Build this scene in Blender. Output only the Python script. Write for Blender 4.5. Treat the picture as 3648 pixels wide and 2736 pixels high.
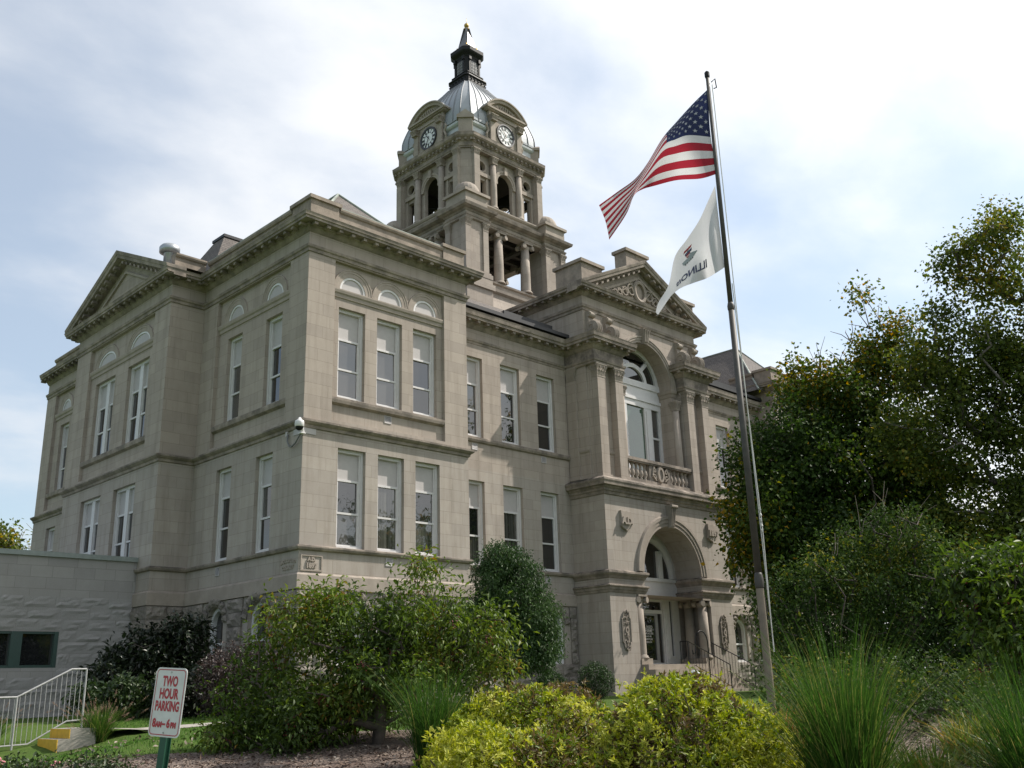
import bpy, math, random
import numpy as np
from mathutils import Matrix, Vector
for _o in list(bpy.data.objects): bpy.data.objects.remove(_o)
S = bpy.context.scene
COL = S.collection
R = math.radians
PI = math.pi

# ------------------------------------------------------------------ camera
CAM = np.array([-15.2286, -23.8064, 1.5984])
_y, _p, _r = R(44.82120), R(17.18223), R(-1.76302)
_f = np.array([math.cos(_y)*math.cos(_p), math.sin(_y)*math.cos(_p), math.sin(_p)])
_rt = np.array([math.sin(_y), -math.cos(_y), 0.0])
_up = np.cross(_rt, _f)
_c, _s = math.cos(_r), math.sin(_r)
_rr, _uu = _c*_rt + _s*_up, -_s*_rt + _c*_up
cam_d = bpy.data.cameras.new('camera')
cam_d.sensor_width = 36.0
cam_d.lens = 34.2885
cam_d.clip_start, cam_d.clip_end = 0.1, 3000
cam = bpy.data.objects.new('camera', cam_d)
COL.objects.link(cam)
cam.matrix_world = Matrix(((_rr[0], _uu[0], -_f[0], CAM[0]), (_rr[1], _uu[1], -_f[1], CAM[1]),
                           (_rr[2], _uu[2], -_f[2], CAM[2]), (0, 0, 0, 1)))
S.camera = cam
S.view_settings.view_transform = 'Standard'
S.view_settings.look = 'None'
S.view_settings.exposure = 0.3
S.view_settings.gamma = 1.0
S.cycles.max_bounces = 8
S.cycles.transparent_max_bounces = 8

# ------------------------------------------------------------------ sun and sky
SUN = np.array([2.2, -1.0, 2.65]); SUN /= np.linalg.norm(SUN)
sun_d = bpy.data.lights.new('sun', 'SUN')
sun_d.energy = 5.0
sun_d.angle = R(0.55)
sun_d.color = (1.0, 0.94, 0.85)
sun = bpy.data.objects.new('sun', sun_d)
COL.objects.link(sun)
sun.location = (30, -30, 60)
sun.rotation_euler = Vector(SUN).to_track_quat('Z', 'Y').to_euler()

W = bpy.data.worlds.new('World'); S.world = W
W.use_nodes = True
def _world():
    nt = W.node_tree; N = nt.nodes; L = nt.links
    for n in list(N): N.remove(n)
    out = N.new('ShaderNodeOutputWorld'); bg = N.new('ShaderNodeBackground')
    sky = N.new('ShaderNodeTexSky'); sky.sky_type = 'NISHITA'; sky.sun_disc = False
    sky.sun_elevation = math.asin(SUN[2])
    sky.sun_rotation = math.atan2(SUN[0], SUN[1])
    sky.altitude = 200; sky.air_density = 1.0; sky.dust_density = 1.6; sky.ozone_density = 1.0
    tc = N.new('ShaderNodeTexCoord')
    def M(op, a, b=None, c=None):
        n = N.new('ShaderNodeMath'); n.operation = op
        for i, v in enumerate((a, b, c)):
            if v is None: continue
            if hasattr(v, 'is_linked'): L.new(v, n.inputs[i])
            else: n.inputs[i].default_value = v
        return n.outputs[0]
    sep = N.new('ShaderNodeSeparateXYZ'); L.new(tc.outputs['Generated'], sep.inputs[0])
    zc = M('ADD', M('MAXIMUM', sep.outputs[2], 0.0), 0.22)
    cx = M('DIVIDE', sep.outputs[0], zc); cy = M('DIVIDE', sep.outputs[1], zc)
    comb = N.new('ShaderNodeCombineXYZ'); L.new(cx, comb.inputs[0]); L.new(cy, comb.inputs[1])
    def noise(scale, det, rough, off, dist=0.0):
        mp = N.new('ShaderNodeMapping'); mp.inputs['Location'].default_value = off
        mp.inputs['Rotation'].default_value = (0, 0, 0.6); mp.inputs['Scale'].default_value = (1.0, 1.35, 1)
        L.new(comb.outputs[0], mp.inputs[0])
        n = N.new('ShaderNodeTexNoise'); n.inputs['Scale'].default_value = scale
        n.inputs['Detail'].default_value = det; n.inputs['Roughness'].default_value = rough
        n.inputs['Distortion'].default_value = dist
        L.new(mp.outputs[0], n.inputs['Vector']); return n.outputs[0]
    n1 = noise(0.95, 8, 0.50, CLOUD_OFF, 0.1)
    n2 = noise(3.0, 8, 0.55, (4.2, 1.7, 0), 0.2)
    mixn = M('MULTIPLY_ADD', n2, 0.30, n1)
    dn = N.new('ShaderNodeVectorMath'); dn.operation = 'DOT_PRODUCT'
    L.new(tc.outputs['Generated'], dn.inputs[0]); dn.inputs[1].default_value = tuple(SUN)
    ds = M('MAXIMUM', dn.outputs['Value'], 0.0)
    # more veil towards the sun side
    bias = M('MULTIPLY_ADD', ds, 0.26, mixn)
    # a low bank of haze at the horizon
    hz = M('MULTIPLY', M('POWER', M('SUBTRACT', 1.0, M('MAXIMUM', sep.outputs[2], 0.0)), 5.0), 0.16)
    bias = M('ADD', bias, hz)
    ramp = N.new('ShaderNodeMapRange'); ramp.interpolation_type = 'SMOOTHSTEP'
    ramp.inputs['From Min'].default_value = 0.65; ramp.inputs['From Max'].default_value = 0.96
    L.new(bias, ramp.inputs[0])
    away = N.new('ShaderNodeMapRange'); away.interpolation_type = 'SMOOTHSTEP'; L.new(dn.outputs['Value'], away.inputs[0])  # dims clouds turned from the sun, added to deepen the side wall's shade
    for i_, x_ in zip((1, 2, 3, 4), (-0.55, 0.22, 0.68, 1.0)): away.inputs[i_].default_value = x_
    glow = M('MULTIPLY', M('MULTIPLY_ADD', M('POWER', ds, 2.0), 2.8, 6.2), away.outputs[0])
    cc = N.new('ShaderNodeCombineColor')
    L.new(M('MULTIPLY', glow, 0.985), cc.inputs[0]); L.new(M('MULTIPLY', glow, 1.0), cc.inputs[1]); L.new(M('MULTIPLY', glow, 1.02), cc.inputs[2])
    cl = N.new('ShaderNodeSeparateColor'); L.new(sky.outputs[0], cl.inputs[0]); ck_ = N.new('ShaderNodeCombineColor')
    for i_, (k_, mx_) in enumerate(((0.98, 6.6), (1.10, 7.5), (1.08, 8.2))): L.new(M('MINIMUM', M('MULTIPLY', cl.outputs[i_], k_), mx_), ck_.inputs[i_])
    mix = N.new('ShaderNodeMix'); mix.data_type = 'RGBA'
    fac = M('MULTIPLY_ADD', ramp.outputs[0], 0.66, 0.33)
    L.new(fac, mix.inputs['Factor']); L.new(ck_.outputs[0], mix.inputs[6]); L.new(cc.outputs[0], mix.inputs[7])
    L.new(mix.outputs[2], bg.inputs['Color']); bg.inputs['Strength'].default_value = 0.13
    L.new(bg.outputs[0], out.inputs[0])
CLOUD_OFF = (0.3, 0.1, 0)
_world()

# ------------------------------------------------------------------ materials
def newmat(name):
    m = bpy.data.materials.new(name); m.use_nodes = True
    nt = m.node_tree
    b = nt.nodes['Principled BSDF']
    return m, nt, b
def nodes(nt):
    N, L = nt.nodes, nt.links
    def math_(op, a, b=None, c=None):
        n = N.new('ShaderNodeMath'); n.operation = op
        for i, v in enumerate((a, b, c)):
            if v is None: continue
            if hasattr(v, 'is_linked'): L.new(v, n.inputs[i])
            else: n.inputs[i].default_value = v
        return n.outputs[0]
    def noise(vec, scale, det=5, rough=0.6):
        n = N.new('ShaderNodeTexNoise'); n.inputs['Scale'].default_value = scale
        n.inputs['Detail'].default_value = det; n.inputs['Roughness'].default_value = rough
        if vec is not None: L.new(vec, n.inputs['Vector'])
        return n.outputs[0]
    def mixc(fac, a, b, mode='MIX'):
        n = N.new('ShaderNodeMix'); n.data_type = 'RGBA'; n.blend_type = mode
        for sock, v in ((n.inputs['Factor'], fac), (n.inputs[6], a), (n.inputs[7], b)):
            if hasattr(v, 'is_linked'): L.new(v, sock)
            elif isinstance(v, (int, float)): sock.default_value = v
            else: sock.default_value = (*v, 1)
        return n.outputs[2]
    def rng(v, a, b, c=0.0, d=1.0):
        n = N.new('ShaderNodeMapRange'); L.new(v, n.inputs[0])
        for i, x in zip((1, 2, 3, 4), (a, b, c, d)): n.inputs[i].default_value = x
        return n.outputs[0]
    return N, L, math_, noise, mixc, rng
def stone_mat(name, base, joints=True, low=None, dark=0.0, bw=1.15, bh=0.372, rough=0.85, bumpy=0.25, streak=0.35):
    m, nt, b = newmat(name)
    N, L, M, noise, mixc, rng = nodes(nt)
    geo = N.new('ShaderNodeNewGeometry')
    pos = geo.outputs['Position']
    sp = N.new('ShaderNodeSeparateXYZ'); L.new(pos, sp.inputs[0])
    sn = N.new('ShaderNodeSeparateXYZ'); L.new(geo.outputs['True Normal'], sn.inputs[0])
    side = M('GREATER_THAN', M('ABSOLUTE', sn.outputs[0]), 0.6)
    u = M('ADD', M('MULTIPLY', sp.outputs[1], side), M('MULTIPLY', sp.outputs[0], M('SUBTRACT', 1.0, side)))
    cb = N.new('ShaderNodeCombineXYZ'); L.new(u, cb.inputs[0]); L.new(sp.outputs[2], cb.inputs[1])
    big = noise(pos, 0.45, 4, 0.55)
    mid = noise(pos, 3.0, 6, 0.65)
    fine = noise(pos, 38.0, 3, 0.7)
    st = N.new('ShaderNodeMapping'); st.inputs['Scale'].default_value = (2.6, 2.6, 0.22); L.new(pos, st.inputs[0])
    strk = noise(st.outputs[0], 1.3, 6, 0.65)
    col = mixc(rng(big, 0.3, 0.7), tuple(c*0.93 for c in base), tuple(min(1, c*1.07) for c in base))
    if low is not None:
        lw_ = M('LESS_THAN', sp.outputs[2], 9.0)
        col = mixc(lw_, col, mixc(rng(big, 0.3, 0.7), tuple(c*0.94 for c in low), tuple(c*1.06 for c in low)))
    col = mixc(rng(mid, 0.3, 0.75, 0, 0.5), col, tuple(c*f for c, f in zip(base, (0.80, 0.78, 0.76))))
    col = mixc(rng(strk, 0.47, 0.78, 0, streak), col, tuple(c*f for c, f in zip(base, (0.55, 0.53, 0.50))))
    col = mixc(rng(fine, 0.35, 0.7, 0, 0.28), col, tuple(min(1, c*1.18) for c in base))
    hgt = fine
    if joints:
        br = N.new('ShaderNodeTexBrick'); L.new(cb.outputs[0], br.inputs['Vector'])
        br.offset = 0.5; br.squash = 0.72; br.squash_frequency = 3
        br.inputs['Scale'].default_value = 1.0
        br.inputs['Mortar Size'].default_value = 0.0065
        br.inputs['Mortar Smooth'].default_value = 0.1
        br.inputs['Brick Width'].default_value = bw
        br.inputs['Row Height'].default_value = bh
        br.inputs['Color1'].default_value = (0.90, 0.89, 0.89, 1); br.inputs['Color2'].default_value = (1.07, 1.06, 1.045, 1)
        br.inputs['Mortar'].default_value = (0.66, 0.64, 0.62, 1)
        col = mixc(0.8, col, br.outputs['Color'], 'MULTIPLY')
        hgt = M('MULTIPLY_ADD', br.outputs['Fac'], -0.5, M('MULTIPLY', fine, 0.4))
    if dark > 0:
        # black lichen growing on upward facing ledges and in patches
        patch = noise(pos, 1.7, 7, 0.7)
        upw = rng(sn.outputs[2], -0.2, 0.75)
        f = M('MULTIPLY', rng(patch, 0.36, 0.60), M('MULTIPLY_ADD', upw, 0.50, 0.46))
        col = mixc(M('MULTIPLY', f, dark), col, (0.050, 0.046, 0.041))
        grn = noise(pos, 0.9, 4, 0.6)
        col = mixc(rng(grn, 0.56, 0.72, 0, 0.22*dark), col, (0.22, 0.213, 0.19))
    L.new(col, b.inputs['Base Color']); b.inputs['Roughness'].default_value = rough
    b.inputs['Specular IOR Level'].default_value = 0.2
    bp = N.new('ShaderNodeBump'); bp.inputs['Strength'].default_value = bumpy; bp.inputs['Distance'].default_value = 0.02
    L.new(hgt, bp.inputs['Height']); L.new(bp.outputs[0], b.inputs['Normal'])
    return m
def plain(name, col, rough=0.6, metal=0.0, spec=0.5, vary=0.12, scale=6.0, bump=0.0):
    m, nt, b = newmat(name)
    N, L, M, noise, mixc, rng = nodes(nt)
    geo = N.new('ShaderNodeNewGeometry')
    n = noise(geo.outputs['Position'], scale, 5, 0.6)
    c = mixc(rng(n, 0.3, 0.72), tuple(x*(1-vary) for x in col), tuple(min(1, x*(1+vary)) for x in col))
    L.new(c, b.inputs['Base Color'])
    b.inputs['Roughness'].default_value = rough; b.inputs['Metallic'].default_value = metal
    b.inputs['Specular IOR Level'].default_value = spec
    if bump:
        bp = N.new('ShaderNodeBump'); bp.inputs['Strength'].default_value = bump; bp.inputs['Distance'].default_value = 0.02
        L.new(noise(geo.outputs['Position'], scale*6, 4, 0.6), bp.inputs['Height']); L.new(bp.outputs[0], b.inputs['Normal'])
    return m
BASE = (0.372, 0.324, 0.281)
STONE = stone_mat('limestone_ashlar', BASE, low=(0.376, 0.341, 0.305), streak=0.75)
TRIM = stone_mat('limestone_trim', (0.382, 0.33, 0.283), joints=False, dark=0.35)
LEDGE = stone_mat('limestone_ledge', (0.37, 0.313, 0.266), joints=False, dark=1.2)
TOWERST = stone_mat('limestone_tower', (0.375, 0.328, 0.286), joints=True, bw=0.8, bh=0.42, dark=0.25)
ROCK = stone_mat('rock_faced_stone', (0.30, 0.268, 0.235), joints=False, rough=0.95, bumpy=0.7, streak=0.7, dark=0.75)
CARVE = stone_mat('carved_stone', (0.365, 0.316, 0.27), joints=False, dark=0.5)
ANNEXW = stone_mat('annex_split_block', (0.315, 0.305, 0.297), joints=False, rough=0.95, bumpy=0.5, streak=0.15)
ANNEXS = stone_mat('annex_smooth_block', (0.315, 0.305, 0.297), joints=True, bw=0.9, bh=0.345, bumpy=0.15, streak=0.15)
WHITE = plain('white_paint', (0.66, 0.645, 0.64), 0.45, vary=0.06)
FRAME = plain('grey_white_frame_paint', (0.60, 0.58, 0.575), 0.5, vary=0.06)
PANEL = plain('grey_infill_panel', (0.42, 0.395, 0.385), 0.55, vary=0.05)
BLACKM = plain('black_painted_metal', (0.012, 0.012, 0.013), 0.55, 0.0, spec=.25)
GOLD = plain('gilding', (0.46, 0.31, 0.10), 0.4, 0.8)
DOME = plain('silver_dome_metal', (0.34, 0.36, 0.38), 0.6, 0.25, vary=0.10, scale=1.5)
DOMEP = plain('pale_sheet_metal', (0.46, 0.48, 0.49), 0.5, 0.2, vary=0.1)
GUTTER = plain('dark_gutter_metal', (0.03, 0.03, 0.032), 0.5, 0.3)
COPPER = plain('verdigris_coping', (0.27, 0.30, 0.265), 0.7, 0.0, vary=0.3, scale=2.0)
FLASH = plain('bright_flashing', (0.5, 0.5, 0.5), 0.4, 0.7)
WOOD_SHADE = plain('dark_timber_and_shade', (0.06, 0.052, 0.045), 0.8)  # real timber of floors and ceilings, also the painted shade inside the belfry
CONC = plain('concrete', (0.30, 0.275, 0.245), 0.9, vary=0.15, scale=3, bump=0.2)
STEPST = plain('worn_step_stone', (0.30, 0.255, 0.21), 0.9, vary=0.2, scale=3, bump=0.2)
YELLOW = plain('yellow_safety_paint', (0.62, 0.36, 0.03), 0.6, vary=0.18, scale=9)
RAILW = plain('white_rail_paint', (0.36, 0.355, 0.35), 0.5, vary=0.2, scale=14)
IRON = plain('black_iron', (0.012, 0.012, 0.013), 0.4, 0.3)
BARK = plain('bark', (0.085, 0.068, 0.055), 0.95, vary=0.4, scale=7, bump=0.6)
BARKG = plain('grey_bark', (0.14, 0.12, 0.105), 0.95, vary=0.35, scale=7, bump=0.6)
TWIG = plain('bare_twig', (0.20, 0.165, 0.13), 0.9)
GREENFR = plain('dark_green_frame', (0.022, 0.055, 0.045), 0.45)
POLE = plain('weathered_pole_metal', (0.07, 0.064, 0.057), 0.6, 0.05, vary=0.25, spec=.4)
POLEL = plain('tan_pole_sleeve', (0.20, 0.165, 0.125), 0.6, 0.1, vary=0.2)
ROPE = plain('white_rope', (0.62, 0.61, 0.58), 0.8)
def shingle(name, c0, c1):
    m, nt, b = newmat(name)
    N, L, M, noise, mixc, rng = nodes(nt)
    geo = N.new('ShaderNodeNewGeometry')
    sp = N.new('ShaderNodeSeparateXYZ'); L.new(geo.outputs['Position'], sp.inputs[0])
    sn = N.new('ShaderNodeSeparateXYZ'); L.new(geo.outputs['True Normal'], sn.inputs[0])
    side = M('GREATER_THAN', M('ABSOLUTE', sn.outputs[0]), M('ABSOLUTE', sn.outputs[1]))
    u = M('ADD', M('MULTIPLY', sp.outputs[1], side), M('MULTIPLY', sp.outputs[0], M('SUBTRACT', 1.0, side)))
    cb = N.new('ShaderNodeCombineXYZ'); L.new(u, cb.inputs[0]); L.new(sp.outputs[2], cb.inputs[1])
    br = N.new('ShaderNodeTexBrick'); L.new(cb.outputs[0], br.inputs['Vector'])
    br.inputs['Scale'].default_value = 1.0; br.inputs['Brick Width'].default_value = 0.32; br.inputs['Row Height'].default_value = 0.115
    br.inputs['Mortar Size'].default_value = 0.012; br.inputs['Color1'].default_value = (*c0, 1); br.inputs['Color2'].default_value = (*c1, 1)
    br.inputs['Mortar'].default_value = (c0[0]*.35, c0[1]*.35, c0[2]*.35, 1)
    n = noise(geo.outputs['Position'], 1.3, 6, 0.65)
    c = mixc(rng(n, 0.3, 0.7, 0, 0.5), br.outputs['Color'], tuple(x*0.55 for x in c0))
    L.new(c, b.inputs['Base Color']); b.inputs['Roughness'].default_value = 0.9
    bp = N.new('ShaderNodeBump'); bp.inputs['Strength'].default_value = 0.6; bp.inputs['Distance'].default_value = 0.02
    L.new(br.outputs['Fac'], bp.inputs['Height']); bp.invert = True; L.new(bp.outputs[0], b.inputs['Normal'])
    return m
SHINGLE = shingle('asphalt_shingles', (0.125, 0.108, 0.10), (0.165, 0.145, 0.13))
def glass(name, tint, blind=0.0, slats=False):
    m, nt, b = newmat(name)
    N, L, M, noise, mixc, rng = nodes(nt)
    geo = N.new('ShaderNodeNewGeometry')
    if slats:
        mp = N.new('ShaderNodeMapping'); L.new(geo.outputs['Position'], mp.inputs[0]); mp.inputs['Scale'].default_value = (11, 11, 0.02)
        n = noise(mp.outputs[0], 1.0, 1, 0.4)
        c = mixc(rng(n, 0.35, 0.65), tuple(t*0.45 for t in tint), tint)
    else:
        n = noise(geo.outputs['Position'], 0.8, 3, 0.5)
        c = mixc(rng(n, 0.3, 0.7), tuple(t*0.7 for t in tint), tint)
    L.new(c, b.inputs['Base Color']); b.inputs['Roughness'].default_value = 0.6
    b.inputs['Specular IOR Level'].default_value = 0.0
    b.inputs['Coat Weight'].default_value = 1.0; b.inputs['Coat Roughness'].default_value = 0.02; b.inputs['Coat IOR'].default_value = 2.1
    bp = N.new('ShaderNodeBump'); bp.inputs['Strength'].default_value = 0.10; bp.inputs['Distance'].default_value = 0.02
    L.new(noise(geo.outputs['Position'], 2.1, 2, 0.5), bp.inputs['Height']); L.new(bp.outputs[0], b.inputs['Coat Normal'])
    return m
G_DARK = glass('window_glass_dark', (0.016, 0.017, 0.018))
G_MID = glass('window_glass_grey_shade', (0.085, 0.082, 0.078))
G_BLIND = glass('window_glass_slat_blind', (0.085, 0.085, 0.075), slats=True)
G_GREEN = glass('window_glass_green_tint', (0.05, 0.10, 0.062))  # base colour tinted green across the whole pane

# ------------------------------------------------------------------ mesh builder
class MB:
    def __init__(s): s.v = []; s.f = []; s.m = []; s.k = 0
    def add(s, vs, fs):
        n = len(s.v); s.v.extend([tuple(map(float, p)) for p in vs])
        for f in fs: s.f.append(tuple(i+n for i in f)); s.m.append(s.k)
    def quad(s, a, b, c, d): s.add((a, b, c, d), ((0, 1, 2, 3),))
    def box(s, x0, x1, y0, y1, z0, z1):
        s.add([(x, y, z) for x in (x0, x1) for y in (y0, y1) for z in (z0, z1)],
              [(0, 1, 3, 2), (4, 6, 7, 5), (0, 4, 5, 1), (2, 3, 7, 6), (0, 2, 6, 4), (1, 5, 7, 3)])
    def pbox(s, P, u0, u1, z0, z1, d0, d1):
        s.add([P(u, z, d) for u in (u0, u1) for z in (z0, z1) for d in (d0, d1)],
              [(0, 1, 3, 2), (4, 6, 7, 5), (0, 4, 5, 1), (2, 3, 7, 6), (0, 2, 6, 4), (1, 5, 7, 3)])
    def prism(s, poly, P0, P1):       # poly of 2D points mapped by two functions to bottom/top
        n = len(poly); a = [P0(*p) for p in poly]; b = [P1(*p) for p in poly]
        s.add(a+b, [tuple(range(n))[::-1], tuple(range(n, 2*n))] + [(i, (i+1) % n, (i+1) % n+n, i+n) for i in range(n)])
    def tube(s, pts, rad, n=8, cap=True):
        pts = [np.array(p, float) for p in pts]; m = len(pts)
        rads = rad if hasattr(rad, '__len__') else [rad]*m
        vs = []; prev = None
        for i, p in enumerate(pts):
            t = pts[min(i+1, m-1)] - pts[max(i-1, 0)]; t /= (np.linalg.norm(t)+1e-9)
            a = np.array([0, 0, 1.0]) if abs(t[2]) < .9 else np.array([1.0, 0, 0])
            if prev is not None: a = prev
            x = a - t*np.dot(a, t); x /= (np.linalg.norm(x)+1e-9); prev = x; y = np.cross(t, x)
            for k in range(n):
                an = 2*PI*k/n; vs.append(p + rads[i]*(x*math.cos(an)+y*math.sin(an)))
        fs = [(i*n+k, i*n+(k+1) % n, (i+1)*n+(k+1) % n, (i+1)*n+k) for i in range(m-1) for k in range(n)]
        if cap: fs += [tuple(range(n))[::-1], tuple(range((m-1)*n, m*n))]
        s.add(vs, fs)
    def lathe(s, c, prof, n=16, cap=True):   # prof list of (r,z)
        vs = [(c[0]+r*math.cos(2*PI*k/n), c[1]+r*math.sin(2*PI*k/n), z) for r, z in prof for k in range(n)]
        m = len(prof)
        fs = [(i*n+k, i*n+(k+1) % n, (i+1)*n+(k+1) % n, (i+1)*n+k) for i in range(m-1) for k in range(n)]
        if cap: fs += [tuple(range(n))[::-1], tuple(range((m-1)*n, m*n))]
        s.add(vs, fs)
    def sweep(s, path, prof, closed=False, caps=True):   # outside lies to the right of travel; prof (out,z)
        P = [np.array(p, float) for p in path]; n = len(P)
        def nrm(a, b):
            d = b-a; d /= np.linalg.norm(d); return np.array([d[1], -d[0]])
        vs = []
        for i in range(n):
            if closed: n1, n2 = nrm(P[i-1], P[i]), nrm(P[i], P[(i+1) % n])
            else:
                n1 = nrm(P[i-1], P[i]) if i > 0 else None
                n2 = nrm(P[i], P[i+1]) if i < n-1 else None
                n1 = n2 if n1 is None else n1; n2 = n1 if n2 is None else n2
            mt = (n1+n2)/(1+np.dot(n1, n2))
            for o, z in prof: q = P[i]+mt*o; vs.append((q[0], q[1], z))
        m = len(prof); cnt = n if closed else n-1
        fs = [(i*m+k, ((i+1) % n)*m+k, ((i+1) % n)*m+k+1, i*m+k+1) for i in range(cnt) for k in range(m-1)]
        if caps and not closed: fs += [tuple(range(m)), tuple(range((n-1)*m, n*m))[::-1]]
        s.add(vs, fs)
    def ring(s, P, cu, cz, rx, rz, prof, a0=0.0, a1=PI, n=24, caps=True):  # prof (dr,d) swept round an arch
        m = len(prof); vs = []
        for i in range(n+1):
            a = a0+(a1-a0)*i/n
            for dr, d in prof: vs.append(P(cu+(rx+dr)*math.cos(a), cz+(rz+dr)*math.sin(a), d))
        fs = [(i*m+k, (i+1)*m+k, (i+1)*m+k+1, i*m+k+1) for i in range(n) for k in range(m-1)]
        if caps: fs += [tuple(range(m)), tuple(range(n*m, (n+1)*m))]
        s.add(vs, fs)
    def facade(s, P, u0, u1, z0, z1, holes=(), depth=0.2):
        # holes: (ua,ub,za,zb) rectangles, (ua,ub,za,zb,'arch',rz), (cu,cz,r,'round')
        H = []
        for h in holes:
            if h[-1] == 'round': H.append((h[0]-h[2], h[0]+h[2], h[1]-h[2], h[1]+h[2]))
            elif len(h) == 6: H.append((h[0], h[1], h[2], h[3]+h[5]))
            else: H.append(h[:4])
        us = sorted({u0, u1, *[x for h in H for x in h[:2]]}); zs = sorted({z0, z1, *[x for h in H for x in h[2:4]]})
        us = [u for u in us if u0-1e-6 <= u <= u1+1e-6]; zs = [z for z in zs if z0-1e-6 <= z <= z1+1e-6]
        for i in range(len(us)-1):
            for j in range(len(zs)-1):
                cu, cz = (us[i]+us[i+1])/2, (zs[j]+zs[j+1])/2
                if any(h[0] < cu < h[1] and h[2] < cz < h[3] for h in H): continue
                s.quad(P(us[i], zs[j], 0), P(us[i+1], zs[j], 0), P(us[i+1], zs[j+1], 0), P(us[i], zs[j+1], 0))
        for h, b in zip(holes, H):
            if h[-1] == 'round':
                cu, cz, r = h[:3]; n = 24
                for k in range(n):
                    a, c = 2*PI*k/n, 2*PI*(k+1)/n
                    def sq(t):
                        q = max(abs(math.cos(t)), abs(math.sin(t))); return (cu+r*math.cos(t)/q, cz+r*math.sin(t)/q)
                    i0, i1 = (cu+r*math.cos(a), cz+r*math.sin(a)), (cu+r*math.cos(c), cz+r*math.sin(c))
                    s.quad(P(*i0, 0), P(*i1, 0), P(*sq(c), 0), P(*sq(a), 0))
                    s.quad(P(*i0, 0), P(*i1, 0), P(*i1, depth), P(*i0, depth))
                continue
            ua, ub, za, zb = h[:4]
            s.quad(P(ua, za, 0), P(ua, zb, 0), P(ua, zb, depth), P(ua, za, depth))
            s.quad(P(ub, za, 0), P(ub, zb, 0), P(ub, zb, depth), P(ub, za, depth))
            s.quad(P(ua, za, 0), P(ub, za, 0), P(ub, za, depth), P(ua, za, depth))
            if len(h) == 6:
                cu, rx, rz = (ua+ub)/2, (ub-ua)/2, h[5]; n = 24; zt = zb+rz
                pts = [(cu-rx*math.cos(PI*k/n), zb+rz*math.sin(PI*k/n)) for k in range(n+1)]
                for k in range(n):
                    a, c = pts[k], pts[k+1]
                    s.quad(P(*a, 0), P(*c, 0), P(c[0], zt, 0), P(a[0], zt, 0))
                    s.quad(P(*a, 0), P(*c, 0), P(*c, depth), P(*a, depth))
            else: s.quad(P(ua, zb, 0), P(ub, zb, 0), P(ub, zb, depth), P(ua, zb, depth))
    def disc(s, P, cu, cz, rx, rz, d, a0=0.0, a1=PI, n=24, zb=None):
        pts = [(cu+rx*math.cos(a0+(a1-a0)*k/n), cz+rz*math.sin(a0+(a1-a0)*k/n)) for k in range(n+1)]
        if zb is not None: pts += [(cu-rx, zb), (cu+rx, zb)]
        s.add([P(u, z, d) for u, z in pts], [tuple(range(len(pts)))])
    def cut(s):
        s.c = getattr(s, 'c', [(0, 0)]); s.c.append((len(s.v), len(s.f)))
    def pieces(s, name, mats, parent=None, smooth=False):    # one object for each stretch between cuts
        c = getattr(s, 'c', [(0, 0)])+[(len(s.v), len(s.f))]; out = []
        for (v0, f0), (v1, f1) in zip(c[:-1], c[1:]):
            if f1 == f0: continue
            t = MB(); t.v = s.v[v0:v1]; t.f = [tuple(i-v0 for i in f) for f in s.f[f0:f1]]; t.m = s.m[f0:f1]
            out.append(t.build(name, mats, parent, smooth))
        return out
    def build(s, name, mats, parent=None, smooth=False, loc=None, recalc=False):
        me = bpy.data.meshes.new(name)
        me.from_pydata(s.v, [], s.f)
        for m in (mats if isinstance(mats, (list, tuple)) else [mats]): me.materials.append(m)
        if any(s.m): me.polygons.foreach_set('material_index', s.m)
        if smooth: me.polygons.foreach_set('use_smooth', [True]*len(s.f))
        if recalc:
            import bmesh
            bm = bmesh.new(); bm.from_mesh(me); bmesh.ops.recalc_face_normals(bm, faces=bm.faces); bm.to_mesh(me); bm.free()
        me.update()
        return link(bpy.data.objects.new(name, me), parent, loc)
def link(o, parent=None, loc=None):
    COL.objects.link(o)
    if loc is not None: o.location = loc
    if parent is not None:
        o.parent = parent
        if parent.type == 'EMPTY' and loc is None:
            o.matrix_parent_inverse = (Matrix.Translation(parent.location) @ parent.rotation_euler.to_matrix().to_4x4()).inverted()
    return o
def tag(o, label=None, cat=None, group=None, kind=None):
    if label: o['label'] = label
    if cat: o['category'] = cat
    if group: o['group'] = group
    if kind: o['kind'] = kind
    return o
def thing(name, loc, label, cat, group=None, rz=0.0):
    o = bpy.data.objects.new(name, None); o.empty_display_size = 0.3
    COL.objects.link(o); o.location = loc; o.rotation_euler = (0, 0, rz)
    return tag(o, label, cat, group)
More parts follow.
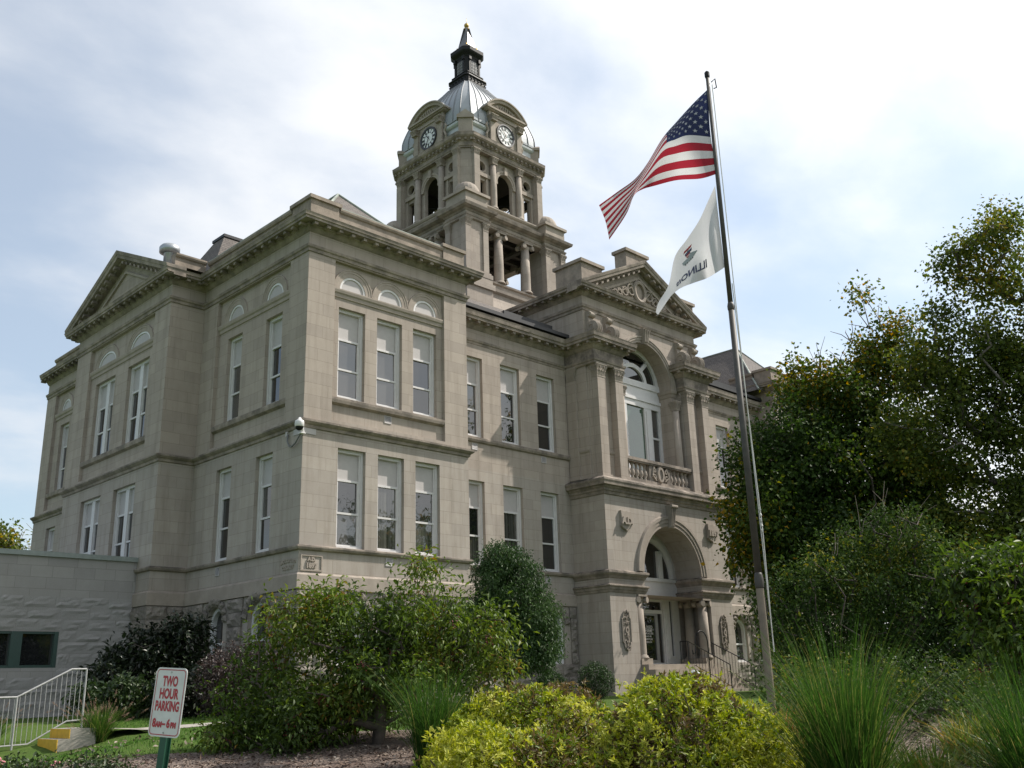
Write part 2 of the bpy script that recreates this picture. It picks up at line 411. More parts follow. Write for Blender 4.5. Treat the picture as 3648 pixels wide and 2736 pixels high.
def npmesh(name, v, faces4=None, faces3=None, mats=(), parent=None, loc=None, tint=None, smooth=False, midx=None):
    me = bpy.data.meshes.new(name)
    v = np.asarray(v, np.float32); me.vertices.add(len(v)); me.vertices.foreach_set('co', v.ravel())
    idx, start, tot, o = [], [], [], 0
    if faces4 is not None and len(faces4):
        f = np.asarray(faces4, np.int32); idx.append(f.ravel()); start.append(np.arange(len(f))*4); tot.append(np.full(len(f), 4)); o = f.size
    if faces3 is not None and len(faces3):
        f = np.asarray(faces3, np.int32); idx.append(f.ravel()); start.append(o+np.arange(len(f))*3); tot.append(np.full(len(f), 3))
    idx = np.concatenate(idx).astype(np.int32); start = np.concatenate(start).astype(np.int32); tot = np.concatenate(tot).astype(np.int32)
    me.loops.add(len(idx)); me.loops.foreach_set('vertex_index', idx)
    me.polygons.add(len(start)); me.polygons.foreach_set('loop_start', start)
    try: me.polygons.foreach_set('loop_total', tot)
    except Exception: pass
    for m in mats: me.materials.append(m)
    if midx is not None: me.polygons.foreach_set('material_index', np.asarray(midx, np.int32))
    if smooth: me.polygons.foreach_set('use_smooth', np.ones(len(start), bool))
    if tint is not None:
        a = me.attributes.new('tint', 'FLOAT', 'POINT'); a.data.foreach_set('value', np.asarray(tint, np.float32))
    me.update(calc_edges=True); me.validate()
    return link(bpy.data.objects.new(name, me), parent, loc)
def text_geo(body, size, ext=0.0, bold=0.0, line=1.0):
    cu = bpy.data.curves.new('lettering', 'FONT'); cu.body = body; cu.size = size; cu.extrude = ext; cu.offset = bold
    cu.align_x = 'CENTER'; cu.align_y = 'CENTER'; cu.space_line = line; cu.resolution_u = 3
    ob = bpy.data.objects.new('lettering', cu); COL.objects.link(ob)
    dg = bpy.context.evaluated_depsgraph_get(); me = bpy.data.meshes.new_from_object(ob.evaluated_get(dg))
    v = [tuple(x.co) for x in me.vertices]; f = [tuple(p.vertices) for p in me.polygons]
    bpy.data.objects.remove(ob); bpy.data.curves.remove(cu); bpy.data.meshes.remove(me)
    return v, f
def PF(y0): return lambda u, z, d: (u, y0+d, z)          # faces -Y
def PL(x0): return lambda u, z, d: (x0+d, u, z)          # faces -X
def PRt(x0): return lambda u, z, d: (x0-d, u, z)         # faces +X
def PB(y0): return lambda u, z, d: (u, y0-d, z)          # faces +Y

# ------------------------------------------------------------------ ground heights
GX, GY = 0.7092, 0.7050          # horizontal viewing direction: the plot rises from the street to the courthouse
def ground(x, y):
    t = (x-CAM[0])*GX + (y-CAM[1])*GY
    z = float(np.interp(t, [-1e4, 7.5, 10, 13, 17, 24, 34, 1e4], [0, 0, 0.22, 0.56, 0.86, 1.06, 1.15, 1.15]))
    s = (x-CAM[0])*GY - (y-CAM[1])*GX       # the bank falls away on the left, down to the foot of the garden steps
    return z - .34*float(np.interp(s, [-8.6, -6.4], [1, 0]))*float(np.interp(t, [9, 13, 19.0, 20.6], [0, 1, 1, 0]))
GZ = 1.15

# ------------------------------------------------------------------ courthouse
CH = thing('courthouse', (16.885, 10.6, GZ), 'three storey limestone courthouse with clock tower, silver dome and pedimented entrance', 'courthouse')
XC = 16.885; W1 = 6.525; XR0 = 27.245; XR1 = 33.77; YA, YB, YC = 6.606, 14.59, 21.2; BP = -1.25; RQ = 1.124
mx = lambda x: 2*XC-x
FW = [(1.244, 2.266), (2.738, 3.764), (4.231, 5.247)]           # pavilion windows
LW = [(1.60, 2.572), (4.057, 5.013)]                             # left corner windows
BW = [(8.255, 9.988), (11.079, 12.834)]                          # paired windows of the gabled bay
QW = [(7.30, 8.314), (9.241, 10.253), (11.207, 12.207)]          # recessed wall
ZL0, ZL1, ZU0, ZU1 = 5.595, 8.575, 10.20, 13.15
wall = MB()
def pavilion(P, a, b, wins, panel, arches, basement, rdep=0.26):
    holes = [(u0, u1, ZL0, ZL1) for u0, u1 in wins] + basement + [(panel[0], panel[1], 9.40, 14.62)]
    wall.facade(P, a, b, GZ-0.3, 15.5, holes, 0.13)
    P2 = lambda u, z, d: P(u, z, d+0.13)
    wall.facade(P2, panel[0], panel[1], 9.40, 14.62, [(u0, u1, ZU0, ZU1) for u0, u1 in wins] + arches, rdep)
    for u0, u1 in wins:    # deep reveals of the lower windows
        for q in (0, 1):
            u = (u0, u1)[q]; wall.quad(P(u, ZL0, .13), P(u, ZL1, .13), P(u, ZL1, .3), P(u, ZL0, .3))
        for z in (ZL0, ZL1): wall.quad(P(u0, z, .13), P(u1, z, .13), P(u1, z, .3), P(u0, z, .3))
    for h in basement:
        ua, ub, za, zb = h[:4]
        for u in (ua, ub): wall.quad(P(u, za, .13), P(u, zb, .13), P(u, zb, .35), P(u, za, .35))
lun = lambda u0, u1, r: ((u0+u1)/2-r, (u0+u1)/2+r, 13.74, 13.76, 'arch', r)
base_w = lambda u0, u1: ((u0+u1)/2-0.5, (u0+u1)/2+0.5, 2.3, 3.68, 'arch', 0.5)
pF = PF(0.0); pL = PL(0.0); pB = PL(BP)
pavilion(pF, 0, W1, FW, (0.985, 5.50), [lun(*w, 0.5) for w in FW], [base_w(*w) for w in FW])
pavilion(pF, XR0, XR1, [(mx(b), mx(a)) for a, b in FW], (mx(5.50), mx(0.985)), [lun(mx(w[1]), mx(w[0]), 0.5) for w in FW], [])
pavilion(pL, 0, YA, LW, (1.03, 5.60), [lun(*w, 0.5) for w in LW], [base_w(*w) for w in LW])
LF = [(YC-b, YC-a) for a, b in LW]
pavilion(pL, YB, YC, LF, (YC-5.60, YC-1.03), [lun(*w, 0.5) for w in LF], [])
bayarch = [((a+b)/2-0.82, (a+b)/2+0.82, 13.70, 13.72, 'arch', 0.55) for a, b in BW]
pavilion(pB, YA, YB, BW, (7.80, 13.30), bayarch, [])
wall.facade(PF(YA), BP, 0, GZ-.3, 15.5); wall.facade(PB(YB), BP, 0, GZ-.3, 15.5)
# recessed walls left and right of the entrance, wing flanks, back
for sgn in (0, 1):
    q = QW if not sgn else [(mx(b), mx(a)) for a, b in QW]
    u0, u1 = (W1, 12.9) if not sgn else (20.87, XR0)
    wall.facade(PF(RQ), u0, u1, GZ-.3, 14.55, [(a, b, z0, z1) for a, b in q for z0, z1 in ((ZL0, ZL1), (ZU0-.02, 13.2))] + [base_w(*w) for w in q], 0.3)
wall.facade(PRt(W1), 0, YC, GZ-.3, 15.5); wall.facade(PL(XR0), 0, YC, GZ-.3, 15.5)
wall.facade(PRt(XR1), 0, YC, GZ-.3, 15.5); wall.facade(PB(YC), 0, XR1, GZ-.3, 15.5)
WALL = wall.build('wall', STONE, CH)

# --- windows: frame, infill panel over the transom, two panes
PANE = random.Random(4)
def window(P, u0, u1, z0, z1, zt, zm, g1, g2, d=0.0, double=False, name='window'):
    f = MB()
    f.pbox(P, u0, u0+.085, z0, z1, d+.13, d+.27); f.pbox(P, u1-.085, u1, z0, z1, d+.13, d+.27)
    f.pbox(P, u0+.085, u1-.085, z1-.10, z1, d+.13, d+.27); f.pbox(P, u0+.085, u1-.085, z0, z0+.07, d+.10, d+.27)
    f.pbox(P, u0+.085, u0+.125, z0+.07, z1-.10, d+.17, d+.26); f.pbox(P, u1-.125, u1-.085, z0+.07, z1-.10, d+.17, d+.26)
    spans = [(u0+.125, u1-.125)]
    if double:
        c = (u0+u1)/2; f.pbox(P, c-.13, c+.13, z0+.07, z1-.10, d+.14, d+.26); spans = [(u0+.125, c-.13), (c+.13, u1-.125)]
    for a, b in spans:
        f.pbox(P, a, b, zt-.035, zt+.03, d+.18, d+.26); f.pbox(P, a, b, zm-.035, zm+.025, d+.17, d+.26); f.pbox(P, a, b, z0+.07, z0+.12, d+.18, d+.26)
        for q in (a, b-.035): f.pbox(P, q, q+.035, z0+.12, zt-.035, d+.19, d+.26)
    w = f.build(name, FRAME, CH)
    for a, b in spans:
        p = MB(); p.pbox(P, a, b, zt+.03, z1-.10, d+.225, d+.25); p.build('infill_panel', PANEL, w)
        # each sash hangs a little out of true, so every pane mirrors its own piece of sky
        for za_, zb_, dd, g in ((zm, zt, .235, g1), (z0+.07, zm, .22, g2)):
            e1_, e2_ = PANE.uniform(-.012, .012), PANE.uniform(-.012, .012)
            p = MB(); p.quad(P(a, za_, d+dd+e1_), P(b, za_, d+dd-e1_), P(b, zb_, d+dd-e1_+e2_), P(a, zb_, d+dd+e1_+e2_)); p.build('pane', g, w)
    return w
def lunette(P, cu, z, rx, rz, d=0.13):
    f = MB(); f.ring(P, cu, z+.02, rx, rz, [(-.07, d+.005), (0, d+.005), (0, d+.2), (-.07, d+.2), (-.07, d+.005)])
    f.pbox(P, cu-rx+.06, cu+rx-.06, z+.0, z+.04, d+.05, d+.25)
    w = f.build('lunette_window', WHITE, CH)
    p = MB(); p.disc(P, cu, z+.02, rx-.06, rz-.06, d+.035); p.build('infill_panel', PANEL, w)
def arched(P, cu, z0=2.3, zs=3.68, r=0.5, d=0.1):
    f = MB(); f.ring(P, cu, zs, r, r, [(-.11, d), (0, d), (0, d+.22), (-.11, d+.22), (-.11, d)])
    for q in (cu-r, cu+r-.11): f.pbox(P, q, q+.11, z0, zs, d, d+.22)
    f.pbox(P, cu-r+.11, cu+r-.11, z0, z0+.1, d-.03, d+.22); f.pbox(P, cu-r+.11, cu+r-.11, 3.05, 3.12, d+.08, d+.2)
    w = f.build('arched_window', WHITE, CH)
    p = MB(); p.disc(P, cu, zs, r-.1, r-.1, d+.15, zb=z0+.1); p.build('pane', G_DARK, w)
ZT_U, ZM_U, ZT_L, ZM_L = 12.15, 11.17, 7.64, 6.65
gl = [(G_MID, G_MID), (G_MID, G_MID), (G_DARK, G_DARK)]; gl2 = [(G_DARK, G_MID), (G_BLIND, G_BLIND), (G_DARK, G_BLIND)]
for i, (a, b) in enumerate(FW):
    window(pF, a, b, ZU0, ZU1, ZT_U, ZM_U, *gl[i], d=.13); window(pF, a, b, ZL0, ZL1, ZT_L, ZM_L, *gl2[i]); lunette(pF, (a+b)/2, 13.74, .5, .5)
    arched(pF, (a+b)/2, d=.13)
    a, b = mx(b), mx(a)
    window(pF, a, b, ZU0, ZU1, ZT_U, ZM_U, G_DARK, G_DARK, d=.13); window(pF, a, b, ZL0, ZL1, ZT_L, ZM_L, G_DARK, G_DARK); lunette(pF, (a+b)/2, 13.74, .5, .5)
for i, (a, b) in enumerate(LW):
    window(pL, a, b, ZU0, ZU1, ZT_U, ZM_U, *((G_DARK, G_DARK), (G_MID, G_MID))[i], d=.13); window(pL, a, b, ZL0, ZL1, ZT_L, ZM_L, *((G_MID, G_DARK), (G_DARK, G_DARK))[i]); lunette(pL, (a+b)/2, 13.74, .5, .5)
    arched(pL, (a+b)/2, d=.13)
for i, (a, b) in enumerate(LF):
    window(pL, a, b, ZU0, ZU1, ZT_U, ZM_U, G_DARK, G_DARK, d=.13); window(pL, a, b, ZL0, ZL1, ZT_L, ZM_L, G_DARK, G_DARK); lunette(pL, (a+b)/2, 13.74, .5, .5)
for i, (a, b) in enumerate(BW):
    window(pB, a, b, ZU0, ZU1, ZT_U, ZM_U, G_DARK, G_DARK, d=.13, double=True, name='paired_window')
    window(pB, a, b, ZL0, ZL1, ZT_L, ZM_L, G_DARK, G_DARK, double=True, name='paired_window')
    lunette(pB, (a+b)/2, 13.70, .82, .55)
pQ = PF(RQ)
gq = [(G_MID, G_DARK), (G_DARK, G_DARK), (G_DARK, G_DARK)]; gq2 = [(G_DARK, G_BLIND), (G_BLIND, G_BLIND), (G_DARK, G_DARK)]
for i, (a, b) in enumerate(QW):
    window(pQ, a, b, ZU0-.02, 13.2, 12.2, 11.22, *gq[i]); window(pQ, a, b, ZL0, ZL1, ZT_L, ZM_L, *gq2[i]); arched(pQ, (a+b)/2)
    a, b = mx(b), mx(a)
    window(pQ, a, b, ZU0-.02, 13.2, 12.2, 11.22, G_DARK, G_MID); window(pQ, a, b, ZL0, ZL1, ZT_L, ZM_L, G_DARK, G_DARK); arched(pQ, (a+b)/2)

# --- string courses, imposts, archivolts
wingL = [(0, YC), (0, YB), (BP, YB), (BP, YA), (0, YA), (0, 0), (W1, 0), (W1, RQ)]
wingR = [(XR0, RQ), (XR0, 0), (XR1, 0), (XR1, YC)]
belt1 = [(-.02, 5.40), (0, 5.43), (.08, 5.46), (.11, 5.52), (.11, 5.56), (-.02, 5.60)]
belt2 = [(-.02, 8.97), (0, 9.0), (.045, 9.02), (.06, 9.10), (.12, 9.14), (.17, 9.19), (.17, 9.24), (-.02, 9.29)]
wtab = [(-.02, 4.82), (.03, 4.80), (.08, 4.75), (.08, 4.36), (-.02, 4.34)]
bc = MB()
bc.sweep(wingL[:-1]+[(W1, RQ), (12.9, RQ)], belt1); bc.cut(); bc.sweep([(20.87, RQ), (XR0, RQ), (XR0, 0), (XR1, 0), (XR1, YC)], belt1)
bc.cut(); bc.sweep(wingL, belt2); bc.cut(); bc.sweep(wingR, belt2); bc.cut()
sill = [(-.02, 9.93), (0, 9.95), (.07, 9.98), (.1, 10.05), (.1, 10.13), (-.02, 10.18)]
bc.sweep([(W1, RQ), (12.9, RQ)], sill); bc.cut(); bc.sweep([(20.87, RQ), (XR0, RQ)], sill)
sl2 = [(-.02, 9.90), (0, 9.92), (.11, 9.98), (.13, 10.07), (.13, 10.14), (-.02, 10.19)]
panels5 = [[(.99, .13), (5.495, .13)], [(mx(5.495), .13), (mx(.99), .13)], [(.13, 5.59), (.13, 1.04)], [(BP+.13, 13.29), (BP+.13, 7.81)], [(.13, YC-1.04), (.13, YC-5.59)]]
bc.pieces('string_course', LEDGE, CH)
for q in panels5: m_ = MB(); m_.sweep(q, sl2); m_.build('window_sill', LEDGE, CH)
im = MB(); imp = [(-.02, 13.42), (0, 13.44), (.04, 13.46), (.05, 13.56), (.09, 13.6), (.11, 13.68), (.11, 13.72), (-.02, 13.75)]
for q in panels5: im.cut(); im.sweep(q, imp)
im.pieces('impost_band', TRIM, CH)
av = MB(); avp = [(0, .13), (0, .115), (.13, .112), (.135, .10), (.21, .10), (.215, .085), (.25, .085), (.26, .13)]
for a, b in FW: av.ring(pF, (a+b)/2, 13.76, .5, .5, avp); av.cut(); av.ring(pF, mx((a+b)/2), 13.76, .5, .5, avp); av.cut()
for a, b in LW+LF: av.ring(pL, (a+b)/2, 13.76, .5, .5, avp); av.cut()
for a, b in BW: av.ring(pB, (a+b)/2, 13.72, .82, .55, avp); av.cut()
av.pieces('archivolt', TRIM, CH)

# --- main entablature of the wings with brackets, parapets
ent = [(-.02, 14.64), (.04, 14.66), (.05, 14.75), (.09, 14.78), (.11, 14.86), (-.02, 14.90)]
cor = [(-.02, 15.30), (.03, 15.33), (.07, 15.37), (.13, 15.45), (.18, 15.47), (.18, 15.53), (.42, 15.53), (.42, 15.60), (.455, 15.62), (.47, 15.69), (.49, 15.73), (-.05, 15.83)]
def brackets(mb, path, zb, zt, o0, o1, sp=0.45, w=0.13, closed=False):
    pts = [np.array(p, float) for p in path]
    for a, b in zip(pts[:-1], pts[1:]):
        d = b-a; ln = np.linalg.norm(d); d /= ln; n = np.array([d[1], -d[0]]); k = max(1, int(round(ln/sp)))
        for i in range(k+1):
            c = a+d*(ln*i/k)
            q = [c+d*s*w/2+n*o for s, o in ((-1, o0), (1, o0), (1, o1), (-1, o1))]
            mb.add([(p[0], p[1], z) for z in (zb, zt) for p in q], [(0, 1, 2, 3), (4, 7, 6, 5), (0, 4, 5, 1), (1, 5, 6, 2), (2, 6, 7, 3), (3, 7, 4, 0)])
co = MB()
pathL = [(0, YC), (0, YB), (BP, YB), (BP, YA), (0, YA), (0, 0), (W1, 0), (W1, 2.6)]
pathR = [(XR0, 2.6), (XR0, 0), (XR1, 0), (XR1, YC)]
for pth in (pathL, pathR):
    co.sweep(pth, ent); co.sweep(pth, cor); brackets(co, pth, 15.43, 15.526, .16, .37); co.cut()
co.pieces('cornice', LEDGE, CH)
pa = MB()
def parapet(mb, path, ztop=16.5, zb=15.78, th=.3):
    mb.cut()
    mb.sweep(path, [(-th, zb), (-.02, zb), (-.02, ztop-.14), (.03, ztop-.12), (.06, ztop-.06), (.06, ztop), (-th-.05, ztop+.02), (-th-.05, ztop-.1), (-th, ztop-.1), (-th, zb)])
def pedestal(mb, x0, x1, y0, y1, zt=16.62, zb=15.775):
    mb.cut()
    mb.box(x0, x1, y0, y1, zb, zt-.12); mb.box(x0-.07, x1+.07, y0-.07, y1+.07, zt-.12, zt)
parapet(pa, [(0.06, YC-.3), (0.06, YB+.35)]); parapet(pa, [(0.06, YA), (0.06, 1.14), ]); parapet(pa, [(1.14, .06), (5.5, .06)], 16.48)
parapet(pa, [(mx(5.5), .06), (mx(1.14), .06)], 16.48); parapet(pa, [(XR0+.06, 2.5), (XR0+.06, 1.1)], 16.55)
parapet(pa, [(-1.19, YA+.06), (-.02, YA+.06)], 16.55)
pedestal(pa, .03, 1.10, .03, 1.10); pedestal(pa, 5.52, 6.49, .03, 1.0); pedestal(pa, mx(6.49), mx(5.52), .03, 1.0); pedestal(pa, mx(1.1), mx(.03), .03, 1.1)
pa.pieces('parapet', stone_mat('parapet_stone', (0.37, 0.31, 0.256), joints=False, dark=0.8), CH)
cp = MB()
cp.box(1.18, 5.44, .03, .40, 16.5, 16.53); cp.cut(); cp.box(.02, .42, 1.18, YA, 16.52, 16.55)
cp.pieces('parapet_coping', COPPER, CH)

# --- gable of the side bay
def pediment(mb, P, uc, half, zb, slope, dfront, dback, th=.30):
    # two raking cornices meeting at the apex; P(u,z,d); dfront<0 projects
    za = zb+half*slope
    prof = [(0, dback), (0, dfront+.16), (-.07, dfront+.14), (-.07, dfront+.05), (-.1, dfront+.03), (-.16, dfront), (-.30, dfront+.0)]
    c = math.sqrt(1+slope*slope)
    for sg in (-1, 1):
        A = [(uc+sg*half, zb), (uc, za)]
        vs = []
        steps = [(0, dback), (0, dfront+.30), (.06, dfront+.28), (.07, dfront+.08), (.18, dfront+.06), (.2, dfront+.03), (.30, dfront), (.33, dfront), (.33, dback)]
        for (u, z) in A:
            for h, d in steps: vs.append(P(u, z+(h-.33)*c*1.0, d))
        m = len(steps)
        mb.add(vs, [(i, i+1, m+i+1, m+i) for i in range(m-1)] + [(m-1, 0, m, 2*m-1), tuple(range(m)), tuple(range(m, 2*m))])
        n = int(half/.36)
        for i in range(1, n):   # dentil blocks under the rake
            t = i/n; u = A[0][0]+(A[1][0]-A[0][0])*t; z = zb+(za-zb)*t-.33*c
            w = .07
            mb.add([P(u+s*w, z+sg*-1*s*w*slope*1.0+h, d) for s in (-1, 1) for h in (-.02, -.11) for d in (dfront+.12, dfront+.34)],
                   [(0, 1, 3, 2), (4, 6, 7, 5), (0, 4, 5, 1), (2, 3, 7, 6), (0, 2, 6, 4), (1, 5, 7, 3)])
pd = MB()
yc = (YA+YB)/2
pediment(pd, pB, yc, 4.45, 15.86, .452, -.49, .25)
pd.build('bay_pediment', LEDGE, CH)
ty = MB()
ty.add([pB(YA-.3, 15.75, .02), pB(YB+.3, 15.75, .02), pB(yc, 17.75, .02)], [(0, 1, 2)])
def tri_frame(mb, P, uc, half, zb, slope, d0, w=.13):
    o = [(uc-half, zb), (uc+half, zb), (uc, zb+half*slope)]
    k = half*.82; i = [(uc-k, zb+.12), (uc+k, zb+.12), (uc, zb+.12+k*slope)]
    for a in range(3):
        b = (a+1) % 3
        mb.quad(P(*o[a], d0), P(*o[b], d0), P(*i[b], d0), P(*i[a], d0)); mb.quad(P(*i[a], d0), P(*i[b], d0), P(*i[b], .02), P(*i[a], .02)); mb.quad(P(*o[a], d0), P(*o[b], d0), P(*o[b], .02), P(*o[a], .02))
tri_frame(ty, pB, yc, 2.6, 15.95, .452, -.06)
ty.build('bay_tympanum', STONE, CH)

# --- roofs
def hip(name, x0, x1, y0, y1, z0, zr, ins, mat=SHINGLE):
    m = MB(); xc_ = (x0+x1)/2
    a = [(x0, y0, z0), (x1, y0, z0), (x1, y1, z0), (x0, y1, z0)]; r0 = (xc_, y0+ins, zr); r1 = (xc_, y1-ins, zr)
    m.add(a+[r0, r1], [(0, 1, 4), (1, 2, 5, 4), (2, 3, 5), (3, 0, 4, 5)])
    o = m.build(name, mat, CH)
    h = MB()
    for p, q in ((a[0], r0), (a[1], r0), (a[2], r1), (a[3], r1), (r0, r1)):
        h.tube([(p[0], p[1], p[2]+.02), (q[0], q[1], q[2]+.02)], .05, 6)
    h.build('ridge_cap', COPPER, o)
    return o
hip('wing_roof', .35, 6.17, .35, YC-.35, 15.9, 19.05, 2.95); hip('wing_roof', XR0-.75, XR1-.35, .35, YC-.35, 15.35, 19.10, 3.15)
mr = MB()
e0, ez, sl = RQ-.42, 14.93, .60
mr.add([(W1-.02, e0, ez), (XR0+.02, e0, ez), (XR0+.02, 10.6, ez+sl*(10.6-e0)), (W1-.02, 10.6, ez+sl*(10.6-e0)), (XR0, YC+.4, ez), (W1, YC+.4, ez)], [(0, 1, 2, 3), (3, 2, 4, 5)])
mr.build('main_roof', SHINGLE, CH)
br_ = MB()    # roof behind the side gable, running into the wing roof
zt = 15.86+4.45*.452
br_.add([(BP-.45, YA-.45, 15.86), (BP-.45, yc, zt), (BP-.45, YB+.45, 15.86), (3.2, YA-.45, 15.86), (3.2, yc, zt), (3.2, YB+.45, 15.86)], [(0, 1, 4, 3), (1, 2, 5, 4)])
br_.add([(1.2, 8.6, 17.2), (1.2, 12.6, 17.2), (2.45, 10.2, 19.65), (2.45, 11.0, 19.65), (3.9, 8.6, 17.2), (3.9, 12.6, 17.2), (3.2, 10.2, 19.65), (3.2, 11.0, 19.65)],
        [(0, 1, 3, 2), (0, 2, 6, 4), (1, 5, 7, 3), (2, 3, 7, 6)])
br_.build('bay_roof', SHINGLE, CH)
rc = MB(); rc.box(2.38, 3.25, 10.1, 11.1, 19.6, 19.72); rc.build('roof_ridge_cap', GUTTER, CH)
gt = MB()
for x0, x1 in ((W1+.05, 12.75), (21.05, XR0-.05)):
    gt.cut(); gt.box(x0, x1, e0-.05, e0+.12, ez-.01, ez+.13); gt.box(x0+2.9*(x0 < 15), x1-.55, e0+.35, e0+.42, ez+.24, ez+.50)
gt.pieces('roof_gutter', GUTTER, CH)
vh = MB(); vh.lathe((-.35, 9.05, 0), [(.2, 16.5), (.2, 17.55), (.24, 17.6)], 16); vh.lathe((-.35, 9.05, 0), [(.24, 17.58), (.37, 17.62), (.38, 17.82), (.30, 17.92), (.1, 17.97)], 18)
vh.build('roof_vent_hood', plain('galvanised_vent', (0.42, 0.44, 0.46), 0.4, 0.6), CH, smooth=True)

# --- rock-faced basement
def rockface(mb, P, u0, u1, z0, z1, holes=(), seed=1, row=.40, proj=.07, margin=0.0, gap=.012):
    rg = random.Random(seed); nrow = max(1, round((z1-z0)/row)); dz = (z1-z0)/nrow
    for j in range(nrow):
        za, zb = z0+j*dz, z0+(j+1)*dz; zm = (za+zb)/2
        cut = []
        for h in holes:
            if len(h) == 6:
                c, r = (h[0]+h[1])/2, (h[1]-h[0])/2+margin
                if zm < h[3]: 
                    if zb > h[2]: cut.append((c-r, c+r))
                elif za < h[3]+r-.0: 
                    k = max(za-h[3], 0); cut.append((c-math.sqrt(max(r*r-k*k, 0)), c+math.sqrt(max(r*r-k*k, 0))))
            elif h[2] < zb-.01 and h[3] > za+.01: cut.append((h[0]-margin, h[1]+margin))
        segs = [(u0, u1)]
        for a, b in cut:
            segs = [t for s_, e_ in segs for t in ((s_, min(e_, a)), (max(s_, b), e_)) if t[1]-t[0] > .05]
        for s_, e_ in segs:
            u = s_; off = (j % 2)*.35
            while u < e_-1e-4:
                w = rg.uniform(.62, 1.05)-(off if u == s_ else 0)
                if e_-(u+w) < .3: w = e_-u
                a, b = u+gap*.5, min(u+w, e_)-gap*.5
                nu, nz = 6, 4; g = []
                ph = rg.uniform(0, 6.3); tilt = rg.uniform(-.02, .025); amp = rg.uniform(.6, 1.15)
                for iz in range(nz+1):
                    for iu in range(nu+1):
                        e = min(iu, nu-iu, iz, nz-iz)
                        d = 0 if e == 0 else proj*amp*(.55+.45*math.sin(ph+iu*1.1+iz*1.9))+tilt*(iz-2)+rg.uniform(-.016, .028)*min(1, proj/.05)
                        g.append(P(a+(b-a)*iu/nu, za+gap*.5+(dz-gap)*iz/nz, -.055-max(d, 0)))
                for iz in range(nz):
                    for iu in range(nu):
                        k = iz*(nu+1)+iu; mb.quad_i(g, k, k+1, k+nu+2, k+nu+1)
                c4 = [P(a, za+gap*.5, -.055), P(b, za+gap*.5, -.055), P(b, zb-gap*.5, -.055), P(a, zb-gap*.5, -.055)]
                i4 = [P(a, za+gap*.5, 0), P(b, za+gap*.5, 0), P(b, zb-gap*.5, 0), P(a, zb-gap*.5, 0)]
                for q in range(4): mb.quad(c4[q], c4[(q+1) % 4], i4[(q+1) % 4], i4[q])
                u += w
def _qi(s, g, a, b, c, d): s.quad(g[a], g[b], g[c], g[d])
MB.quad_i = _qi
def voussoirs(mb, P, c, zs, r, seed, t=.30):
    rg = random.Random(seed); n = 9
    for k in range(n):
        a0, a1 = PI*k/n+.02, PI*(k+1)/n-.02; g = []
        for i in range(4):
            for j in range(4):
                a = a0+(a1-a0)*i/3; rr = r+.02+(t-.03)*j/3
                e = min(i, 3-i, j, 3-j); d = .05+(0 if e == 0 else .05+rg.uniform(0, .06))
                g.append(P(c+rr*math.cos(a), zs+rr*math.sin(a), -d))
        for i in range(3):
            for j in range(3): k_ = i*4+j; mb.quad(g[k_], g[k_+4], g[k_+5], g[k_+1])
rk = MB()
ba = [base_w(*w) for w in FW]; bl = [base_w(*w) for w in LW]; bq = [base_w(*w) for w in QW]; bqr = [base_w(mx(b), mx(a)) for a, b in QW]
rockface(rk, pF, -.05, W1+.05, GZ-.1, 4.34, ba, 3, margin=.31, gap=.014); rk.cut(); rockface(rk, pL, .0, YA-.06, GZ-.1, 4.34, bl, 4, margin=.31, gap=.014)
rk.cut(); rockface(rk, PF(YA), BP-.06, -.06, GZ-.1, 4.34, (), 5); rk.cut(); rockface(rk, pB, YA+.0, YB, GZ-.1, 4.34, (), 6)
rk.cut(); rockface(rk, pQ, W1+.06, 12.84, GZ-.1, 4.34, bq, 7, margin=.31, gap=.014); rk.cut(); rockface(rk, pQ, 20.93, XR0-.06, GZ-.1, 4.34, bqr, 8, margin=.31, gap=.014)
rk.cut(); rockface(rk, PRt(W1), .0, RQ-.06, GZ-.1, 4.34, (), 9)
rk.pieces('rock_faced_base', ROCK, CH)
vo_ = MB()
for P_, hs in ((pF, ba), (pL, bl), (pQ, bq+bqr)):
    for k, h in enumerate(hs): vo_.cut(); voussoirs(vo_, P_, (h[0]+h[1])/2, 3.68, .5, k)
vo_.pieces('rock_faced_arch', ROCK, CH)
wt = MB(); wt.sweep(wingL+[(12.9, RQ)], wtab); wt.cut(); wt.sweep([(20.87, RQ), (XR0, RQ), (XR0, 0), (XR1, 0), (XR1, YC)], wtab)
wt.pieces('water_table', TRIM, CH)
# small louvred wall vents
def vent(P, u0, u1, z0, z1):
    v = MB(); v.pbox(P, u0, u1, z0, z0+.025, -.02, .01); v.pbox(P, u0, u1, z1-.025, z1, -.02, .01); v.pbox(P, u0, u0+.025, z0+.025, z1-.025, -.02, .01); v.pbox(P, u1-.025, u1, z0+.025, z1-.025, -.02, .01)
    v.k = 1; v.quad(P(u0, z0, -.004), P(u1, z0, -.004), P(u1, z1, -.004), P(u0, z1, -.004)); v.k = 0
    n = 6
    for i in range(n):
        z = z0+.03+(z1-z0-.06)*i/n
        v.add([P(u0+.02, z, -.018), P(u1-.02, z, -.018), P(u1-.02, z+.025, -.006), P(u0+.02, z+.025, -.006)], [(0, 1, 2, 3)])
    v.build('wall_vent', [PANEL, BLACKM], CH)
vent(lambda u, z, d: pF(u, z, d+.13), 3.06, 3.34, 9.66, 9.91); vent(pQ, 7.72, 8.0, 9.68, 9.92); vent(pQ, 11.3, 11.58, 9.68, 9.92)
vent(pF, 3.06, 3.34, 5.16, 5.40); vent(pL, 4.42, 4.68, 5.14, 5.40); vent(pQ, 11.3, 11.58, 5.16, 5.4); vent(pQ, mx(8.0), mx(7.72), 9.68, 9.92)

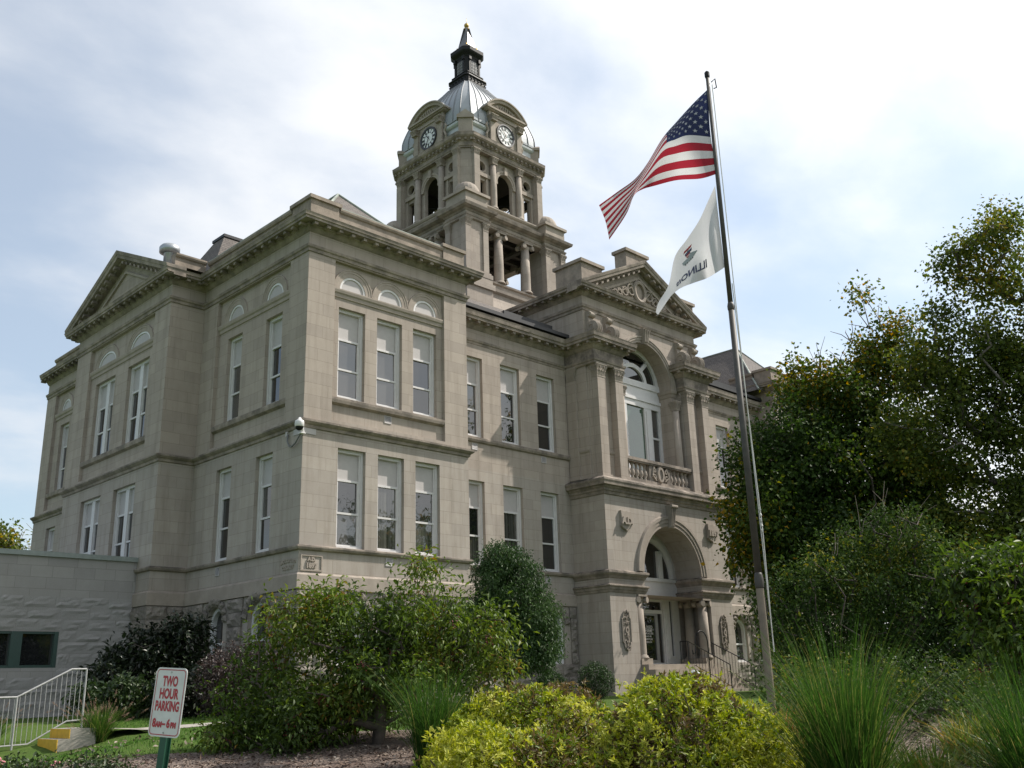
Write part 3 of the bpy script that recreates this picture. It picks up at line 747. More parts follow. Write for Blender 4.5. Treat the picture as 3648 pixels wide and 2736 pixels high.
# --- lettering in stone
def put_text(mb, body, size, ext, P, uc, zc, d, flip=1, bold=.012, arc=0.0):
    v, f = text_geo(body, size, ext, bold)
    out = []
    for x, y, z in v:
        out.append(P(uc+flip*x, zc+y+(-arc*x*x), d-(z+ext)))
    mb.add(out, f)
cs = MB()
cs.pbox(pF, .06, .79, 4.86, 4.90, -.03, .0); cs.pbox(pF, .06, .79, 5.28, 5.32, -.03, .0); cs.pbox(pF, .06, .10, 4.90, 5.28, -.03, .0); cs.pbox(pF, .75, .79, 4.90, 5.28, -.03, .0)
put_text(cs, 'A.D.', .14, .02, pF, .42, 5.19, 0); put_text(cs, '1897', .185, .02, pF, .42, 5.01, 0)
cs.cut(); put_text(cs, 'WOODFORD', .13, .012, pL, .52, 5.18, 0, flip=-1, arc=.35); put_text(cs, 'COUNTY', .14, .012, pL, .52, 4.98, 0, flip=-1)
cs.pieces('cornerstone', TRIM, CH)

# ------------------------------------------------------------------ entrance block
EN = -.5575; EX0, EX1 = 12.9, 20.87; PX0, PX1 = 14.47, mx(14.47); AX0, AX1 = 15.0, mx(15.0); AR = (AX1-AX0)/2; ZS = 5.62
pE = PF(EN); DK = 2.2
eb = MB()
eb.facade(pE, EX0, PX0, GZ-.3, 4.75); eb.facade(pE, PX1, EX1, GZ-.3, 4.75)
eb.facade(pE, EX0, EX1, 4.75, 8.5, [(AX0, AX1, 4.75, ZS, 'arch', AR)], 1.26)
for x0, x1 in ((PX0, AX0), (AX1, PX1)):
    eb.quad((x0, EN, 4.75), (x1, EN, 4.75), (x1, .7, 4.75), (x0, .7, 4.75))
    x = x0 if x0 < XC else x1; eb.quad((x, EN, GZ-.3), (x, .7, GZ-.3), (x, .7, 4.75), (x, EN, 4.75))
eb.facade(PL(EX0), EN, RQ, GZ-.3, 8.5); eb.facade(PRt(EX1), EN, RQ, GZ-.3, 8.5)
for x0, x1 in ((PX0, AX0+.02), (AX1-.02, PX1)): eb.quad((x0, .76, GZ), (x1, .76, GZ), (x1, .76, 4.8), (x0, .76, 4.8))
eb.box(EX0+.02, EX1-.02, EN+.02, 2.0, 8.5, 9.15)
eb.build('entrance_wall', STONE, CH)
el = MB()
e1 = [(-.02, 4.76), (.03, 4.78), (.05, 4.86), (.08, 4.88), (.09, 4.96), (.14, 5.0), (.14, 5.04), (-.02, 5.08)]
e2 = [(-.02, 5.27), (.03, 5.30), (.06, 5.37), (.13, 5.44), (.15, 5.48), (.15, 5.55), (-.02, 5.61)]
for e in (e1, e2):
    el.sweep([(EX0, RQ), (EX0, EN), (AX0, EN), (AX0, .7)], e); el.cut(); el.sweep([(AX1, .7), (AX1, EN), (EX1, EN), (EX1, RQ)], e); el.cut()
e3 = [(-.02, 8.38), (.04, 8.42), (.06, 8.52), (.10, 8.55), (.11, 8.63), (.17, 8.68), (.17, 8.72), (.27, 8.74), (.28, 8.84), (.31, 8.90), (.31, 8.97), (-.02, 9.12)]
el.sweep([(EX0, RQ), (EX0, EN), (EX1, EN), (EX1, RQ)], e3)
el.pieces('entrance_cornice', LEDGE, CH)
ar = MB()
ar.ring(pE, XC, ZS, AR, AR, [(0, 0), (0, -.05), (.13, -.05), (.14, -.08), (.27, -.08), (.28, -.11), (.40, -.11), (.43, -.04), (.43, 0)], n=36)
ar.build('entrance_archivolt', TRIM, CH)
ks = MB()
ks.add([pE(u, z, d) for u, z, d in ((XC-.13, 7.44, -.14), (XC+.13, 7.44, -.14), (XC+.18, 8.34, -.30), (XC-.18, 8.34, -.30), (XC-.13, 7.44, 0), (XC+.13, 7.44, 0), (XC+.18, 8.34, 0), (XC-.18, 8.34, 0))],
       [(0, 1, 2, 3), (0, 4, 5, 1), (1, 5, 6, 2), (2, 6, 7, 3), (3, 7, 4, 0)])
for o in (-.09, 0, .09): ks.tube([pE(XC+o, 7.5, -.155), pE(XC+o*1.2, 8.0, -.25), pE(XC+o*1.3, 8.3, -.31)], .028, 6)
ks.tube([pE(XC-.2, 8.28, -.29), pE(XC+.2, 8.28, -.29)], .075, 10)
ks.build('keystone', CARVE, CH)
# shields with dates
def shield(P, uc, zc, w, h, txt, size):
    s = MB(); k = [(-.5, .5), (-.25, .44), (0, .5), (.25, .44), (.5, .5), (.46, .1), (.5, -.28), (.3, -.40), (.1, -.42), (0, -.52), (-.1, -.42), (-.3, -.40), (-.5, -.28), (-.46, .1)]
    s.prism([(uc+a*w, zc+b*h) for a, b in k], lambda u, z: P(u, z, 0), lambda u, z: P(u, z, -.11))
    put_text(s, txt, size, .035, P, uc, zc-.02, -.11, bold=.016)
    s.build('date_shield', TRIM, CH)
shield(pE, 14.02, 7.47, .60, .76, 'A.D.', .36); shield(pE, mx(14.02), 7.47, .60, .76, '1897', .34)
# carved plaques
def plaque(P, uc, z0, z1, w):
    s = MB(); pts = []
    h = w/2
    out = [(-h, z0+.28), (-h*.72, z0+.25)]+[(h*.72*-math.cos(PI*k/8), z0+.22-.22*math.sin(PI*k/8)) for k in range(9)]+[(h*.72, z0+.25), (h, z0+.28), (h, z1-.30), (h*.76, z1-.27)]+[(h*.76*math.cos(PI*k/8), z1-.25+.25*math.sin(PI*k/8)) for k in range(9)]+[(-h*.76, z1-.27), (-h, z1-.30)]
    o = [(uc+a, b) for a, b in out]
    s.prism(o, lambda u, z: P(u, z, 0), lambda u, z: P(u, z, -.03))
    s.tube([P(u, z, -.04) for u, z in o]+[P(*o[0], -.04)], .03, 6)
    rg = random.Random(int(uc*10))
    zc = (z0+z1)/2
    s.ring(P, uc, zc, .07, .10, [(-.03, -.03), (-.03, -.08), (.03, -.08), (.03, -.03)], 0, 2*PI, 14, False)
    for sz in (-1, 1):
        for k in range(3):
            for sx in (-1, 1):
                cz = zc+sz*(.22+.2*k); cu = uc+sx*.085; a0 = rg.uniform(0, 6)
                s.tube([P(cu+sx*(.085-.012*t)*math.cos(a0+t*.75), cz+(.095-.013*t)*math.sin(a0+t*.75), -.05-.004*t) for t in range(7)], [.022]*6+[.03], 5)
        for k in range(5): s.tube([P(uc+rg.uniform(-.03, .03), zc+sz*(.12+.13*k), -.05), P(uc+rg.uniform(-.06, .06), zc+sz*(.2+.13*k), -.07)], .026, 5)
    s.build('carved_plaque', CARVE, CH)
plaque(pE, 13.71, 2.72, 4.13, .48); plaque(pE, mx(13.71)+.02, 2.72, 4.13, .46)
# entrance columns with Ionic capitals on pedestals
def ionic(mb, x, y, z0, z1, r, axis=0):
    mb.lathe((x, y, 0), [(r*1.0, z0), (r*1.12, z0+(z1-z0)*.3), (r*1.25, z0+(z1-z0)*.5)], 14)
    w = r*1.45; za, zb = z0+(z1-z0)*.42, z1
    mb.box(x-w, x+w, y-w, y+w, z0+(z1-z0)*.78, z1)
    for sx in (-1, 1):
        for sy in (-1, 1):
            cx, cy = x+sx*w*.98, y+sy*w*.98
            mb.tube([(cx-sx*.03, cy-sy*.5*w, z0+(z1-z0)*.42), (cx, cy, z0+(z1-z0)*.42)], (z1-z0)*.36, 10)
def column(name, x, y, z0, z1, r, capf, capz, mat=TRIM, base=.12, par=CH):
    c = MB(); c.lathe((x, y, 0), [(r*1.35, z0), (r*1.38, z0+base*.35), (r*1.2, z0+base*.45), (r*1.25, z0+base*.8), (r*1.02, z0+base), (r, z0+base*1.3), (r*.99, z0+(z1-z0)*.4), (r*.86, z1)], 18)
    o = c.build(name, mat, par, smooth=False)
    for p in o.data.polygons: p.use_smooth = len(p.vertices) == 4
    k = MB(); capf(k, x, y, z1, capz, r*.86); k.build('capital', CARVE, o)
    return o
pedz = DK+.22
for x in (14.79, mx(14.79)):
    for y in (-.34, .32): column('entrance_column', x, y, pedz, 4.42, .215, ionic, 4.75)
pp = MB()
for x0, x1 in ((PX0+.02, 15.16), (mx(15.16), PX1-.02)): pp.cut(); pp.box(x0, x1, EN-.03, .69, GZ-.2, pedz)
pp.pieces('column_pedestal', STEPST, CH)
# doors
pD = PF(.70)
dr = MB()
def fr(a, b, z0, z1, d0=0.0, d1=.12): dr.pbox(pD, XC+a, XC+b, z0, z1, d0, d1)
GR = 1.47
dr.ring(pD, XC, ZS, AR, AR, [(GR-AR, -.02), (GR-AR+.16, -.06), (-.18, -.06), (0, -.02), (0, .1), (GR-AR, .1), (GR-AR, -.02)], n=36)
dr.pbox(pD, AX0, AX1, 5.47, 5.6, -.10, .12); dr.pbox(pD, AX0, AX1, 4.83, 5.47, -.03, .12); dr.pbox(pD, PX0, PX1, 4.72, 4.83, -.07, .12)
for s_ in (-1, 1):
    fr(*sorted((s_*.66, s_*.98)), 5.6, 6.72, -.05, .1); fr(*sorted((s_*.74, s_*.90)), 5.62, 6.6, -.09, -.04)
    fr(*sorted((s_*.80, s_*1.22)), DK, 4.72, -.05, .12); fr(*sorted((s_*.9, s_*1.12)), DK+.2, 4.6, -.08, -.04)
    fr(*sorted((s_*1.445, s_*1.9)), DK, 4.72, -.02, .12); fr(*sorted((s_*1.22, s_*1.445)), DK, 2.55, 0, .12)
    fr(*sorted((s_*.755, s_*.80)), DK, 4.72, 0, .12)
fr(-.755, .755, 4.20, 4.34, -.01, .1); fr(-.755, .755, 4.66, 4.72, -.01, .1); fr(-.755, .755, DK, DK+.09, 0, .1)
DOORF = dr.build('door_surround', WHITE, CH)
dl = MB()
def fr2(mb, a, b, z0, z1, d0=.02, d1=.08): mb.pbox(pD, XC+a, XC+b, z0, z1, d0, d1)
fr2(dl, -.75, -.66, DK+.09, 4.2); fr2(dl, .305, .42, DK+.09, 4.2); fr2(dl, -.66, .305, DK+.09, DK+.2); fr2(dl, -.66, .305, 4.12, 4.2)
fr2(dl, .42, .495, DK+.09, 4.2, .03, .09); fr2(dl, .71, .752, DK+.09, 4.2, .03, .09)
DO = dl.build('door', plain('aluminium_door_frame', (0.30, 0.30, 0.29), 0.45, 0.3), CH)
gp = MB()
for a, b, z0, z1 in ((-.66, .305, DK+.2, 4.12), (.495, .71, DK+.09, 4.2), (-.755, .755, 4.34, 4.66), (1.22, 1.445, 2.55, 4.72), (-1.445, -1.22, 2.55, 4.72)):
    gp.quad(pD(XC+a, z0, .06), pD(XC+b, z0, .06), pD(XC+b, z1, .06), pD(XC+a, z1, .06))
gp.build('door_glass', G_DARK, DO)
nt_ = MB()
put_text(nt_, 'CLOSED', .17, .001, pD, XC-.18, 3.66, .055, bold=.004); put_text(nt_, 'NO COURT', .11, .001, pD, XC-.18, 3.53, .055)
for k, (t_, s__) in enumerate((('HOUSE ACCESS', .10), ('PLEASE USE', .085), ('BASEMENT JAIL', .085), ('ENTRANCE', .085))): put_text(nt_, t_, s__, .001, pD, XC-.18, 3.42-.11*k, .055, bold=.003)
nt_.build('door_lettering', WHITE, DO)
lg = MB(); lg.disc(pD, XC, ZS, GR+.05, GR+.05, .05, zb=5.58); lg.build('fanlight_glass', G_DARK, CH)
# steps
st_ = MB()
st_.box(PX0-.0, PX1+.0, EN-.35, .69, GZ-.3, DK)
for k in range(1, 6): st_.box(14.42, mx(14.42), EN-.35-.33*k, EN-.35-.33*(k-1), GZ-.3, DK-.19*k)
st_.build('entrance_steps', STEPST, CH)

# --- upper entrance: piers, pilasters, capitals, entablature
def corinth(mb, x, y, z0, z1, hw, hd=None, sides='all'):
    hd = hw if hd is None else hd; h = z1-z0
    lv = [(1.0, 0), (1.02, .3), (1.08, .62), (1.28, .82), (1.30, .86)]
    vs = [(x+sx*hw*k, y+sy*hd*k, z0+h*t) for k, t in lv for sx, sy in ((-1, -1), (1, -1), (1, 1), (-1, 1))]
    mb.add(vs, [(i*4+j, i*4+(j+1) % 4, (i+1)*4+(j+1) % 4, (i+1)*4+j) for i in range(len(lv)-1) for j in range(4)])
    mb.box(x-hw*1.38, x+hw*1.38, y-hd*1.38, y+hd*1.38, z0+h*.86, z1); mb.box(x-hw*1.08, x+hw*1.08, y-hd*1.08, y+hd*1.08, z0-.05, z0)
    for ax in (0, 1):
        for sg in (-1, 1):
            for row, (zb, zt, n) in enumerate(((0.0, .42, 3), (.25, .72, 2))):
                for i in range(n):
                    t = (i+.5)/n*2-1 if row == 0 else (-.5, .5)[i]
                    wl = hw*.30 if ax == 0 else hd*.30
                    def pt(a, o, z):
                        return (x+(hw*t+a), y+sg*(hd*1.02+o), z0+h*z) if ax == 0 else (x+sg*(hw*1.02+o), y+(hd*t+a), z0+h*z)
                    mb.add([pt(-wl, 0, zb), pt(wl, 0, zb), pt(wl*.9, .02+.12*hw, zt-.08), pt(-wl*.9, .02+.12*hw, zt-.08), pt(wl*.5, .38*hw, zt), pt(-wl*.5, .38*hw, zt), pt(wl*.4, .36*hw, zt-.1), pt(-wl*.4, .36*hw, zt-.1)],
                           [(0, 1, 2, 3), (3, 2, 4, 5), (5, 4, 6, 7)])
    for sx in (-1, 1):
        for sy in (-1, 1):
            mb.tube([(x+sx*hw*1.05, y+sy*hd*1.05, z0+h*.55), (x+sx*hw*1.32, y+sy*hd*1.32, z0+h*.78), (x+sx*hw*1.36, y+sy*hd*1.36, z0+h*.70)], [.2*hw, .24*hw, .2*hw], 6)
PZ0, PZ1, CZ1 = 9.13, 13.20, 13.72
UY = .10     # upper wall plane
up = MB()
pU = PF(UY); IR = 1.75; ZU = 13.74
up.facade(pU, 13.0, mx(13.0), 9.13, 16.95, [(XC-IR, XC+IR, 9.20, ZU, 'arch', IR)], .65)
up.facade(PL(13.0), UY, 5.0, 9.13, 16.95); up.facade(PRt(mx(13.0)), UY, 5.0, 9.13, 16.95)
for s_ in (0, 1):
    f = (lambda a, b: (a, b)) if not s_ else (lambda a, b: (mx(b), mx(a)))
    x0, x1 = f(13.07, 14.72); up.box(x0, x1, -.1, UY-.003, PZ0, CZ1)
up.build('upper_entrance_wall', STONE, CH)
for s_ in (0, 1):
    f = (lambda a, b: (a, b)) if not s_ else (lambda a, b: (mx(b), mx(a)))
    for a, b in ((13.10, 13.57), (14.20, 14.67)):
        x0, x1 = f(a, b); p = MB(); p.box(x0, x1, -.40, -.103, PZ0+.1, PZ1); p.box(x0-.06, x1+.06, -.46, -.103, PZ0, PZ0+.1)
        o = p.build('pilaster', STONE, CH); k = MB(); corinth(k, (x0+x1)/2, -.25, PZ1, CZ1, .235, .15); k.build('capital', CARVE, o)
    x0, x1 = f(12.92, 13.0); p = MB(); p.box(x0, x1, .62, RQ-.003, PZ0+.1, PZ1); p.box(x0-.03*(not s_), x1+.03*s_, .58, RQ-.003, PZ0, PZ0+.1)
    o = p.build('pilaster', STONE, CH); k = MB(); corinth(k, (x0+x1)/2+(.06 if not s_ else -.06), .86, PZ1, CZ1, .10, .23); k.build('capital', CARVE, o)
    # engaged column in the jamb of the big window
    xx = f(18.72-2*(18.72-XC), 0)[0] if not s_ else 18.72
    column('jamb_column', mx(18.76) if not s_ else 18.76, .02, 9.2, 12.84, .17, lambda m, x, y, a, b, r: corinth(m, x, y, a, b, r), 13.2)
dm = MB(); dp = [(-.02, 10.14), (.03, 10.17), (.05, 10.23), (.05, 10.27), (-.02, 10.30)]
for s_ in (0, 1):
    f = (lambda a, b: (a, b)) if not s_ else (lambda a, b: (mx(b), mx(a)))
    dm.cut(); dm.sweep([(f(13.57, 14.20)[0], -.1), (f(13.57, 14.20)[1], -.1)], dp)
dm.cut(); dm.sweep([(13.0, .62), (13.0, .1)], dp)
dm.pieces('dado_moulding', TRIM, CH)
eu = MB()
entq = [(-.02, 13.66), (.02, 13.70), (.03, 13.77), (.06, 13.79), (.08, 13.87), (-.02, 13.90)]
corq = [(-.02, 14.26), (.03, 14.29), (.07, 14.34), (.13, 14.42), (.17, 14.44), (.17, 14.53), (.38, 14.53), (.38, 14.62), (.42, 14.65), (.44, 14.76), (.46, 14.82), (-.03, 14.95)]
qL = [(W1, RQ), (12.95, RQ), (12.95, -.40), (14.80, -.40), (14.80, UY)]
qR = [(mx(x), y) for x, y in qL[::-1]]
frz = [(-.01, 13.88), (0, 13.88), (0, 14.28), (-.01, 14.28)]
for q in (qL, qR):
    x0, x1 = (12.95, 14.80) if q is qL else (mx(14.80), mx(12.95)); x2, x3 = (12.954, 13.0) if q is qL else (mx(13.0), mx(12.954))
    eu.cut(); eu.sweep(q, entq); eu.sweep(q, corq); brackets(eu, q, 14.43, 14.526, .14, .34)
    eu.box(x0+.004, x1-.004, -.396, UY+.3, 13.73, 14.9); eu.box(x2, x3, UY+.3, RQ, 13.73, 14.9)
eu.pieces('pier_entablature', LEDGE, CH)
# big arch: archivolt, impost, keystone, timber window
aa = MB(); aa.ring(pU, XC, ZU, IR, IR, [(0, 0), (0, -.05), (.1, -.05), (.11, -.08), (.2, -.08), (.21, -.11), (.29, -.11), (.31, 0)], n=36)
imp2 = [(-.02, 13.38), (.03, 13.42), (.06, 13.54), (.10, 13.58), (.12, 13.68), (.12, 13.73), (-.02, 13.74)]
aa.cut(); aa.sweep([(14.83, UY), (XC-IR, UY), (XC-IR, .72)], imp2); aa.cut(); aa.sweep([(XC+IR, .72), (XC+IR, UY), (mx(14.83), UY)], imp2)
aa.pieces('upper_archivolt', TRIM, CH)
k2 = MB()
k2.add([pU(u, z, d) for u, z, d in ((XC-.15, 15.42, -.16), (XC+.15, 15.42, -.16), (XC+.22, 16.08, -.26), (XC-.22, 16.08, -.26), (XC-.15, 15.42, 0), (XC+.15, 15.42, 0), (XC+.22, 16.08, 0), (XC-.22, 16.08, 0))],
       [(0, 1, 2, 3), (0, 4, 5, 1), (1, 5, 6, 2), (2, 6, 7, 3), (3, 7, 4, 0)])
for o in (-.12, 0, .12): k2.tube([pU(XC+o*.8, 15.5, -.18), pU(XC+o, 15.85, -.24), pU(XC+o*1.3, 16.05, -.3)], .045, 6)
k2.build('keystone', CARVE, CH)
pV = PF(.75); bw_ = MB()
def fb(a, b, z0, z1, d0=0.0, d1=.1): bw_.pbox(pV, XC+a, XC+b, z0, z1, d0, d1)
bw_.ring(pV, XC, 13.98, IR-.02, IR-.24, [(-.2, -.03), (0, -.03), (0, .1), (-.2, .1), (-.2, -.03)], n=36)
bw_.ring(pV, XC, 13.98, .87, .74, [(-.14, -.02), (.05, -.02), (.05, .1), (-.14, .1), (-.14, -.02)], n=28)
for an in (48, 132):
    a = R(an); 
    for w_ in (0,):
        c0 = np.array([math.cos(a), math.sin(a)]); n0 = np.array([-c0[1], c0[0]])
        q = [(c0*r*np.array([1, .88])+n0*s) for r, s in ((.9, -.09), (1.6, -.09), (1.6, .09), (.9, .09))]
        bw_.prism([(XC+p_[0], 13.98+p_[1]) for p_ in q], lambda u, z: pV(u, z, -.015), lambda u, z: pV(u, z, .09))
fb(-IR, IR, 13.72, 14.0, -.06, .1); fb(-IR, IR, 13.26, 13.72, -.01, .1); fb(-IR, IR, 13.12, 13.26, -.08, .1); fb(-IR, IR, 12.86, 13.12, -.03, .1)
for s_ in (-1, 1):
    fb(*sorted((s_*.60, s_*1.10)), 9.2, 12.86, -.02, .1); fb(*sorted((s_*.70, s_*1.0)), 9.4, 12.75, -.06, -.015)
    fb(*sorted((s_*1.58, s_*IR)), 9.2, 12.86, -.02, .1); fb(*sorted((s_*1.10, s_*1.58)), 11.55, 11.63, .0, .1)
BWN = bw_.build('balcony_window', WHITE, CH)
g_ = MB(); g_.quad(pV(XC-.6, 9.2, .06), pV(XC+.6, 9.2, .06), pV(XC+.6, 12.86, .06), pV(XC-.6, 12.86, .06)); g_.build('pane', G_GREEN, BWN)
for s_ in (-1, 1):
    a, b = sorted((s_*1.10, s_*1.58)); g_ = MB(); g_.quad(pV(XC+a, 9.2, .06), pV(XC+b, 9.2, .06), pV(XC+b, 12.86, .06), pV(XC+a, 12.86, .06)); g_.build('pane', G_MID, BWN)
g_ = MB(); g_.disc(pV, XC, 13.98, IR-.1, IR-.3, .07); g_.build('fanlight_glass', G_DARK, BWN)
# balustrade
bal = MB()
bx0, bx1 = 14.69, mx(14.69)
bal.box(bx0, bx1, -.30, -.02, 9.13, 9.34); bal.box(bx0, bx1, -.33, .0, 10.0, 10.06); bal.box(bx0, bx1, -.36, .03, 10.06, 10.18)
bal.box(XC-.70, XC-.46, -.28, -.04, 9.34, 10.0); bal.box(XC+.46, XC+.70, -.28, -.04, 9.34, 10.0); bal.box(XC-.46, XC+.46, -.22, -.06, 9.34, 10.0)
BAL = bal.build('balustrade', LEDGE, CH)
for s_ in (-1, 1):
    for k in range(5):
        x = XC+s_*(.86+.27*k); b = MB()
        b.lathe((x, -.16, 0), [(.07, 9.34), (.07, 9.40), (.045, 9.43), (.105, 9.54), (.11, 9.60), (.085, 9.70), (.045, 9.82), (.055, 9.9), (.075, 9.93), (.075, 10.0)], 12)
        b.build('baluster', CARVE, BAL, smooth=True)
ct = MB(); pBal = PF(-.24)
ct.ring(pBal, XC, 9.66, .16, .26, [(-.04, 0), (-.04, -.12), (.05, -.12), (.09, 0)], 0, 2*PI, 24, False); ct.disc(pBal, XC, 9.66, .14, .23, -.07, 0, 2*PI, 24)
for s_ in (-1, 1):
    for k, (cz, rr) in enumerate(((9.52, .15), (9.78, .12))):
        ct.tube([pBal(XC+s_*(.40+(rr-.013*t)*math.cos(.6*t+k)), cz+(rr-.013*t)*math.sin(.6*t+k), -.06) for t in range(11)], .035, 6)
    ct.tube([pBal(XC+s_*.3, 9.4, -.05), pBal(XC+s_*.55, 9.6, -.08), pBal(XC+s_*.42, 9.95, -.06)], .04, 6)
ct.build('cartouche', CARVE, CH)
# scroll consoles above the piers
def console(x, w=.36, z0=14.93, y1=UY):
    c = MB(); prof = []
    big = [(y1-.30+.24*math.cos(a), z0+.30+.26*math.sin(a)) for a in np.linspace(-.5*PI, -1.75*PI, 14)]
    pr = [(y1, z0), (y1-.30, z0)]+big[1:]+[(y1-.16, z0+.66), (y1-.12, z0+.82)]+[(y1-.16+.12*math.cos(a), z0+.94+.12*math.sin(a)) for a in np.linspace(-.7*PI, -1.6*PI, 8)]+[(y1, z0+1.1)]
    c.prism(pr, lambda y, z: (x-w/2, y, z), lambda y, z: (x+w/2, y, z))
    for o in (-.11, 0, .11):
        c.tube([(x+o, y, z) for y, z in [(y1-.30+.27*math.cos(a), z0+.30+.29*math.sin(a)) for a in np.linspace(-.6*PI, -1.7*PI, 12)]], .05, 6)
    for s_ in (-1, 1):
        c.tube([(x+s_*w/2, y1-.30+(.2-.017*t)*math.cos(t*.7), z0+.30+(.2-.017*t)*math.sin(t*.7)) for t in range(11)], .03, 6)
        c.tube([(x+s_*w*.3, y1-.2, z0+1.0), (x+s_*w*.55, y1-.27, z0+.95)], [.07, .05], 6)
    c.build('scroll_console', CARVE, CH)
for x in (13.33, 14.43): console(x); console(mx(x))
# pediment over the entrance
pe = MB(); pth = [(13.0, 4.7), (13.0, UY), (mx(13.0), UY), (mx(13.0), 4.7)]
pe.sweep(pth, [(-.02, 16.04), (.04, 16.08), (.05, 16.17), (.09, 16.2), (.11, 16.30), (-.02, 16.34)])
pe.sweep(pth, [(-.02, 16.68), (.03, 16.71), (.07, 16.76), (.13, 16.84), (.18, 16.86), (.18, 16.92), (.40, 16.92), (.40, 17.0), (.44, 17.03), (.47, 17.12), (-.05, 17.2)])
brackets(pe, pth, 16.83, 16.915, .15, .36)
pediment(pe, pU, XC, 4.36, 17.16, .478, -.47, .35)
pe.build('entrance_pediment', LEDGE, CH)
et = MB(); et.add([pU(13.0, 16.9, .03), pU(mx(13.0), 16.9, .03), pU(XC, 19.05, .03)], [(0, 1, 2)])
tri_frame(et, pU, XC, 2.75, 17.26, .478, -.05)
et.build('entrance_tympanum', STONE, CH)
rl = MB(); zc = 17.86
rl.ring(pU, XC, zc, .34, .42, [(-.05, .02), (-.05, -.08), (.05, -.11), (.12, -.06), (.14, .02)], 0, 2*PI, 24, False)
for s_ in (-1, 1):
    for k, (du, dz, rr) in enumerate(((.62, -.05, .26), (1.05, -.22, .20), (1.42, -.33, .14), (1.72, -.38, .09))):
        a0 = k*1.3
        rl.tube([pU(XC+s_*(du+(rr-.02*rr*5*t/10)*math.cos(a0+.62*t)), zc+dz+(rr-.02*rr*5*t/10)*math.sin(a0+.62*t), -.03) for t in range(11)], .045, 6)
        rl.tube([pU(XC+s_*(du-.2), zc+dz-.15, -.02), pU(XC+s_*du, zc+dz+rr*.4, -.06), pU(XC+s_*(du+.22), zc+dz-.05, -.03)], [.03, .055, .02], 6)
rl.build('tympanum_relief', CARVE, CH)
rb = MB()
def pblock(mb, x0, x1, y0, y1, z0, zt): mb.cut(); mb.box(x0, x1, y0, y1, z0, zt-.14); mb.box(x0-.09, x1+.09, y0-.09, y1+.09, zt-.14, zt)
pblock(rb, 16.15, mx(16.15), .12, .75, 18.6, 19.78); pblock(rb, 12.98, 14.3, .02, 1.45, 17.1, 18.30); pblock(rb, mx(14.3), mx(12.98), .02, 1.45, 17.1, 18.30)
rb.pieces('pediment_block', stone_mat('block_stone', (0.37, 0.31, 0.256), joints=False, dark=0.75), CH)
er = MB(); za_ = 17.1+4.3*.478
er.add([(12.6, .3, 17.12), (XC, .3, za_), (mx(12.6), .3, 17.12), (12.6, 7.6, 17.12), (XC, 7.6, za_), (mx(12.6), 7.6, 17.12)], [(0, 1, 4, 3), (1, 2, 5, 4)])
er.build('entrance_roof', SHINGLE, CH)

# ------------------------------------------------------------------ clock tower
TX, TY = 16.82, 10.82
def rot(k, x, y):
    for _ in range(k): x, y = -y, x
    return TX+x, TY+y
def PT(k, a):                       # side k of a square of half width a; d inward
    def P(u, z, d):
        x, y = rot(k, u, -(a-d)); return (x, y, z)
    return P
def rbox(mb, k, x0, x1, y0, y1, z0, z1):
    a, b = rot(k, x0, y0), rot(k, x1, y1)
    mb.box(min(a[0], b[0]), max(a[0], b[0]), min(a[1], b[1]), max(a[1], b[1]), z0, z1)
def loop(pts):                      # one side's points, repeated round the four sides
    return [rot(k, x, y) for k in range(4) for x, y in pts]
tw = MB()
sq = lambda a: loop([(-a, -a)])
tw.sweep(sq(3.15), [(.35, 15.5), (.35, 18.9), (.12, 19.6), (.12, 19.72), (.28, 19.80), (.30, 19.92), (.02, 20.0), (0, 20.28), (.10, 20.30), (.12, 20.38), (-.3, 20.42)], closed=True)
pz = loop([(-3.5, -3.5), (-2.0, -3.5), (-2.0, -3.2), (2.0, -3.2), (2.0, -3.5)])
for k in range(4):
    c = (2.75, -2.75)
    rbox(tw, k, 2.08, 3.42, -3.42, -2.08, 20.2, 23.2)
    rbox(tw, k, 1.9, 3.62, -3.62, -1.9, 20.2, 20.42); rbox(tw, k, 1.96, 3.56, -3.56, -1.96, 20.42, 20.52)
    rbox(tw, k, 1.84, 3.7, -3.7, -1.84, 19.62, 19.9); rbox(tw, k, 1.92, 3.6, -3.6, -1.92, 15.6, 19.62); rbox(tw, k, 1.92, 3.6, -3.6, -1.92, 19.9, 20.2)
tw.box(TX-3.0, TX+3.0, TY-3.0, TY+3.0, 20.0, 20.3)
ring2 = loop([(-3.5, -3.5), (-1.98, -3.5), (-1.98, -3.30), (1.98, -3.30), (1.98, -3.5)])
def frame_ring(mb, path_out, inner, z0, z1):
    n = len(path_out)
    for i in range(n):
        a, b = path_out[i], path_out[(i+1) % n]
        mb.quad((*a, z0), (*b, z0), (*b, z1), (*a, z1))
    q = [rot(k, inner, -inner) for k in range(4)]
    for i in range(4):
        a, b = q[i], q[(i+1) % 4]; mb.quad((*a, z0), (*b, z0), (*b, z1), (*a, z1))
frame_ring(tw, ring2, 2.85, 23.14, 23.86)
for z in (23.14, 23.86):            # soffit and top of the beam ring, four strips plus pier squares
    for k in range(4):
        A = [rot(k, *p) for p in ((-1.98, -3.30), (1.98, -3.30), (1.98, -2.85), (-1.98, -2.85))]; tw.quad(*[(*p, z) for p in A])
        A = [rot(k, *p) for p in ((1.98, -3.5), (3.5, -3.5), (3.5, -1.98), (1.98, -1.98))]; tw.quad(*[(*p, z) for p in A])
tw.build('tower_lower_stage', TOWERST, CH)
te = MB()
te.sweep(ring2, [(-.01, 23.14), (.03, 23.16), (.04, 23.24), (.07, 23.26), (.08, 23.33), (-.01, 23.36)], closed=True)
te.sweep(ring2, [(-.01, 23.46), (.04, 23.50), (.08, 23.56), (.20, 23.60), (.22, 23.62), (.30, 23.66), (.33, 23.76), (.34, 23.80), (-.05, 23.88)], closed=True)
te.build('tower_cornice', LEDGE, CH)
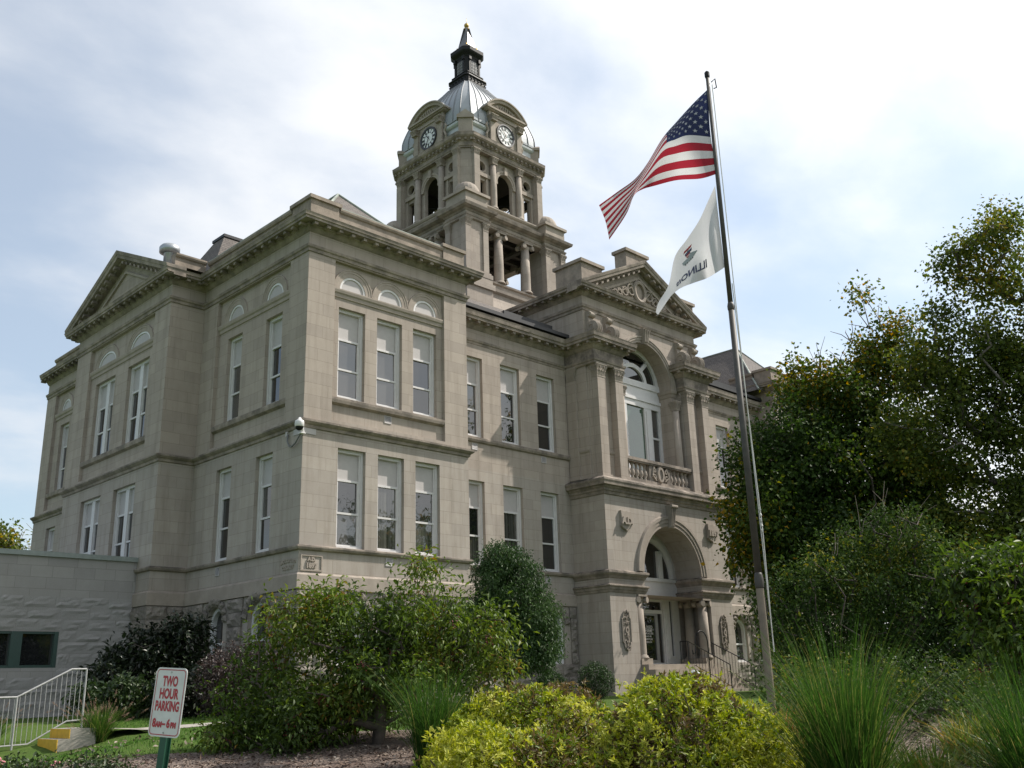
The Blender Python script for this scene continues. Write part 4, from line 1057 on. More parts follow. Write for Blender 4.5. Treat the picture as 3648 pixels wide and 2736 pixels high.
for k in range(4):
    for sx, sy in ((2.18, -3.36), (3.33, -3.36), (3.33, -2.21)):
        p = MB(); a = rot(k, sx, sy)
        p.box(a[0]-.17, a[0]+.17, a[1]-.17, a[1]+.17, 20.53, 22.78)
        o = p.build('tower_pilaster', TOWERST, CH); c = MB(); corinth(c, a[0], a[1], 22.78, 23.13, .17); c.build('capital', CARVE, o)
    for x in (-.95, .95):
        a = rot(k, x, -3.05); column('tower_column', a[0], a[1], 20.42, 22.78, .245, ionic, 23.13, TOWERST)
ce = MB(); ce.box(TX-2.84, TX+2.84, TY-2.84, TY+2.84, 23.5, 23.75)
for i in range(-3, 4): ce.box(TX-2.84, TX+2.84, TY+i*.75-.09, TY+i*.75+.09, 23.22, 23.5)
for i in (-1, 1): ce.box(TX+i*1.3-.14, TX+i*1.3+.14, TY-2.84, TY+2.84, 23.04, 23.22)
ce.build('tower_ceiling', WOOD_SHADE, CH)
tp = MB()
tp.sweep(loop([(-2.75, -2.75)]), [(.2, 23.8), (.2, 24.40), (.25, 24.42), (.30, 24.50), (.30, 24.56), (-.6, 24.60)], closed=True)
for k in range(4):
    a = rot(k, 2.80, -2.80); tp.box(a[0]-.72, a[0]+.72, a[1]-.72, a[1]+.72, 23.85, 24.50); tp.box(a[0]-.83, a[0]+.83, a[1]-.83, a[1]+.83, 24.50, 24.64)
tp.build('tower_parapet', TRIM, CH)
for k in range(4):
    a = rot(k, 2.80, -2.80); d = MB(); d.lathe((a[0], a[1], 0), [(.70, 24.64), (.70, 24.76)]+[(.66*math.cos(t), 24.76+.66*math.sin(t)) for t in np.linspace(0, PI/2-.05, 9)], 20)
    d.build('dome_cap', TOWERST, CH, smooth=False)
# belfry
bf = MB(); bn = MB()
for k in range(4):
    P = PT(k, 2.66)
    bf.facade(P, -2.1, 2.1, 24.5, 27.6, [(-.54, .54, 24.85, 26.38, 'arch', .54), (-1.87, -1.39, 24.85, 26.10), (1.39, 1.87, 24.85, 26.10), (-1.63, 26.87, .26, 'round'), (1.63, 26.87, .26, 'round')], .2)
    Pi = lambda u, z, d, P=P: P(u, z, d+.2)
    bn.cut(); bn.facade(Pi, -2.1, 2.1, 24.5, 27.6, [(-.54, .54, 24.85, 26.38, 'arch', .54), (-1.87, -1.39, 24.85, 26.10), (1.39, 1.87, 24.85, 26.10), (-1.63, 26.87, .26, 'round'), (1.63, 26.87, .26, 'round')], .0)
    poly = [(2.05, -2.86), (2.46, -2.86), (2.86, -2.46), (2.86, -2.05), (2.3, -2.05), (2.05, -2.3)]
    bf.prism(poly, lambda x, y: (*rot(k, x, y), 24.4), lambda x, y: (*rot(k, x, y), 27.56))
bf.build('belfry_wall', TOWERST, CH)
for k in range(4): bn.cut(); bn.quad(*[(*rot(k, x, y), z) for x, y, z in ((1.95, -2.44, 24.6), (2.44, -1.95, 24.6), (2.44, -1.95, 27.5), (1.95, -2.44, 27.5))])
bn.pieces('belfry_shade_lining', WOOD_SHADE, CH)  # added dark inner faces: the unlit interior's shade put into the colour
bt = MB()
for k in range(4):
    P = PT(k, 2.66)
    bt.cut(); bt.ring(P, 0, 26.38, .54, .54, [(0, 0), (0, -.06), (.1, -.06), (.11, -.09), (.22, -.09), (.24, 0)], n=24)
    for s_ in (-1, 1):
        bt.ring(P, s_*1.63, 26.87, .26, .26, [(0, 0), (.0, -.04), (.09, -.04), (.1, 0)], 0, 2*PI, 24, False)
        bt.pbox(P, min(s_*.56, s_*.74), max(s_*.56, s_*.74), 26.22, 26.36, -.1, -.002); bt.pbox(P, min(s_*1.1, s_*2.04), max(s_*1.1, s_*2.04), 26.26, 26.46, -.13, -.002)
        bt.pbox(P, min(s_*1.9, s_*2.03), max(s_*1.9, s_*2.03), 24.6, 26.26, -.06, -.002); bt.pbox(P, min(s_*1.22, s_*1.36), max(s_*1.22, s_*1.36), 24.6, 26.26, -.06, -.002)
    bt.pbox(P, -.10, .10, 26.88, 27.32, -.16, -.002)
oct_ = lambda a, c: loop([(-a+c, -a), (a-c, -a)])
bt.pieces('belfry_trim', TRIM, CH)
for k in range(4):
    for x in (-.93, .93):
        a = rot(k, x, -2.80); column('belfry_column', a[0], a[1], 24.6, 27.18, .17, lambda m, x_, y_, a_, b_, r_: corinth(m, x_, y_, a_, b_, .16), 27.52, TOWERST, base=.16)
    for x, y in ((2.26, -2.86), (2.86, -2.26)):
        a = rot(k, x, y); p = MB(); p.box(a[0]-.185, a[0]+.185, a[1]-.185, a[1]+.185, 24.6, 27.16)
        o = p.build('belfry_pilaster', TOWERST, CH); c = MB(); corinth(c, a[0], a[1], 27.16, 27.52, .17); c.build('capital', CARVE, o)
be = MB(); o8 = oct_(2.90, .42)
be.sweep(o8, [(-.35, 27.53), (.03, 27.53), (.04, 27.60), (.07, 27.62), (.08, 27.70), (.04, 27.72), (.04, 27.86), (.08, 27.88), (.10, 27.95), (.16, 28.0), (.25, 28.05), (.30, 28.12), (.31, 28.24), (.32, 28.28), (-.3, 28.36)], closed=True)
o8c = o8+[o8[0]]; brackets(be, o8c, 27.90, 28.03, .08, .2, .32, .12)
be.build('belfry_cornice', LEDGE, CH)
fl = MB(); fl.box(TX-2.2, TX+2.2, TY-2.2, TY+2.2, 24.62, 24.7); fl.build('belfry_floor', WOOD_SHADE, CH); fl = MB(); fl.box(TX-2.2, TX+2.2, TY-2.2, TY+2.2, 27.4, 27.55); fl.build('belfry_ceiling', WOOD_SHADE, CH)
bl_ = MB()
bl_.lathe((TX, TY, 0), [(.52, 26.2), (.50, 26.28), (.38, 26.5), (.32, 26.8), (.24, 27.0), (.1, 27.05)], 24); bl_.tube([(TX-1.5, TY, 27.1), (TX+1.5, TY, 27.1)], .07, 8)
for s_ in (-1, 1):
    bl_.tube([(TX+s_*1.3, TY-1, 24.7), (TX+s_*1.3, TY, 27.1), (TX+s_*1.3, TY+1, 24.7)], .045, 6)
    bl_.tube([(TX-1.7, TY+s_*1.7, 24.7), (TX+1.7, TY+s_*1.7, 26.2)], .035, 6); bl_.tube([(TX+1.7, TY+s_*1.7, 24.7), (TX-1.7, TY+s_*1.7, 26.2)], .035, 6)
    bl_.tube([(TX+s_*1.7, TY-1.7, 24.7), (TX+s_*1.7, TY+1.7, 26.2)], .035, 6); bl_.tube([(TX+s_*1.7, TY+1.7, 24.7), (TX+s_*1.7, TY-1.7, 26.2)], .035, 6)
bl_.build('bell', BLACKM, CH)
# attic of pale sheet metal with stone corner blocks
at_ = MB(); at_.sweep(oct_(2.66, .36), [(.0, 28.3), (.0, 28.52), (.04, 28.54), (.04, 28.62), (-.04, 28.64), (-.04, 29.06), (.04, 29.10), (.10, 29.18), (.12, 29.28), (-.3, 29.34)], closed=True)
at_.build('tower_attic', DOMEP, CH)
cb_ = MB()
for k in range(4):
    P = lambda u, z, d, k=k: (*rot(k, 2.56+(u+(-d))*.7071, -2.56+(u-(-d))*.7071), z)
    cb_.cut(); cb_.pbox(P, -.36, .36, 28.3, 29.25, -.16, .3); cb_.pbox(P, -.44, .44, 29.25, 29.40, -.24, .3)
    cb_.add([P(-.44, 29.40, -.24), P(.44, 29.40, -.24), P(0, 29.72, -.24), P(-.44, 29.40, .3), P(.44, 29.40, .3), P(0, 29.72, .3)], [(0, 1, 2), (3, 5, 4), (0, 2, 5, 3), (1, 4, 5, 2)])
cb_.pieces('attic_corner_block', TRIM, CH)
ck = MB(); ck2 = MB()
DA = 2.84
for k in range(4):
    P = PT(k, DA); a_r = 1.806; a_s = math.asin(1.5/a_r); zc_ = 31.2-a_r
    ck.cut(); ck2.cut(); ck.pbox(P, -1.10, 1.10, 28.3, 30.0, 0, 1.2); ck.pbox(P, -1.18, 1.18, 30.0, 30.10, -.05, 1.2); ck.pbox(P, -1.14, 1.14, 30.10, 30.28, -.01, 1.2)
    ck.pbox(P, -1.36, 1.36, 30.28, 30.34, -.14, 1.2); ck.pbox(P, -1.50, 1.50, 30.34, 30.44, -.22, 1.2)
    ck.ring(P, 0, zc_, a_r, a_r, [(0, -.24), (-.07, -.24), (-.08, -.18), (-.22, -.14), (-.22, .05), (0, .05), (0, -.24)], PI/2-a_s, PI/2+a_s, 20)
    ck.disc(P, 0, zc_, a_r-.1, a_r-.1, -.0, PI/2-a_s, PI/2+a_s, 20)
    for s_ in (-1, 1):
        ck.pbox(P, min(s_*.80, s_*1.12), max(s_*.80, s_*1.12), 28.3, 29.70, -.09, -.002)
        o_ = [P(s_*1.22, 28.6, .1), P(s_*1.30, 28.85, .05), P(s_*1.18, 29.1, .05), P(s_*1.32, 29.35, .05), P(s_*1.22, 29.55, .1)]; ck.tube(o_, .07, 6)
    for t in range(9): ck.tube([P(-.7+.175*t, 30.62, -.02), P(-.62+.155*t, 30.7+.14*math.sin(PI*t/8), -.06), P(-.56+.14*t, 30.62+.22*math.sin(PI*t/8), -.03)], .05, 5)
    ck2.ring(P, 0, zc_, a_r+.012, a_r+.012, [(0, -.2), (0, 1.9), (-.06, 1.9), (-.06, .06)], PI/2-a_s, PI/2+a_s, 20)
ck.pieces('clock_dormer', TRIM, CH); ck2.pieces('dormer_roof', DOME, CH)
cc_ = MB()
for k in range(4):
    P = PT(k, DA+.09)
    for s_ in (-1, 1):
        cc_.cut(); a = P(s_*.96, 0, .02); corinth(cc_, a[0], a[1], 29.70, 29.99, .17, .17)
cc_.pieces('dormer_capital', CARVE, CH)
CLW = plain('clock_dial_white', (0.72, 0.73, 0.73), 0.4, vary=0.03); CLB = plain('clock_black', (0.02, 0.02, 0.022), 0.4)
for k in range(4):
    P = PT(k, DA); zc_ = 29.19; c = MB()
    c.k = 1; c.ring(P, 0, zc_, .53, .53, [(0, .0), (0, -.05), (.05, -.07), (.11, -.07), (.12, 0)], 0, 2*PI, 40, False)
    c.k = 0; c.disc(P, 0, zc_, .54, .54, -.02, 0, 2*PI, 40)
    c.k = 1; c.ring(P, 0, zc_, .31, .31, [(0, -.022), (0, -.032), (.02, -.032), (.02, -.022)], 0, 2*PI, 36, False)
    o = c.build('clock', [CLW, CLB], CH)
    nm = MB(); wd = [3, 1, 2, 3, 3, 2, 2, 3, 4, 3, 2, 3]
    for h in range(12):
        a = PI/2-2*PI*h/12; cu, su = math.cos(a), math.sin(a); n = wd[h]
        for i in range(n):
            off = (i-(n-1)/2)*.042
            p = [(r*cu-o2*su, r*su+o2*cu) for r, o2 in ((.345, off-.013), (.515, off-.013), (.515, off+.013), (.345, off+.013))]
            nm.prism(p, lambda u, z: P(u, zc_+z, -.024), lambda u, z: P(u, zc_+z, -.036))
    nm.build('roman_numerals', CLB, o)
    hd = MB()
    sgn = -1 if k == 3 else 1
    for ang, ln, wd_ in ((R(90+36) if True else 0, .30, .028), (R(90+152), .46, .02)):
        cu, su = math.cos(ang)*1, math.sin(ang)
        p = [(r*cu-o2*su, r*su+o2*cu) for r, o2 in ((-.12, -wd_*.6), (ln*.7, -wd_), (ln, 0), (ln*.7, wd_), (-.12, wd_*.6))]
        hd.prism(p, lambda u, z: P(u, zc_+z, -.045), lambda u, z: P(u, zc_+z, -.058))
    hd.build('clock_hands', CLB if k in (3,) else plain('clock_hand_bronze', (0.10, 0.085, 0.07), 0.5), o)
# dome: four curved sides with standing seams and flat corner strips
kz = [29.42, 29.9, 30.35, 31.0, 31.75, 32.4, 32.95, 33.30]; ka = [2.54, 2.53, 2.43, 2.22, 1.84, 1.39, .97, .74]
zz = np.linspace(29.42, 33.30, 22)
def cub(x, X, Y):
    X = np.array(X); Y = np.array(Y); m = np.gradient(Y, X); i = min(max(np.searchsorted(X, x)-1, 0), len(X)-2)
    h = X[i+1]-X[i]; t = (x-X[i])/h
    return (2*t**3-3*t*t+1)*Y[i]+(t**3-2*t*t+t)*h*m[i]+(-2*t**3+3*t*t)*Y[i+1]+(t**3-t*t)*h*m[i+1]
dmm = MB(); sm = MB(); cs_ = MB()
prof = [(cub(z, kz, ka), z) for z in zz]
chm = lambda z: .42-.26*(z-29.42)/3.9
for k in range(4):
    cs_.cut(); dmm.cut()
    for (a0, z0), (a1, z1) in zip(prof[:-1], prof[1:]):
        c0, c1 = chm(z0), chm(z1); A0, A1 = a0+c0/2, a1+c1/2
        dmm.quad((*rot(k, -A0+c0, -A0), z0), (*rot(k, A0-c0, -A0), z0), (*rot(k, A1-c1, -A1), z1), (*rot(k, -A1+c1, -A1), z1))
        cs_.quad((*rot(k, A0-c0, -A0), z0), (*rot(k, A0, -A0+c0), z0), (*rot(k, A1, -A1+c1), z1), (*rot(k, A1-c1, -A1), z1))
    for i in range(0, 10):
        t = -1+2*i/9
        sm.cut(); sm.tube([(*rot(k, t*(a+chm(z)/2-chm(z)), -(a+chm(z)/2)), z) for a, z in prof], (.042 if abs(t) < 1 else .04), 5)
DM = dmm.build('dome', DOME, CH, smooth=True)
sm.pieces('dome_seam', plain('dull_seam_metal', (0.20, 0.21, 0.225), 0.6, 0.2), DM, smooth=True); cs_.pieces('dome_corner_strip', DOME, DM, smooth=True)
cu_ = MB(); cu_.sweep(oct_(2.70, .42), [(-.05, 29.36), (.06, 29.38), (.07, 29.48), (-.2, 29.54)], closed=True); cu_.build('dome_curb', DOME, DM)
ln_ = MB()
oc = lambda a: oct_(a, a*.28)
ln_.sweep(oc(1.0), [(-.12, 33.0), (-.02, 33.02), (-.02, 33.06), (-.25, 33.12), (-.23, 33.5), (-.24, 33.72), (-.16, 33.76), (-.17, 33.82), (-.36, 33.86), (-.36, 34.04), (-.33, 34.06), (-.33, 34.10), (-.45, 34.12)], closed=True)
ln_.sweep(oc(.55), [(0, 34.1), (0, 35.15), (.02, 35.18), (.05, 35.25), (.10, 35.3), (.20, 35.38), (.25, 35.46), (.26, 35.66), (.22, 35.70), (.05, 35.86), (-.1, 36.02)], closed=True)
for k in range(4):
    P = PT(k, .55)
    for t in range(6): ln_.tube([P(-.62+.25*t, 33.60, -.23), P(-.62+.25*t, 33.61, -.25)], .05, 8)
    for s_ in (-1, 1):
        ln_.pbox(P, min(s_*.30, s_*.40), max(s_*.30, s_*.40), 34.12, 35.05, -.06, .0); ln_.pbox(P, min(s_*.27, s_*.43), max(s_*.27, s_*.43), 34.95, 35.18, -.12, .0)
LN = ln_.build('lantern', BLACKM, CH)
lw = MB()
for k in range(4):
    P = PT(k, .55)
    lw.cut(); lw.k = 1; lw.quad(P(-.24, 34.2, -.008), P(.24, 34.2, -.008), P(.24, 34.95, -.008), P(-.24, 34.95, -.008)); lw.k = 0
    for u in (-.18, -.06, .06, .18): lw.pbox(P, u-.015, u+.015, 34.2, 34.95, -.03, -.01)
    for z in (34.35, 34.55, 34.75): lw.pbox(P, -.24, .24, z-.012, z+.012, -.034, -.012)
lw.pieces('lantern_window', [plain('grey_lattice', (0.20, 0.20, 0.20), 0.5), G_DARK], LN)
sp_ = MB(); sp_.sweep(oct_(.45, .12), [(0, 35.98), (-.06, 36.1), (-.38, 37.42)], closed=True); sp_.build('spire', plain('lead_spire', (0.16, 0.155, 0.155), 0.4, 0.5), CH)
fi = MB(); fi.lathe((TX, TY, 0), [(.06, 37.36), (.16, 37.44), (.10, 37.50), (.05, 37.52)]+[(.14*math.cos(t), 37.66+.15*math.sin(t)) for t in np.linspace(-1.2, 1.5, 9)], 16); fi.tube([(TX, TY, 37.75), (TX, TY, 38.15)], .012, 5)
for k in range(4):
    a = rot(k, .38, -.38); fi.cut(); fi.tube([(*a, 35.95), (a[0], a[1], 36.12)], [.07, .05], 6)
fi.pieces('finial', GOLD, CH, smooth=True)

# ------------------------------------------------------------------ annex on the left
AN = thing('annex_building', (-8, 10, 1.0), 'low flat roofed annex of grey split faced block beside the courthouse', 'annex')
pA = PF(7.57); AXL = -16.0; aw = MB()
ahole = [(-7.0, -3.51, 2.52, 3.57)]
aw.facade(pA, AXL, BP-.005, .5, 5.80, ahole, .22); aw.facade(PL(AXL), 7.57, 18, .5, 5.8); aw.facade(PB(18), AXL, BP, .5, 5.8)
aw.build('wall', ANNEXS, AN)
ab = MB(); rockface(ab, lambda u, z, d: pA(u, z, d+.05), AXL, BP-.03, .9, 4.62, ahole, 21, row=.345, proj=.022, gap=.02); ab.build('split_face_block', ANNEXW, AN)
ac = MB(); ac.box(AXL-.1, BP-.003, 7.50, 7.78, 5.80, 5.95); ac.box(AXL, BP-.003, 7.78, 18, 5.70, 5.78); ac.build('roof_coping', plain('grey_green_coping', (0.25, 0.28, 0.265), 0.55, 0.2), AN)
af = MB()
for u0, u1 in ((-7.0, -6.9), (-4.87, -4.55), (-3.63, -3.51)): af.pbox(pA, u0, u1, 2.52, 3.57, .0, .2)
for a, b in ((-6.9, -4.87), (-4.55, -3.63)): af.pbox(pA, a, b, 2.52, 2.60, .02, .2); af.pbox(pA, a, b, 3.50, 3.57, .02, .2)
AWN = af.build('window', GREENFR, AN); g_ = MB(); g_.quad(pA(-6.9, 2.6, .14), pA(-3.63, 2.6, .14), pA(-3.63, 3.5, .14), pA(-6.9, 3.5, .14)); g_.build('pane', G_DARK, AWN)

# ------------------------------------------------------------------ ground
def attr_mat(name, stops, trans=0.35, rough=0.5, spec=0.3, isl=0.35, bark=False):
    m, nt, b = newmat(name)
    N, L, M, noise, mixc, rng = nodes(nt)
    at = N.new('ShaderNodeAttribute'); at.attribute_name = 'tint'
    geo = N.new('ShaderNodeNewGeometry')
    v = M('ADD', at.outputs['Fac'], M('MULTIPLY', M('SUBTRACT', geo.outputs['Random Per Island'], 0.5), isl))
    rp = N.new('ShaderNodeValToRGB'); cr = rp.color_ramp
    while len(cr.elements) < len(stops): cr.elements.new(0.5)
    for e, (p, c) in zip(cr.elements, stops): e.position = p; e.color = (*c, 1)
    L.new(v, rp.inputs[0]); L.new(rp.outputs[0], b.inputs['Base Color'])
    b.inputs['Roughness'].default_value = rough; b.inputs['Specular IOR Level'].default_value = spec
    if trans > 0:
        t = N.new('ShaderNodeBsdfTranslucent'); h = N.new('ShaderNodeHueSaturation'); h.inputs['Value'].default_value = 1.25; h.inputs['Saturation'].default_value = 1.1
        L.new(rp.outputs[0], h.inputs['Color']); L.new(h.outputs[0], t.inputs[0])
        ms = N.new('ShaderNodeMixShader'); ms.inputs[0].default_value = trans
        L.new(b.outputs[0], ms.inputs[1]); L.new(t.outputs[0], ms.inputs[2])
        L.new(ms.outputs[0], nt.nodes['Material Output'].inputs[0])
    return m
def groundmat():
    m, nt, b = newmat('lawn_grass_soil'); N, L, M, noise, mixc, rng = nodes(nt)
    geo = N.new('ShaderNodeNewGeometry'); p = geo.outputs['Position']
    c = mixc(rng(noise(p, .6, 5, .6), .3, .7), (0.075, 0.135, 0.026), (0.11, 0.17, 0.036))
    c = mixc(rng(noise(p, 4.0, 5, .7), .45, .75, 0, .6), c, (0.12, 0.12, 0.05)); c = mixc(rng(noise(p, 60, 3, .7), .3, .7, 0, .6), c, (0.03, 0.06, 0.012))
    L.new(c, b.inputs['Base Color']); b.inputs['Roughness'].default_value = 0.95; b.inputs['Specular IOR Level'].default_value = .1
    bp = N.new('ShaderNodeBump'); bp.inputs['Strength'].default_value = .8; bp.inputs['Distance'].default_value = .04; L.new(noise(p, 45, 3, .7), bp.inputs['Height']); L.new(bp.outputs[0], b.inputs['Normal'])
    return m
def mulchmat():
    m, nt, b = newmat('wood_chip_mulch'); N, L, M, noise, mixc, rng = nodes(nt)
    geo = N.new('ShaderNodeNewGeometry'); p = geo.outputs['Position']
    vo = N.new('ShaderNodeTexVoronoi'); vo.inputs['Scale'].default_value = 26; L.new(p, vo.inputs['Vector'])
    sp = N.new('ShaderNodeSeparateColor'); L.new(vo.outputs['Color'], sp.inputs[0])
    c = mixc(sp.outputs[0], (0.085, 0.058, 0.046), (0.25, 0.205, 0.17)); c = mixc(rng(noise(p, 1.2, 5, .6), .35, .7), c, (0.105, 0.068, 0.052))
    L.new(c, b.inputs['Base Color']); b.inputs['Roughness'].default_value = .95
    bp = N.new('ShaderNodeBump'); bp.inputs['Strength'].default_value = 1.0; bp.inputs['Distance'].default_value = .03; L.new(vo.outputs['Distance'], bp.inputs['Height']); L.new(bp.outputs[0], b.inputs['Normal'])
    return m
def axis(lo, hi, f0, f1, fs):
    a = [lo]; x = lo
    while x < hi:
        st = fs if f0-2 < x < f1+2 else max(fs, min(60, min(abs(x-f0), abs(x-f1))*.5))
        x += st; a.append(min(x, hi))
    return np.array(a)
gx = axis(-600, 700, -28, 40, 1.0); gy = axis(-600, 700, -34, 26, 1.0)
gv = [(x, y, ground(x, y)) for y in gy for x in gx]; nx = len(gx)
gf = [(j*nx+i, j*nx+i+1, (j+1)*nx+i+1, (j+1)*nx+i) for j in range(len(gy)-1) for i in range(nx-1)]
LAWN = npmesh('lawn', gv, gf, mats=[groundmat()], smooth=True); tag(LAWN, 'green lawn rising from the street to the courthouse', 'lawn', kind='structure')
def tpos(t, s):                       # t metres along the view, s metres to the right of it
    return (CAM[0]+GX*t+GY*s, CAM[1]+GY*t-GX*s)
def sheet(name, poly_ts, mat, lift, label, cat, res=.35):
    xs = [tpos(*p) for p in poly_ts]
    def inside(t, s):
        c = False; n = len(poly_ts)
        for i in range(n):
            (a, b), (c_, d) = poly_ts[i], poly_ts[(i+1) % n]
            if (b > s) != (d > s) and t < (c_-a)*(s-b)/(d-b)+a: c = not c
        return c
    t0, t1 = min(p[0] for p in poly_ts), max(p[0] for p in poly_ts); s0, s1 = min(p[1] for p in poly_ts), max(p[1] for p in poly_ts)
    ts, ss = np.arange(t0, t1+res, res), np.arange(s0, s1+res, res); idx = {}; vs = []; fs = []
    def vid(i, j):
        if (i, j) not in idx:
            x, y = tpos(ts[i], ss[j]); idx[(i, j)] = len(vs); vs.append((x, y, ground(x, y)+lift))
        return idx[(i, j)]
    for i in range(len(ts)-1):
        for j in range(len(ss)-1):
            if inside((ts[i]+ts[i+1])/2, (ss[j]+ss[j+1])/2): fs.append((vid(i, j), vid(i+1, j), vid(i+1, j+1), vid(i, j+1)))
    o = npmesh(name, vs, fs, mats=[mat], smooth=True); return tag(o, label, cat, kind='structure')
sheet('mulch_bed', [(7.5, -7.4), (14.4, -7.2), (15.6, -5.2), (15.9, -3.6), (17.9, -3.1), (18.3, -1.0), (20, 3), (21, 10), (17, 16), (7.5, 16)], mulchmat(), .03, 'brown bark mulch bed under the shrubs', 'mulch bed')
def pts_of(xyz): return np.asarray(xyz, float)
chips = np.random.default_rng(5)
# loose bark chips and fallen leaves on the near edge of the bed
def scatter(name, t0, t1, s0, s1, n, L, mat, label, cat, flat=.35, lift=.045):
    t = chips.uniform(t0, t1, n); s = chips.uniform(s0, s1, n)
    P = np.array([(*tpos(a, b), 0) for a, b in zip(t, s)]); P[:, 2] = [ground(x, y)+lift for x, y in P[:, :2]]
    d = chips.normal(size=(n, 3)); d[:, 2] *= flat; u = chips.normal(size=(n, 3))*.4; u[:, 2] += 1
    v, f, tt = leafgeo(P, d, u, L*chips.uniform(.5, 1.4, n), .45, .1, chips.uniform(0, 1, n))
    o = npmesh(name, v, None, f, [mat], tint=tt); return tag(o, label, cat, kind='stuff')
# ------------------------------------------------------------------ plants
def unit(a): return a/(np.linalg.norm(a, axis=1, keepdims=True)+1e-9)
def leafgeo(P, D, U, L, wr, fold, tint):
    """rhombic leaves folded on the midrib: P base points, D directions, U rough upward vectors, L lengths"""
    D = unit(np.asarray(D, float)); Sd = unit(np.cross(D, U)); Nn = np.cross(Sd, D); L = np.asarray(L, float)[:, None]
    a = P; c = P+D*L-Nn*L*.10
    m = P+D*L*.45
    b = m+Sd*L*wr*.5+Nn*L*fold; d = m-Sd*L*wr*.5+Nn*L*fold
    v = np.stack([a, b, c, d], 1).reshape(-1, 3); k = np.arange(len(P))[:, None]*4
    f = np.concatenate([k+np.array([0, 1, 2]), k+np.array([0, 2, 3])])
    return v, f, np.repeat(tint, 4)
def clusters(blobs, n, rg, edge=.42, zflat=1.0):
    w = np.array([(b[3]*b[3]*b[4])**.7 for b in blobs]); w /= w.sum(); out = []
    for b, k in zip(blobs, rg.multinomial(n, w)):
        d = unit(rg.normal(size=(k, 3))); r = rg.uniform(0, 1, (k, 1))**edge
        out.append(np.array(b[:3])+d*r*np.array([b[3], b[3], b[4]]))
    return np.concatenate(out)
def foliage(centers, per, cr, L, wr, rg, droop=.2, out=.6, fold=.12, tintc=None, tj=.15, up=.9):
    n = len(centers); C0 = np.repeat(centers, per, 0); N = n*per
    off = rg.normal(size=(N, 3))*cr*.55; P = C0+off
    D = unit(off)*out+rg.normal(size=(N, 3))*.55; D[:, 2] -= droop
    U = rg.normal(size=(N, 3))*.45; U[:, 2] += up
    tc = rg.uniform(.2, .8, n) if tintc is None else tintc
    t = np.repeat(tc, per)+rg.normal(size=N)*tj
    return leafgeo(P, D, U, L*rg.uniform(.6, 1.25, N), wr, fold, np.clip(t, 0, 1))
def skeleton(base, top, centers, rg, r0, step=.6, jit=.12, bend=.5):
    pos = []; par = []
    base = np.array(base, float); top = np.array(top, float); nt = max(4, int(np.linalg.norm(top-base)/step))
    for i in range(nt+1):
        t = i/nt; p = base+(top-base)*t; p[:2] += rg.normal(size=2)*jit*.4*min(1, i); pos.append(p); par.append(i-1)
    tips = []
    ref = base+(top-base)*.7
    for c in centers[np.argsort(np.linalg.norm(centers-ref, axis=1))]:
        A = np.array(pos); d = np.linalg.norm(A-c, axis=1)+np.maximum(A[:, 2]-c[2]+.15, 0)*1.2; d[:max(1, nt//4)] += 9
        j = int(np.argmin(d)); a = A[j]; m = max(1, int(np.linalg.norm(c-a)/step)); k = j
        for i in range(1, m+1):
            t = i/m; p = a+(c-a)*t; p[2] += -bend*.12*math.sin(PI*t)*np.linalg.norm(c-a)
            if i < m: p += rg.normal(size=3)*jit*.5
            pos.append(p); par.append(k); k = len(pos)-1
        tips.append(k)
    cnt = np.zeros(len(pos))
    for k in tips: cnt[k] += 1
    for i in range(len(pos)-1, 0, -1):
        if par[i] >= 0: cnt[par[i]] += cnt[i]
    rad = np.maximum(r0*(cnt/max(cnt[0], 1))**.46, .006)
    P = np.array(pos); e = [(par[i], i) for i in range(len(pos)) if par[i] >= 0]
    return P, e, rad
def limbs(P, e, rad, n=5):
    e = np.array(e); a, b = P[e[:, 0]], P[e[:, 1]]; ra = np.minimum(rad[e[:, 0]], rad[e[:, 1]]*1.6)[:, None]; rb = rad[e[:, 1]][:, None]
    d = unit(b-a); ref = np.where(np.abs(d[:, 2:3]) < .9, np.array([[0, 0, 1.]]), np.array([[1., 0, 0]])); x = unit(np.cross(d, ref)); y = np.cross(d, x)
    vs = []
    for k in range(n):
        q = x*math.cos(2*PI*k/n)+y*math.sin(2*PI*k/n); vs += [a-d*ra*.3+q*ra, b+q*rb]
    v = np.stack(vs, 1).reshape(-1, 3); k0 = np.arange(len(e))[:, None]*2*n
    f = np.concatenate([k0+np.array([2*k, 2*((k+1) % n), 2*((k+1) % n)+1, 2*k+1]) for k in range(n)])
    return v, f
